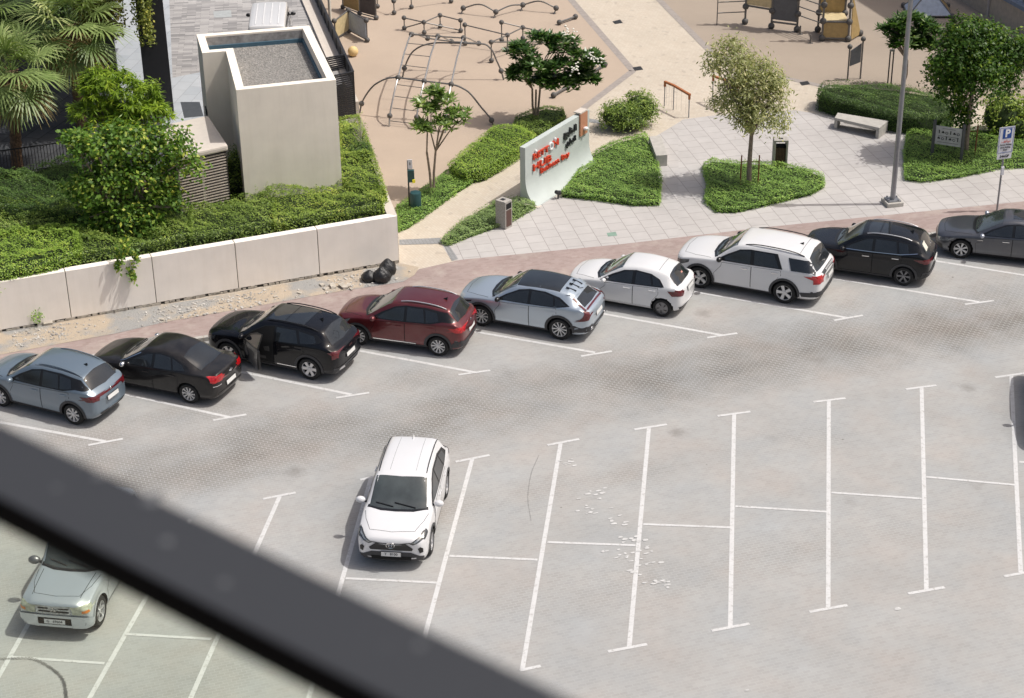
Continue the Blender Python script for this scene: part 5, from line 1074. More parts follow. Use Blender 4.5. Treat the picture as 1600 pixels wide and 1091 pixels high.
p = at(1389, 137); bl_ = thing('bollard_light', 'slim dark twin-bar bollard light standing in the trimmed hedge', 'light', p); zt = over(1391, 81, p).z
for sx in (-.07, .07): MB().box((p.x+sx, p.y, zt/2+.06), (.045, .06, zt)).build('bar', M_STEEL, bl_)
MB().box((p.x, p.y, zt+.06), (.2, .1, .06)).build('cap', M_GALV, bl_)
# far right boundary wall, and the building whose shadow lies on the play surface
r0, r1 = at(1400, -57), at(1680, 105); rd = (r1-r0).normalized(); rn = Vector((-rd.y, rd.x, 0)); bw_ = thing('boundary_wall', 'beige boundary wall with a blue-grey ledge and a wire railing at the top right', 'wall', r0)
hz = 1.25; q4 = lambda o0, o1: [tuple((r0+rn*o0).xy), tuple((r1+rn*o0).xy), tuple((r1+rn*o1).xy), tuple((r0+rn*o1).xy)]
MB().prism(q4(0, .3), .1, hz).build('wall', mat('boundary_beige', (.46, .4, .32), .9), bw_); MB().prism(q4(-.06, .5), hz, hz+.18).build('ledge', mat('blue_grey_ledge', (.2, .25, .33), .6), bw_)  # wall in one even beige
m = MB()
for z in np.arange(hz+.3, hz+1.4, .12): m.beam(r0+rn*.3+Vector((0, 0, z)), r1+rn*.3+Vector((0, 0, z)), .015, .015)
m.build('wires', M_GALV, bw_); m = MB()
for t in np.linspace(0, 1, 14): q_ = r0.lerp(r1, t)+rn*.3; m.box((q_.x, q_.y, hz+.75), (.05, .05, 1.3))
m.build('railing_posts', M_GALV, bw_); m = MB(); q_ = onplane(1542, 25, r0, r1); m.tube([(q_.x, q_.y-.1, .1), (q_.x, q_.y-.1, 4.5)], .07, 10); m.build('downpipe', mat('pipe_grey', (.45, .42, .4), .5), bw_)
MB().prism(q4(.5, 6), .0, hz+.1).build('terrace', mat('terrace_grey', (.2, .21, .23), .8), bw_)
bd = thing('apartment_block', 'beige apartment block standing outside the view beyond the boundary wall', 'building', r0+rn*5)
MB().prism([tuple((r0+rn*4-rd*25).xy), tuple((r1+rn*4+rd*2).xy), tuple((r1+rn*15+rd*2).xy), tuple((r0+rn*15-rd*25).xy)], 0, 16.2).build('walls', M_WALL, bd)
# rubbish bags
M_BAG = N('black_plastic'); v = M_BAG.coord(); M_BAG.set(Base_Color=(.012, .012, .013), Roughness=.36); M_BAG.b.inputs['Specular IOR Level'].default_value = .6; M_BAG.bump(M_BAG.noise(v, 11, 5, .65), .9, .035); M_BAG = M_BAG.m
for i, (px, py, r, sc, lab) in enumerate([(577, 441, .24, (1.1, 1, .85), 'small black rubbish bag with a pointed top, leftmost of the three by the wall'), (597, 442, .3, (1, .9, .95), 'largest black rubbish bag, front of the three by the wall corner'), (606, 430, .3, (.95, 1, .98), 'black rubbish bag leaning upright against the wall corner')]):
    p = at(px, py); m = MB(); m.ball((0, 0, 0), 1, 28, 20); out = []
    for v_ in m.v:
        v_ = Vector(v_); f = 1+.05*math.sin(5*math.atan2(v_.y, v_.x)+i*2+3*v_.z)+.045*math.sin(11*math.atan2(v_.y, v_.x)+5*v_.z+i)+RNG.normal()*.006
        z = v_.z; rr = f*(1-.1*max(0, z)); zz = max(z, -.62)+(.22*max(0, z-.85)/.15 if z > .85 else 0)
        out.append((p.x+v_.x*rr*r*sc[0], p.y+v_.y*rr*r*sc[1]+.1, .136+(zz+.62)*r*sc[2]))
    m.v = out; o = m.build('rubbish_bag', M_BAG, smooth=True, angle=80); tag(o, lab, 'rubbish bag', 'rubbish bags by the wall')
# delivery van seen over the pump house
P = spec(4.6, 1.72, 1.95, 2.6, .9, .32, .2, paint('van_white_paint', (.66, .66, .66), 0., .35), (1.1, .75, 1.2), (1.3, 4.4, 1.9, 4.52, 1.2, 1.1), [(0, .85), (.3, 1.0), (1., 1.12), (4.6, 1.1)], .86, .85)
q_ = at(413, 20, CZ+1.95); c = Car('parked_van', 'white van with a ribbed roof parked in the courtyard behind the pump house', P, (q_.x+.1, q_.y+.6, CZ), rad(94), 'x'); del c.root['group']; c.root['category'] = 'van'
common(c, 2.1, 1.05, 3.3, [(.95, 1.18), (1.35, 1.72), (4.2, 1.74), (4.3, 1.18)], [[(1.1, 1.22), (1.4, 1.68), (2.05, 1.7), (2.05, 1.2)], [(2.2, 1.2), (2.2, 1.7), (4.15, 1.7), (4.2, 1.22)]], handle=M_BLACK, wiper=False); c.wheels('spoke', 6); c.mirrors(1., 1.2, M_BLACK)
c.part('roof_rib', mat('van_rib', (.7, .7, .7), .4), [('T', [(1.6, y-.02), (4.2, y-.02), (4.2, y+.02), (1.6, y+.02)]) for y in (-.45, -.15, .15, .45)], off=.02)
# ------------------------------------------------------------------ plants
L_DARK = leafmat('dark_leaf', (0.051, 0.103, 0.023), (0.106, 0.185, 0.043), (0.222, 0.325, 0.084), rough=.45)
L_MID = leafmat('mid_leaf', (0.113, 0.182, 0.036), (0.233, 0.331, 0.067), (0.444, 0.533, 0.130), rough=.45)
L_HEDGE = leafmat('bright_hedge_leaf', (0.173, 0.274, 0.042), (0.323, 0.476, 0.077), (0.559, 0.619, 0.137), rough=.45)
L_LIME = leafmat('lime_leaf', (0.144, 0.217, 0.037), (0.309, 0.424, 0.076), (0.538, 0.551, 0.132), rough=.45)
L_GRASS = leafmat('ground_cover_leaf', (0.151, 0.263, 0.060), (0.288, 0.455, 0.103), (0.493, 0.660, 0.181), rough=.45)
L_SAGE = leafmat('grey_green_leaf', (0.160, 0.239, 0.087), (0.287, 0.399, 0.144), (0.447, 0.559, 0.230), rough=.45)
L_OLIVE = leafmat('olive_leaf', (0.199, 0.221, 0.087), (0.386, 0.409, 0.184), (0.725, 0.657, 0.388), rough=.45)
L_FICUS = leafmat('glossy_leaf', (.055, .125, .018), (.15, .275, .036), (.55, .58, .1), rough=.5)
L_FICUSD = leafmat('deep_glossy_leaf', (.03, .075, .01), (.075, .16, .02), (.28, .38, .05), rough=.45)
L_FRANG = leafmat('frangipani_leaf', (0.106, 0.187, 0.047), (0.239, 0.347, 0.096), (0.533, 0.614, 0.265), rough=.32)
L_FRANGD = leafmat('dark_frangipani_leaf', (.035, .09, .02), (.09, .17, .045), (.34, .42, .22), rough=.25)  # palest tone stands for glints off the glossy leaves
L_PALM = leafmat('palm_leaf', (0.128, 0.198, 0.053), (0.267, 0.346, 0.125), (0.494, 0.514, 0.240), rough=.4, trans=.22)
L_DRY = leafmat('dry_palm_leaf', (0.240, 0.180, 0.075), (0.420, 0.330, 0.150), (0.600, 0.495, 0.255), rough=.7)
L_VINE = leafmat('vine_leaf', (0.090, 0.120, 0.024), (0.220, 0.260, 0.050), (0.600, 0.560, 0.120))
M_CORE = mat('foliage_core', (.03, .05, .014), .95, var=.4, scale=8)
M_BARK = mat('grey_bark', (.24, .19, .15), .9, var=.3, scale=9, bump=.5, bscale=25); M_PBARK = mat('palm_bark', (.16, .1, .06), .95, var=.5, scale=14, bump=1., bscale=18)
M_STAKE = mat('brown_stake', (.2, .075, .03), .7); M_FLOWER = mat('white_petal', (.8, .78, .7), .6)
def unit(a): return a/np.maximum(np.linalg.norm(a, axis=-1, keepdims=True), 1e-6)
def leafmesh(name, C, T, S, l, w_, mats, parent, var, mi=None, fold=.0):
    n = len(C); l = np.broadcast_to(np.asarray(l, float).reshape(-1, 1), (n, 1)); w_ = np.broadcast_to(np.asarray(w_, float).reshape(-1, 1), (n, 1))
    V = np.stack([C-T*l*.5, C+S*w_*.5-T*l*.02, C+T*l*.5, C-S*w_*.5-T*l*.02], 1).reshape(-1, 3)
    return mesh_np(name, V, np.arange(4*n).reshape(n, 4), mats, parent, var, mi)
def frames(n, out, o_w=.7, droop=0., up=.65, jit=.55):      # leaf axes around outward directions
    nr = unit(unit(out+1e-6)*.7+RNG.normal(size=(n, 3))*jit+np.array([up*.25, 0, up]))      # leaf faces turn outward and up to the light
    t = RNG.normal(size=(n, 3))+out*.5+np.array([0, 0, -droop*1.3]); T = unit(t-nr*(t*nr).sum(1, keepdims=True)); S = np.cross(nr, T)
    return T, S
def crown(parent, blobs, ncl, per, csz, l, w_, m, name='crown', droop=.0, shell=.75, seed=1):
    global RNG; RNG = np.random.default_rng(seed)
    wts = np.array([b[3]*b[4]*b[5] for b in blobs])**.67; wts /= wts.sum(); C = []; O = []; Vv = []
    for b, k in zip(blobs, (wts*ncl).astype(int)+1):
        d = unit(RNG.normal(size=(k, 3))); d[:, 2] = np.where(d[:, 2] < -.55, -d[:, 2], d[:, 2]); r = shell+(1-shell)*RNG.random((k, 1)); r[RNG.random(k) < .25] *= .6
        cc = np.array(b[:3])+d*r*np.array(b[3:6]); tone = RNG.normal(size=(k, 1))*.16
        p = cc[:, None, :]+RNG.normal(size=(k, per, 3))*csz*(.6+.8*RNG.random((k, 1, 1))); C.append(p.reshape(-1, 3)); O.append(np.repeat(d, per, 0)); Vv.append((.45+tone+RNG.normal(size=(k, per))*.2).ravel())
    C, O, Vv = np.concatenate(C), np.concatenate(O), np.concatenate(Vv); n = len(C); T, S = frames(n, O, .8, droop)
    return leafmesh(name, C, T, S, l*(.7+.6*RNG.random(n)), w_*(.7+.6*RNG.random(n)), [m], parent, np.clip(Vv, 0, 1))
def branches(parent, base, tips, r0, m, name='trunk', fork=.35, seed=3, lean=(0, 0)):
    rg = np.random.default_rng(seed); b = MB(); base = Vector(base); f = base+Vector((lean[0], lean[1], 0))+Vector((0, 0, (max(t[2] for t in tips)-base[2])*fork))
    mid = base.lerp(f, .5)+Vector((rg.normal()*.04, rg.normal()*.04, 0)); b.tube([base, mid, f], [r0, r0*.85, r0*.7], 9)
    for t in tips:
        t = Vector(t); q_ = f.lerp(t, .45)+Vector((rg.normal()*.12, rg.normal()*.12, .12)); b.tube([f-Vector((0, 0, .05)), q_, t], [r0*.6, r0*.38, r0*.12], 6)
    return b.build(name, m, parent, smooth=True)
def inpoly(P, poly):
    x, y = P[:, 0], P[:, 1]; c = np.zeros(len(P), bool); n = len(poly)
    for i in range(n):
        (x0, y0), (x1, y1) = poly[i], poly[i-1]
        c ^= ((y0 > y) != (y1 > y)) & (x < (x1-x0)*(y-y0)/((y1-y0) or 1e-9)+x0)
    return c
def lump(x, y, s=1.): return .5*np.sin(x*2.1*s+1.3*np.sin(y*1.7*s))+.3*np.sin(y*3.3*s+x*1.1*s)+.2*np.sin(x*6.1*s+y*5.3*s)
def hedge(poly, z0, h, m, dens=260, l=.09, w_=.045, bump=.08, parent=None, name='foliage', seed=5, side=True, round_=.12, up=.5, core=None, sprig=0.):
    """planted mass: dark twiggy core and thousands of leaves over its top and sides"""
    global RNG; RNG = np.random.default_rng(seed); poly = [tuple(p[:2]) for p in poly]; A = np.array(poly); n = len(poly)
    if sum(poly[i-1][0]*poly[i][1]-poly[i][0]*poly[i-1][1] for i in range(n)) < 0: poly = poly[::-1]; A = A[::-1]
    lo, hi = A.min(0), A.max(0); N_ = int((hi-lo).prod()*dens); X = lo+RNG.random((N_, 2))*(hi-lo); X = X[inpoly(X, poly)]
    dist = np.full(len(X), 9.)                                   # distance to the outline rounds the shoulder
    for i in range(n):
        a, b = A[i-1], A[i]; ab = b-a; t = np.clip(((X-a)@ab)/(ab@ab), 0, 1); dist = np.minimum(dist, np.linalg.norm(X-a-t[:, None]*ab, axis=1))
    zt = z0+h-round_*np.clip(1-dist/(round_*2+.02), 0, 1)**2+bump*(lump(X[:, 0], X[:, 1])+.5*lump(X[:, 0]*3.1+2, X[:, 1]*2.7))+RNG.normal(size=len(X))*l*.3
    C = [np.column_stack([X, zt])]; O = [np.tile([0, 0, up], (len(X), 1))]
    for i in range(n):
        a, b = A[i-1], A[i]; d = b-a; Ls = np.linalg.norm(d); k = int(Ls*h*dens*.9) if side else 0
        if k: t = RNG.random((k, 1)); nr = np.array([d[1], -d[0]])/Ls; z = RNG.random(k)**.8*(h-.02); q_ = a+t*d+nr*(RNG.normal(size=(k, 1))*.03+(.05*lump(a[0]+t*d[0]*1.5, z[:, None]*3)+.0)); C.append(np.column_stack([q_, z0+z])); O.append(np.tile([*nr*.6, .2], (k, 1)))
    for i in range(int(abs(np.prod(hi-lo))*sprig)):              # stray shoots standing above the clipped top
        x = lo+RNG.random(2)*(hi-lo)
        if not inpoly(x[None], poly)[0]: continue
        nn_ = int(RNG.integers(6, 16)); hh = RNG.uniform(.1, .34); zz = z0+h+bump*lump(x[0], x[1])-.05+np.linspace(0, hh, nn_); ln_ = RNG.normal(size=2)*.1
        C.append(np.column_stack([x[0]+ln_[0]*np.linspace(0, 1, nn_)+RNG.normal(size=nn_)*.03, x[1]+ln_[1]*np.linspace(0, 1, nn_)+RNG.normal(size=nn_)*.03, zz])); O.append(RNG.normal(size=(nn_, 3))*.6)
    C, O = np.concatenate(C), np.concatenate(O); k = len(C); T, S = frames(k, O, .9, up=1., jit=.4)
    tone = .4+.24*lump(C[:, 0]*.8, C[:, 1]*.8, 1.7)+.14*lump(C[:, 1]*2.3, C[:, 0]*2.9)+RNG.normal(size=k)*.22
    V = np.stack([C-T*l*.5, C+S*w_*.5, C+T*l*.5, C-S*w_*.5], 1).reshape(-1, 3); F = np.arange(4*k).reshape(k, 4)
    # core as quads: grid-free prism turned into triangles fans padded to quads
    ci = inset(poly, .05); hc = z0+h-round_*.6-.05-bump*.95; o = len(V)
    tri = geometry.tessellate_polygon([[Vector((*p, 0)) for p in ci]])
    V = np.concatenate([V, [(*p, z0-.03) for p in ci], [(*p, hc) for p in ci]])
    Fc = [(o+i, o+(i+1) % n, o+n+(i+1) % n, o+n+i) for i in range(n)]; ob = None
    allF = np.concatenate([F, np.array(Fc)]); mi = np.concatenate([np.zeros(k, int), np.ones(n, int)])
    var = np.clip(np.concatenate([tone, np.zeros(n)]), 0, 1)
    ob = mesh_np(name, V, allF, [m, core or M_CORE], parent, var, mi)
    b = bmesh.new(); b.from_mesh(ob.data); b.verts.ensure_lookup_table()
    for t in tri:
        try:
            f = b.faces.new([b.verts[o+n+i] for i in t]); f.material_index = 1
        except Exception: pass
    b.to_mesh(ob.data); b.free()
    return ob
# -- low beds: nobody could count their plants
def bed(pts, h, m, label, seed, dens=800, l=.07, **k): return tag(hedge(P2(*pts), .12, h, m, dens, l, l*.5, parent=None, name='ground_cover', seed=seed, **k), label, 'ground cover', kind='stuff')
bed([(622, 364), (640, 357), (690, 320), (740, 287), (735, 278), (700, 272), (640, 312), (620, 326)], .22, L_GRASS, 'low green bed around the dog waste post beside the cream path', 21)
bed([(689, 381), (702, 385), (745, 368), (792, 352), (836, 326), (824, 310), (775, 318), (720, 350)], .22, L_SAGE, 'narrow grey-green bed around the litter bin', 22)
bed([(876, 309), (905, 272), (925, 248), (960, 228), (1008, 215), (1022, 240), (1032, 284), (1031, 322), (990, 323), (930, 314)], .3, L_GRASS, 'triangular green bed between the curved sign and the pale paving', 23, dens=750)
bed([(1098, 264), (1112, 255), (1150, 258), (1200, 261), (1255, 266), (1284, 279), (1288, 294), (1268, 306), (1200, 322), (1150, 334), (1120, 333), (1102, 318), (1106, 292)], .28, L_GRASS, 'rounded green bed around the olive-leaved tree', 24, dens=750)
bed([(1413, 283), (1440, 286), (1500, 279), (1560, 265), (1640, 262), (1660, 215), (1560, 205), (1420, 207), (1412, 240)], .25, L_GRASS, 'green bed beneath the rules board and the right-hand tree', 25, dens=700)
bed([(802, 210), (842, 216), (884, 192), (880, 178), (850, 176), (808, 190)], .35, L_MID, 'dark green mound under the many-stemmed frangipani', 26)
def hedge_thing(label, poly, z0, h, m, seed, name='hedge', cat='hedge', **k):
    c = Vector((sum(p[0] for p in poly)/len(poly), sum(p[1] for p in poly)/len(poly), z0)); t = thing(name, label, cat, c); hedge(poly, z0, h, m, parent=t, seed=seed, **k); return t
hedge_thing('bright green clipped hedge running up beside the cream path', P2((702, 277), (728, 290), (760, 283), (838, 232), (812, 216), (772, 216)), .12, .62, L_HEDGE, 31, dens=900, l=.06, w_=.035)
hedge_thing('long dark trimmed hedge behind the two-legged bench', P2((1276, 172), (1300, 181), (1340, 192), (1400, 208), (1470, 212), (1492, 196), (1470, 176), (1400, 164), (1320, 158), (1284, 160)), .12, .95, L_DARK, 32, dens=850, l=.07, w_=.03, round_=.3, bump=.12)
# -- planter planting
def PZ(*pts): return P2(*pts, z=1.85)
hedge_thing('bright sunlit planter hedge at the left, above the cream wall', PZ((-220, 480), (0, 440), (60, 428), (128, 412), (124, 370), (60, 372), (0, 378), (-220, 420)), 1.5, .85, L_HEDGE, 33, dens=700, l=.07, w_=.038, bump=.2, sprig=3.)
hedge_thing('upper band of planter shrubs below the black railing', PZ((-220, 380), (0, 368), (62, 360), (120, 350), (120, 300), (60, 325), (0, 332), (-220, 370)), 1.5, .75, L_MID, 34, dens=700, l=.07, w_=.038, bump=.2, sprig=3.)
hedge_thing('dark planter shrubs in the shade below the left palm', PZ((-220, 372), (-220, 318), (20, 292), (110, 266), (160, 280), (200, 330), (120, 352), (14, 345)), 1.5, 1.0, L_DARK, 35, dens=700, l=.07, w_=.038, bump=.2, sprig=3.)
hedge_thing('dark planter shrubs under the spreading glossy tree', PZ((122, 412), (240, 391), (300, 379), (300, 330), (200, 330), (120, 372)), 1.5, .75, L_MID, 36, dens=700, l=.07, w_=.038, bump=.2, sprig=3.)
hedge_thing('green planter shrubs in front of the louvred vent housing', PZ((296, 380), (430, 357), (430, 318), (388, 312), (300, 334)), 1.5, .7, L_MID, 37, dens=720, l=.068, w_=.038, bump=.2, sprig=4.)
hedge_thing('yellow-green planter shrubs at the foot of the pump house', PZ((428, 358), (520, 343), (600, 331), (598, 305), (540, 296), (395, 308), (430, 322)), 1.5, .72, L_LIME, 38, dens=720, l=.068, w_=.038, bump=.2, sprig=4.)
hedge_thing('lime green planter hedge running back along the right side of the pump house', PZ((598, 308), (604, 318), (562, 196), (532, 198), (534, 296)), 1.5, .8, L_LIME, 39, dens=720, l=.068, w_=.038, bump=.2, sprig=4.)
hedge_thing('deep green shrubs behind the palms at the far left', P2((-140, 110), (60, 80), (150, 58), (140, 10), (-140, 30), z=CZ), CZ, 2.2, L_DARK, 40, dens=120, l=.16, w_=.07, bump=.3)
# -- bushes
def bush(label, blobs, ncl, per, csz, l, w_, m, seed, core=True, droop=.0, cat='shrub'):
    b0_ = blobs[0]; zb = min(b[2]-b[5] for b in blobs); t = thing('shrub', label, cat, (b0_[0], b0_[1], zb)); crown(t, blobs, ncl, per, csz, l, w_, m, 'foliage', droop, .8, seed)
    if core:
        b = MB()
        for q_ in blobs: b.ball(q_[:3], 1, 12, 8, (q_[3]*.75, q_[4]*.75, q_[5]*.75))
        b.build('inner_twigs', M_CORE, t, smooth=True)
    return t
p = at(983, 207); bush('rounded oleander bush beside the triangular bed', [(p.x-.4, p.y+.4, .65, .85, .8, .62), (p.x+.45, p.y+.9, .75, .8, .8, .68), (p.x, p.y+.2, .55, .8, .6, .5)], 420, 14, .09, .13, .035, L_MID, 41)
p = at(372, 300, 1.6); bush('tall feathery shrub at the left corner of the pump house', [(p.x, p.y, 2.3, .42, .42, .8), (p.x-.1, p.y-.2, 2.0, .5, .4, .5), (p.x-.1, p.y+.9, 2.2, .35, .5, .7)], 240, 12, .09, .12, .03, L_MID, 42)
p = at(575, 265, 1.6); bush('dark little shrub at the right edge of the planter', [(p.x-.2, p.y, 2.25, .4, .4, .35)], 70, 12, .08, .1, .04, L_DARK, 43)
p = at(566, 262, 1.6); t = thing('dry_sapling', 'pale leafless sapling standing in the lime hedge', 'plant', p); b = MB()
for i in range(26):
    a = RNG.uniform(0, 6.28); z = RNG.uniform(.7, 1.5); b.tube([p+Vector((0, 0, z)), p+Vector((math.cos(a)*.3, math.sin(a)*.3, z+.45))], [.008, .003], 4)
b.tube([p, p+Vector((.03, 0, 1.9))], [.02, .008], 6); b.build('twigs', mat('pale_twig', (.36, .34, .28), .9), t)
for px, py, lab, r in ((57, 507, 'small green weed growing at the foot of the wall below the sunlit hedge', .26),):
    p = at(px, py); bush(lab, [(p.x, p.y-.1, .4, r, r*.6, r*1.2)], 26, 10, .06, .08, .05, L_GRASS, 44, core=False, cat='weed')
p = at(1575, 215); bush('yellow-green shrub mass at the right edge under the tree', [(p.x-.2, p.y+.3, .9, 1.0, .9, .9), (p.x+1.3, p.y+.3, 1.0, 1.1, .9, 1.0), (p.x+.6, p.y-.3, .6, 1., .6, .6)], 380, 14, .1, .12, .06, L_LIME, 45)
# -- trees
def tree(label, base, blobs, r0, ncl, per, csz, l, w_, m, seed, fork=.4, stakes=0, cat='tree', droop=0., bark=None, lean=(0, 0), ntips=9, name='tree'):
    t = thing(name, label, cat, base); rg = np.random.default_rng(seed); tips = []
    for b in blobs:
        for i in range(max(2, ntips//len(blobs))): d = unit(rg.normal(size=3)); d[2] = abs(d[2])*.6; tips.append(tuple(np.array(b[:3])+d*np.array(b[3:6])*.8))
    branches(t, base, tips, r0, bark or M_BARK, fork=fork, seed=seed, lean=lean); crown(t, blobs, ncl, per, csz, l, w_, m, droop=droop, seed=seed)
    for i in range(stakes):
        b = MB(); a = Vector(base)+Vector((.32*(-1 if i else 1), -.05, 0)); b.tube([a, a+Vector((0, 0, 1.25))], .025, 6); b.tube([a+Vector((0, 0, 1.0)), Vector(base)+Vector((0, 0, 1.0))], .012, 5); b.build('stake', M_STAKE, t)
    return t
p = at(1170, 292)
def ab(px, py, base, dy=0.): v_ = over(px, py, (base[0], base[1]+dy)); d = ray(px, py); tt = (base[1]+dy)/d.y; return Vector((d.x*tt, base[1]+dy, CAMH+d.z*tt))
c1, c2, c3, c4 = ab(1140, 98, p), ab(1178, 132, p, .3), ab(1190, 185, p, -.2), ab(1150, 160, p, .2)
tree('olive-leaved tree standing in the rounded green bed with two brown stakes', p, [(*c1, .8, .8, .85), (*c2, 1.05, .9, .95), (*c3, .95, .85, .75), (*c4, .8, .8, .8), (*ab(1205, 145, p), .6, .6, .8)], .1, 560, 18, .16, .17, .05, L_OLIVE, 51, fork=.42, stakes=2, droop=.7, ntips=20)
p = at(1509, 244)
B = [(*ab(x, y, p, dy), a_, b_, c_) for x, y, dy, a_, b_, c_ in ((1495, 95, 0, 1.0, .9, .9), (1535, 80, .5, 1.2, 1.1, 1.), (1580, 100, .3, 1.3, 1.1, 1.1), (1540, 125, -.3, 1.3, 1., .9), (1490, 140, .2, .7, .7, .7), (1500, 180, .3, .5, .5, .6), (1515, 60, .4, 1., 1., .8), (1475, 115, .2, .7, .7, .7))]
tree('dense glossy green tree at the right edge behind the parking sign', p, B, .09, 1300, 17, .13, .14, .085, L_FICUSD, 52, fork=.62, stakes=1, ntips=18)
p = at(190, 372, 1.6)
B = [(*ab(x, y, p, dy), a_, b_, c_) for x, y, dy, a_, b_, c_ in ((150, 235, 0, .85, .8, .7), (205, 225, .3, .9, .8, .7), (262, 225, .3, .8, .7, .6), (285, 262, .2, .7, .6, .55), (160, 295, -.2, .9, .8, .7), (220, 285, 0, .95, .8, .75), (255, 318, .1, .8, .7, .7), (200, 345, -.4, .95, .7, .75), (150, 345, -.2, .6, .6, .6), (235, 370, -.4, .6, .5, .5), (112, 222, .3, .5, .5, .35), (190, 390, -.6, .6, .5, .5), (150, 385, -.4, .6, .5, .5), (180, 265, .1, .8, .7, .7), (125, 300, -.2, .5, .5, .5))]
tree('broad glossy tree with yellowish leaves hanging over the cream planter wall', p, B, .13, 800, 15, .14, .155, .1, L_FICUS, 53, fork=.3, ntips=36, droop=.4)
m = MB(); t0 = bpy.data.objects['tree.002']
for x, y, k in ((184, 415, .9), (206, 428, 1.2), (212, 402, 1), (186, 397, 1), (196, 385, 1.2)):
    q_ = onplane(x, y, W0-wn*.12, W1-wn*.12); Cs = np.array(q_)+RNG.normal(size=(55, 3))*np.array([.07, .05, .13])*k
    T, S = frames(len(Cs), np.tile([0, -.5, 0], (len(Cs), 1)), .5, .8); leafmesh('hanging_shoot', Cs, T, S, .14, .085, [L_FICUS], t0, RNG.random(len(Cs)))
p = at(190, 300, 1.6)
B = [(*ab(x, y, p, dy), a_, b_, c_) for x, y, dy, a_, b_, c_ in ((180, 140, .2, 1.1, 1., .9), (215, 160, 0, 1.0, .9, .9), (150, 180, 0, 1.0, .9, .9), (185, 190, -.2, 1.2, .9, 1.0), (235, 175, 0, .7, .6, .5), (150, 130, .3, .6, .6, .6))]
WH = tree('light green mango-like tree with drooping narrow leaves behind the glossy tree', p, B, .12, 60, 22, .12, .2, .04, leafmat('mango_leaf', (.11, .19, .02), (.24, .36, .03), (.42, .52, .06), rough=.35), 54, fork=.4, droop=1.1, ntips=15)
def whorls(parent, blobs, n, l, w_, m, seed, name='leaf_whorls'):
    rg = np.random.default_rng(seed); C = []; T = []; S = []; var = []
    for i in range(n):
        q_ = blobs[i % len(blobs)]; d = unit(rg.normal(size=3)); d[2] = abs(d[2])*1.1-.25; c = np.array(q_[:3])+d*np.array(q_[3:6])*(.6+.4*rg.random()**.5); k = 16
        az = rg.random(k)*6.28; el = rg.uniform(-1.25, .25, k); dd = np.column_stack([np.cos(az)*np.cos(el), np.sin(az)*np.cos(el), np.sin(el)]); ll = l*(.7+.5*rg.random((k, 1))); tone = rg.normal()*.2
        C.append(c+dd*ll*.5); T.append(dd); S.append(unit(np.cross(dd, [0, 0, 1.])+rg.normal(size=(k, 3))*.15)); var.append(np.clip(.45+tone+rg.normal(size=k)*.12, 0, 1))
    C, T, S, var = map(np.concatenate, (C, T, S, var)); leafmesh(name, C, T, S, l, w_, [m], parent, var)
whorls(WH, B, 420, .3, .055, bpy.data.materials['mango_leaf'], 541)
def frangipani(label, base, blobs, nros, m, l, seed, nst=3, flowers=()):
    t = thing('frangipani_tree', label, 'tree', base); rg = np.random.default_rng(seed); b = MB(); base = Vector(base); CC = []; TT = []; OO = []
    for i in range(nros):
        q_ = blobs[i % len(blobs)]; d = unit(rg.normal(size=3)); d[2] = d[2] if d[2] > -.5 else -d[2]; c = Vector(np.array(q_[:3])+d*np.array(q_[3:6])*(.55+.45*rg.random()))
        CC.append(c)
    fk = [base+Vector((math.cos(a)*.18, math.sin(a)*.12, (blobs[0][2]-base.z)*.5)) for a in np.linspace(0, 6.28, nst+1)[:-1]+.5]
    for f in fk: b.tube([base+(f-base)*.0+Vector(((f.x-base.x)*.25, (f.y-base.y)*.25, 0)), base.lerp(f, .5)+Vector((rg.normal()*.05, 0, 0)), f], [.05, .045, .04], 7)
    for c in CC[::10]: f = min(fk, key=lambda f_: (f_-c).length); b.tube([f-Vector((0, 0, .02)), f.lerp(c, .55)+Vector((rg.normal()*.1, rg.normal()*.1, .14)), c], [.03, .022, .014], 5)
    b.build('trunk', M_BARK, t, smooth=True)
    C = []; T = []; S = []; var = []
    for c in CC:
        k = 17; az = rg.random(k)*6.28; el = rg.uniform(-.35, .75, k); d = np.column_stack([np.cos(az)*np.cos(el), np.sin(az)*np.cos(el), np.sin(el)]); ll = l*(.75+.5*rg.random((k, 1)))
        C.append(np.array(c)+d*ll*.5); T.append(d); s_ = unit(np.cross(d, np.tile([0, 0, 1.], (k, 1))+rg.normal(size=(k, 3))*.25)); S.append(s_); var.append(np.clip(.4+rg.normal()*.12+rg.normal(size=k)*.22, 0, 1))
    C, T, S, var = map(np.concatenate, (C, T, S, var)); leafmesh('crown', C, T, S, l, l*.3, [m], t, var)
    if len(flowers):
        b = MB()
        for q_ in flowers:
            for i in range(16): v_ = Vector(q_)+Vector(rg.normal(size=3)*.13); b.ball(v_, .045, 6, 4, (1, 1, .6))
        b.build('blossom', M_FLOWER, t)
    return t
p = at(676, 302)
frangipani('open young frangipani with forked stems beside the dog waste post', p, [(*ab(x, y, p, dy), a_, a_, c_) for x, y, dy, a_, c_ in ((665, 170, 0, .5, .35), (695, 165, .4, .6, .45), (720, 185, 0, .5, .35), (655, 200, -.2, .45, .3), (690, 200, -.3, .6, .35), (680, 150, .2, .35, .3))], 84, L_FRANG, .3, 55, 2)
p = at(838, 192)
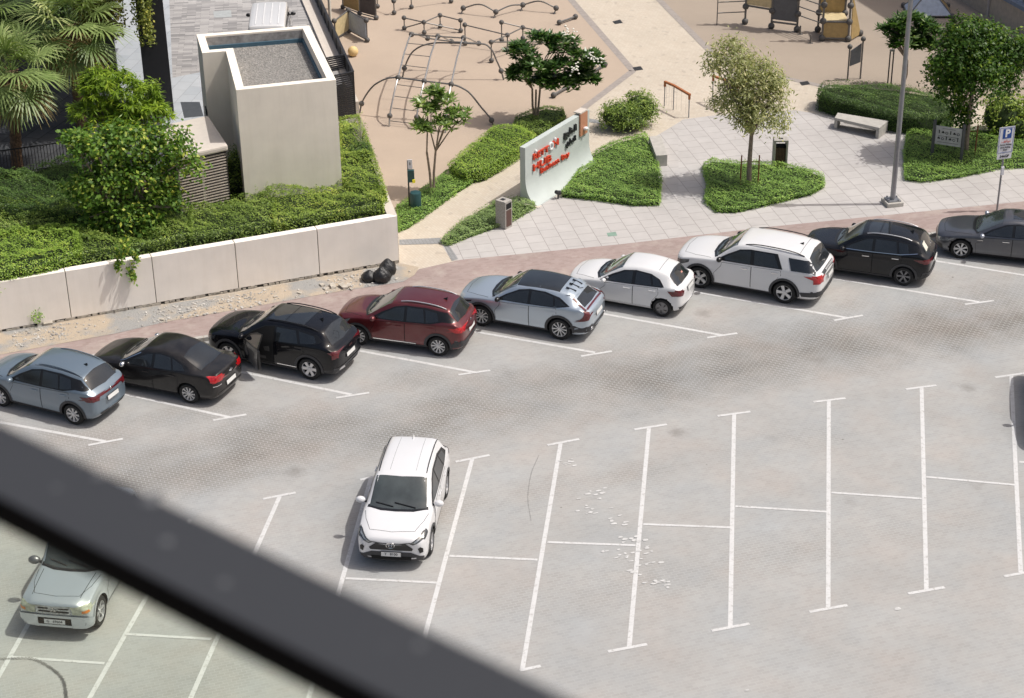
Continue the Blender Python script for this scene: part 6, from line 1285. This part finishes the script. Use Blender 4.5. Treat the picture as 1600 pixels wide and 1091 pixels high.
frangipani('many-stemmed frangipani with dense dark leaves and white blossom', p, [(*ab(x, y, p, dy), a_, a_*.8, c_) for x, y, dy, a_, c_ in ((815, 85, 0, .6, .5), (845, 70, .5, .7, .5), (880, 75, .3, .6, .5), (830, 110, -.3, .8, .45), (875, 110, -.2, .7, .45), (912, 95, 0, .6, .4), (905, 115, .2, .5, .4), (925, 95, .2, .4, .35), (812, 118, -.2, .5, .35), (848, 130, -.3, .6, .35), (882, 132, -.3, .55, .35), (915, 124, -.1, .5, .35))], 330, L_FRANGD, .33, 56, 3, [ab(928, 88, p, -.4), ab(898, 108, p, -.8), ab(936, 97, p, -.3), ab(888, 50, p, .2)])
p = at(1408, 140)
frangipani('round-headed frangipani behind the lamp post', p, [(*ab(x, y, p, dy), a_, a_*.8, c_) for x, y, dy, a_, c_ in ((1395, 50, 0, .6, .45), (1420, 40, .3, .8, .5), (1450, 50, 0, .6, .45), (1420, 65, -.2, .8, .4), (1445, 72, 0, .5, .35))], 190, L_FRANGD, .33, 57, 1)
def palm(label, base, top, R, seed, nf=26, trunk=.17):
    rg = np.random.default_rng(seed); t = thing('fan_palm', label, 'palm', base); base, top = Vector(base), Vector(top); b = MB(); n = 26; pts = [base.lerp(top, i/n)+Vector((0, 0, 0)) for i in range(n+1)]
    b.tube(pts, [trunk*(1.25-.35*i/n)*(1.1 if i % 2 else .94) for i in range(n+1)], 12); b.build('trunk', M_PBARK, t, smooth=True)
    stubs = MB()
    for i in range(70): a = rg.uniform(0, 6.28); z = rg.uniform(.45, 1.)**.7; c = base.lerp(top, z); stubs.beam(c+Vector((math.cos(a)*trunk*.8, math.sin(a)*trunk*.8, 0)), c+Vector((math.cos(a)*trunk*1.55, math.sin(a)*trunk*1.55, .16)), .06, .02)
    stubs.build('leaf_stubs', M_PBARK, t)
    for kind in (0, 1):
        V = []; F = []; var = []; k0 = 0; st_ = MB()
        for i in range(nf if kind == 0 else int(nf*.55)):
            el = rad(75-135*(i/nf)**.9) if kind == 0 else rad(rg.uniform(-75, -40)); az = i*2.4+rg.normal()*.15; hd = np.array([math.cos(az), math.sin(az), 0])
            L1 = R*(.5 if kind == 0 else .3); d = hd*math.cos(el)+np.array([0, 0, math.sin(el)]); p0 = np.array(top)+d*.1; p1 = p0+d*L1+np.array([0, 0, -.1*L1*math.cos(el)])
            dd = unit(d+np.array([0, 0, -.45*max(0, math.cos(el))])); sd = unit(np.cross(dd, [0, 0, 1.]) if abs(dd[2]) < .97 else np.array([1., 0, 0])); up_ = np.cross(sd, dd); st_.tube([p0, (p0+p1)/2+np.array([0, 0, .03]), p1], [.02, .016, .012], 4)
            nl = 30; Rf = R*.58*(.85+.3*rg.random()); tone = rg.normal()*.13
            for j in range(nl):
                th_ = rad(-128+256*j/(nl-1)); dirn = dd*math.cos(th_)+sd*math.sin(th_)+up_*(.18*math.cos(th_)+(.12 if j % 2 else -.02)); dirn = unit(dirn); ln = Rf*(1-.28*abs(th_)/2.3)
                w0 = .045*R/2; wv = unit(np.cross(dirn, up_)); a0 = p1; a1 = p1+dirn*ln*.55; a2 = p1+dirn*ln*.98+np.array([0, 0, -.32*ln*(1 if kind == 0 else 1.6)*(.6+.8*rg.random())*.6])
                V += [a0-wv*w0*.25, a0+wv*w0*.25, a1+wv*w0*.75, a1-wv*w0*.75, a2+wv*w0*.1, a2-wv*w0*.1]; F += [(k0, k0+1, k0+2, k0+3), (k0+3, k0+2, k0+4, k0+5)]; k0 += 6
                v_ = .45+tone+rg.normal()*.12-.012*i*(kind == 0); var += [v_, v_+.12]
        mesh_np('fronds' if kind == 0 else 'dead_fronds', np.array(V), np.array(F), [L_PALM if kind == 0 else L_DRY], t, np.clip(np.array(var), 0, 1)); st_.build('leaf_stalks' if kind == 0 else 'dead_stalks', M_PBARK if kind else L_PALM, t)
    return t
p = at(27, 264, 1.6); palm('fan palm at the left edge with a thick brown trunk beside the railing', p, ab(18, 112, p), 1.95, 61)
p = at(128, 200, 1.6); palm('fan palm nearer the charcoal columns, its crown touching the hanging vines', p, ab(108, 40, p), 2.2, 62)
p = at(-60, 190, 1.6); palm('fan palm mostly outside the left edge of the view', p, ab(-40, 30, p), 2.0, 63, 24)
# -- vines hanging from the canopy trough
def vines(label, x0, x1, zlo, n, m, seed):
    rg = np.random.default_rng(seed); t = thing('hanging_vine', label, 'vine', (x0, 67, 7.2)); C = []; 
    for i in range(n):
        x = rg.uniform(x0, x1); y = 67.05+rg.normal()*.12-.1; z1 = zlo+rg.random()**1.5*1.2; zz = np.arange(z1, 8.6, .045); C.append(np.column_stack([x+rg.normal(size=len(zz))*.09+.05*np.sin(zz*3+i), y+rg.normal(size=len(zz))*.1, zz]))
    C = np.concatenate(C); T, S = frames(len(C), np.tile([.2, -.6, .1], (len(C), 1)), .6, .5); leafmesh('foliage', C, T, S, .13, .075, [m], t, np.clip(.45+.3*lump(C[:, 0]*2, C[:, 2])+rg.normal(size=len(C))*.2, 0, 1))
vines('curtain of reddish green vines hanging beside the palm crown', -15.9, -14.15, 4.7, 60, leafmat('reddish_vine_leaf', (.11, .06, .02), (.19, .19, .045), (.4, .38, .1)), 71)
vines('narrow yellow-green vine hanging down the charcoal column', -13.75, -13.2, 4.4, 22, L_VINE, 72)
# ------------------------------------------------------------------ playground frames of grey tube and balls
def balls(pts, r, parent, nm='ball'):
    for p in pts: m = MB(); m.ball(p, r, 12, 8); m.build(nm, M_BALL, parent, smooth=True)
def tubes(segs, r, parent, nm='tube', mt=None):
    for s_ in segs: m = MB(); m.tube(s_, r, 7); m.build(nm, mt or M_TUBE, parent, smooth=True)
def curve(pts, n=8):
    P = [Vector(p) for p in pts]; f = [pchip([(i, p[k]) for i, p in enumerate(P)]) for k in range(3)]
    return [Vector((f[0](t), f[1](t), f[2](t))) for t in np.linspace(0, len(P)-1, (len(P)-1)*n+1)]
M_SILV = mat('silver_tube', (.42, .41, .4), .35, .6)
# climbing dome
NL, NR = at(562, 177), at(770, 195); FL, FR = at(629, 121), at(787, 125)
dome = thing('climbing_dome', 'arched climbing dome with ladder rungs in the middle of the left play surface', 'climbing frame', NL.lerp(FR, .5))
near = [NL]+[onplane(x, y, NL, NR) for x, y in ((565, 162), (585, 133), (609, 122), (622, 121.5), (663, 127), (705, 132), (728, 141), (752, 168), (768, 188))]+[NR]
far = [FL]+[onplane(x, y, FL, FR) for x, y in ((632, 107), (644, 82), (665, 70), (690, 67), (728, 68), (755, 69), (768, 78), (776, 95), (783, 111))]+[FR]
tubes([curve(near), curve(far)], .035, dome)
gN = [onplane(x, y, NL, NR) for x, y in ((622, 121.5), (663, 127), (705, 132))]; gF = [onplane(x, y, FL, FR) for x, y in ((644, 80), (685, 84), (725, 87))]
foot = [at(608, 198), at(650, 203), at(696, 208)]; tops = []
for i in range(3):
    a, b_ = gN[i], gF[i]; base2 = Vector((b_.x, b_.y, 0)); z2 = max(b_.z, a.z+.25); b_ = Vector((b_.x, b_.y, z2)); gF[i] = b_
    q_ = ab((668, 705, 748)[i], (60, 65, 68)[i], (0, b_.y+.9)); k = foot[i].lerp(Vector((a.x, a.y, GZ)), .12); k.z = .6
    if i == 0: k = onplane(609, 181, foot[0], a)
    tubes([curve([foot[i], k, a, a.lerp(b_, .55)+Vector((0, 0, .18)), b_, q_])], .035, dome, mt=M_SILV); tops.append(q_); balls([k], .11, dome)
balls([near[1], near[-2], far[1], far[-2]]+gN+gF+tops, .115, dome)
tubes([[gF[0], gF[1]], [gF[1], gF[2]], [tops[0], tops[1]], [tops[1], tops[2]]], .03, dome)
for t in (.12, .38, .62, .86): tubes([[foot[0].lerp(gN[0], t)+Vector((0, 0, .0)), foot[1].lerp(gN[1], t)]], .016, dome, 'rung')
for t in (.2, .45, .7, .92): tubes([[gN[0].lerp(gF[0], t)+Vector((0, 0, .16)), gN[1].lerp(gF[1], t)+Vector((0, 0, .16))]], .016, dome, 'rung')
# low zigzag frame
def frame(label, posts, rails, name='balance_frame', cat='balance frame', r=.11):
    """posts: key -> (foot px, top px or None); rails: pairs like 'a+' (top) / 'a' (foot ball)"""
    t = None; N_ = {}
    for k, (f, tp) in posts.items():
        p = at(f[0], f[1]+3); lo = Vector((p.x, p.y, GZ+r*.9)); N_[k] = lo
        if t is None: t = thing(name, label, cat, p)
        if tp: hi = over(tp[0], tp[1], p); N_[k+'+'] = hi; tubes([[lo, hi]], .028, t, 'post')
    balls(N_.values(), r, t)
    for s_ in rails: tubes([[N_[k] for k in s_]], .028, t, 'rail')
    return t
frame('low zigzag balance frame behind the climbing dome', {'a': ((632, 44), (632, 28)), 'b': ((663, 51), (662, 35)), 'c': ((688, 41), (688, 24)), 'd': ((720, 48), (719, 32))}, [('a+', 'b+'), ('a', 'b+'), ('b+', 'c+'), ('c+', 'd+'), ('b+', 'd')])
frame('taller linked balance frame right of the climbing dome', {'e': ((727, 68), (727, 39)), 'f': ((784, 63), (783, 35)), 'g': ((793, 78), (792, 55)), 'h': ((768, 95), (767, 66)), 'i': ((817, 60), (816, 43)), 'j': ((845, 66), (843, 49))}, [('e+', 'g+'), ('f+', 'i+'), ('i+', 'j+'), ('h+', 'g+', 'i+'), ('h+', 'j')])
ar = thing('arch_trail', 'trail of low wavy arches joined by balls at the top of the left play surface', 'climbing frame', at(750, 22)); nodes = [(724, 17), (775, 23), (817, 12), (869, 17)]; nd = [at(x, y+4)+Vector((0, 0, .25)) for x, y in nodes]
for (a, b_), (ax_, ay) in zip(zip(nd[:-1], nd[1:]), ((750, 7), (797, 9), (843, 2))): tubes([curve([a, onplane((a.x and ax_), ay, a, b_) , b_])], .035, ar)
balls(nd, .13, ar)
for p in nd: tubes([[p, (p.x-.1, p.y-.15, GZ)]], .03, ar, 'foot')
def barbell(label, pts):
    P = [at(x, y+3)+Vector((0, 0, .12)) for x, y in pts]; t = thing('step_bar', label, 'balance bar', P[0]-Vector((0, 0, .12))); balls(P, .125, t); tubes([[P[0], P[-1]]], .05, t, 'bar', M_TUBE)
barbell('short step bar with a ball at each end near the cream path', [(874, 36), (899, 27)]); barbell('long step bar with four balls behind the many-stemmed frangipani', [(865, 150), (887, 137), (925, 115), (945, 102)])
p = at(552, 88); t = MB().ball((p.x, p.y, GZ+.22), .23, 18, 12).build('play_ball', mat('cream_ball', (.72, .52, .24), .6, var=.05), smooth=True); tag(t, 'round cream ball fixed on the play surface beside the slatted fence', 'ball')
# panel cubes
def panelset(label, quads, extra=(), name='panel_cube', nodes=True):
    """quads: (material, four (px, py, foot px or z)) given as corners on known ground points"""
    t = None; seen = []
    for mt, cs in quads:
        P = [Vector(c) for c in cs]
        if t is None: t = thing(name, label, 'play panel', (P[0].x, P[0].y, GZ))
        n_ = (P[1]-P[0]).cross(P[3]-P[0]).normalized()*.012; c = (P[0]+P[1]+P[2]+P[3])/4; Q = [c+(x-c)*.9 for x in P]
        m = MB(); m.add([x-n_ for x in Q]+[x+n_ for x in Q], [(3, 2, 1, 0), (4, 5, 6, 7), (0, 1, 5, 4), (1, 2, 6, 5), (2, 3, 7, 6), (3, 0, 4, 7)]); b = m.build('panel', mt, t)
        tubes([[P[i], P[(i+1) % 4]] for i in range(4)], .03, t)
        for x in P:
            if not any((x-y).length < .12 for y in seen): seen.append(x)
    balls(seen, .12, t)
    return t
M_PBEI = mat('beige_panel', (.58, .47, .27), .6); M_PBLU = mat('pale_blue_panel', (.4, .46, .55), .5); M_PDRK = mat('dark_panel', (.085, .075, .075), .6); M_POCH = mat('ochre_panel', (.4, .28, .12), .6)
def q4p(f0, f1, t0, t1): a, b_ = at(f0[0], f0[1]), at(f1[0], f1[1]); return [Vector((a.x, a.y, a.z+.1)), Vector((b_.x, b_.y, b_.z+.1)), over(t1[0], t1[1], b_), over(t0[0], t0[1], a)]
panelset('low cube of beige and pale blue panels beside the cream ball', [(M_PBLU, q4p((546, 51), (574, 66), (544, 16), (574, 32))), (M_PBEI, q4p((524, 64), (546, 51), (520, 33), (544, 16)))])
panelset('tall dark panel frame behind the low panel cube', [(M_PDRK, q4p((562, 24), (588, 31), (560, -24), (587, -20))), (M_POCH, q4p((536, 14), (562, 24), (534, -30), (560, -24)))])
frame('open tube frame at the top edge left of the arch trail', {'a': ((616, 20), (615, 2)), 'b': ((643, 11), (642, -12)), 'c': ((590, 10), (590, -14)), 'd': ((705, 2), (705, -16))}, [('a+', 'b+'), ('a+', 'c+'), ('b+', 'd+')], 'tube_frame', 'climbing frame')
# play tower at the top right
def tower_pole(foot, top): p = at(*foot); hi = over(top[0], top[1], p); return p, hi
tw = thing('play_tower', 'play tower with ochre side panels, net ladders and ball joints at the top right', 'play tower', at(1302, 62))
def tpanel(f0, f1, z0, z1, mt, par, bars=True, nm='panel', dy=0):
    a, b_ = at(*f0), at(*f1); a.y += dy; b_.y += dy; P = [Vector((a.x, a.y, z0)), Vector((b_.x, b_.y, z0)), Vector((b_.x, b_.y, z1)), Vector((a.x, a.y, z1))]; n_ = (P[1]-P[0]).cross(P[3]-P[0]).normalized()*.015; c = sum(P, Vector())/4; Q = [c+(x-c)*.92 for x in P]; m = MB()
    m.add([x-n_ for x in Q]+[x+n_ for x in Q], [(3, 2, 1, 0), (4, 5, 6, 7), (0, 1, 5, 4), (1, 2, 6, 5), (2, 3, 7, 6), (3, 0, 4, 7)]); m.build(nm, mt, par)
    if bars: tubes([[P[0], P[1]], [P[3], P[2]]], .045, par, 'bar')
    return P
A, B_ = (1284, 64), (1325, 65); back = 1.2
for f in (A, B_):
    p = at(*f)
    for dy in (0, back):
        tubes([[(p.x, p.y+dy, GZ), (p.x, p.y+dy, 4.2)]], .05, tw, 'pole'); balls([(p.x, p.y+dy, z) for z in (.25, 1.02, 1.75, 2.5, 3.3)], .15, tw)
tpanel(A, B_, .25, 1.0, M_POCH, tw); tpanel(A, B_, .95, 1.02, M_PBEI, tw, False, 'deck_edge')
a, b_ = at(*A), at(*B_); m = MB(); m.box(((a.x+b_.x)/2, a.y+back/2, 1.03), (b_.x-a.x-.1, back, .05)); m.build('deck', M_PBEI, tw)
tpanel(A, B_, .95, 1.75, M_POCH, tw, True, dy=back); q_ = at(1340, 56); m = MB(); c = b_; m.add([(c.x+.1, c.y, .2), (q_.x+.1, q_.y, .2), (c.x+.1, c.y+.2, 2.1), (c.x+.14, c.y, .2), (q_.x+.14, q_.y, .2), (c.x+.14, c.y+.2, 2.1)], [(0, 1, 2), (5, 4, 3), (0, 3, 4, 1), (1, 4, 5, 2), (2, 5, 3, 0)]); m.build('wing_panel', M_POCH, tw); balls([(q_.x+.1, q_.y, .25)], .15, tw)
tw2 = thing('panel_wall', 'big grey climbing panel with ochre side and rope rails left of the play tower', 'play panel', at(1220, 48))
C_, D_ = (1205, 45), (1245, 50); E_ = (1164, 38)
for f in (C_, D_, E_):
    p = at(*f); tubes([[(p.x, p.y, GZ), (p.x, p.y, 4.)]], .05, tw2, 'pole'); balls([(p.x, p.y, z) for z in (.25, .95, 1.7, 2.4, 3.2)], .15, tw2)
tpanel(C_, D_, .45, 3.4, M_PGREY, tw2); tpanel(E_, C_, 1.0, 2.6, M_PBEI, tw2)
p, p2 = at(*D_), at(*A)
tubes([[(p.x, p.y, z), (p2.x, p2.y, z)] for z in (.9, 1.3, 1.7, 2.1)], .025, tw2, 'rope_rail'); p, p2 = at(1120, 40), at(*E_); tubes([[(p.x, p.y, z), (p2.x, p2.y, z)] for z in (.7, 1.2, 1.7)]+[[(p.x, p.y, GZ), (p.x, p.y, 1.8)]], .025, tw2, 'rope_rail')
for x, y in ((1250, 54), (1266, 68)): p = at(x, y); t = MB(); t.tube([p, p+Vector((0, 0, .4))], .035, 8); t.box((p.x, p.y, GZ+.01), (.22, .12, .02)); o = t.build('step_post', M_TUBE); tag(o, 'short grey step post %s the play tower' % ('between the grey panel and' if x == 1250 else 'standing nearest the viewer in front of'), 'post', 'step posts')
for x, y, lab in ((1455, 26, 'pale tilted panel pyramid half hidden behind the round-headed frangipani'),):
    p = at(x, y); t = thing('panel_pyramid', lab, 'play panel', p); apex = p+Vector((0, .6, 1.15)); cs = [p+Vector(v_) for v_ in ((-1.1, -.2, .1), (.9, -.3, .1), (1.0, 1.3, .1), (-1., 1.4, .1))]
    for i in range(4):
        A3, B3 = cs[i], cs[(i+1) % 4]; m = MB(); m.add([A3, B3, apex, A3-Vector((0, 0, .03)), B3-Vector((0, 0, .03)), apex-Vector((0, 0, .03))], [(0, 1, 2), (5, 4, 3), (0, 3, 4, 1), (1, 4, 5, 2), (2, 5, 3, 0)]); m.build('panel', M_PBLU if i != 1 else M_POCH, t); tubes([[A3, apex], [A3, B3]], .03, t)
    balls(cs+[apex], .13, t)
# ------------------------------------------------------------------ the window rail and glass in front of the viewer
zr = CAMH-.82
def rp(px, py, z): return at(px, py, z)
up0, up1 = rp(-250, 541, zr), rp(1150, 1211, zr)
md0, md1 = rp(-250, 648, zr), rp(1150, 1376, zr)
dn = (md1-md0).normalized(); lo = over(0, 829, rp(0, 777, zr)); hgt = zr-lo.z
rail = thing('window_rail', 'dark grey balcony rail crossing the lower left corner, close and out of focus', 'railing', md0)
M_RAIL = N('rail_metal'); v = M_RAIL.coord(); vo = M_RAIL.n('TexVoronoi'); vo.inputs['Scale'].default_value = 9; M_RAIL.l(v, vo.inputs['Vector'])
sp_ = M_RAIL.ramp(vo.outputs['Distance'], (.05, 1), (.11, 0)); kp_ = M_RAIL.ramp(M_RAIL.noise(v, 3.1, 2), (.52, 0), (.6, .5))
M_RAIL.set(Base_Color=M_RAIL.mix(M_RAIL.math('MULTIPLY', sp_, kp_), (.034, .036, .041), (.1, .1, .105)), Roughness=.6); M_RAIL.b.inputs['Specular IOR Level'].default_value = .3; M_RAIL = M_RAIL.m
ex = dn*1.2
a, b_, c, d_ = md0-ex, md1+ex, up1+ex, up0-ex
m = MB(); m.add([a, b_, c, d_]+[x-Vector((0, 0, hgt)) for x in (a, b_, c, d_)], [(0, 1, 2, 3), (7, 6, 5, 4), (0, 4, 5, 1), (1, 5, 6, 2), (2, 6, 7, 3), (3, 7, 4, 0)])
o = m.build('rail', [M_RAIL, mat('rail_shaded_faces', (.0035, .0035, .004), .9, spec=.1)], rail, bevel=.004)  # all faces but the top painted near black for their shade
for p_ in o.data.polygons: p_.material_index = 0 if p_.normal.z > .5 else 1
for px, py, r_ in ((153, 744, .005), (235, 783, .008), (244, 776, .006), (260, 847, .005), (350, 912, .004), (88, 764, .003), (655, 1010, .004)):
    q_ = at(px, py, zr); m = MB(); m.ball((q_.x, q_.y, zr+.0005), r_, 10, 6, (1, 1, .25)); m.build('dust_speck', mat('dust_speck', (.085, .09, .098), .8), rail, smooth=True)
G = N('tinted_glass'); tb = G.n('BsdfTransparent'); tb.inputs[0].default_value = (.93, .965, .915, 1); gb = G.n('BsdfGlossy'); gb.inputs['Roughness'].default_value = .02; mx = G.n('MixShader'); mx.inputs[0].default_value = .03
G.l(tb.outputs[0], mx.inputs[1]); G.l(gb.outputs[0], mx.inputs[2]); G.l(mx.outputs[0], G.t.nodes['Material Output'].inputs[0])
q0, q1 = (a+d_)/2-Vector((0, 0, hgt)), (b_+c)/2-Vector((0, 0, hgt)); n_ = Vector((-dn.y, dn.x, 0))*.006
m = MB(); m.prism([tuple((q0-n_).xy), tuple((q1-n_).xy), tuple((q1+n_).xy), tuple((q0+n_).xy)], zr-hgt-1.0, zr-hgt+.01); m.build('glass_pane', G.m, rail)
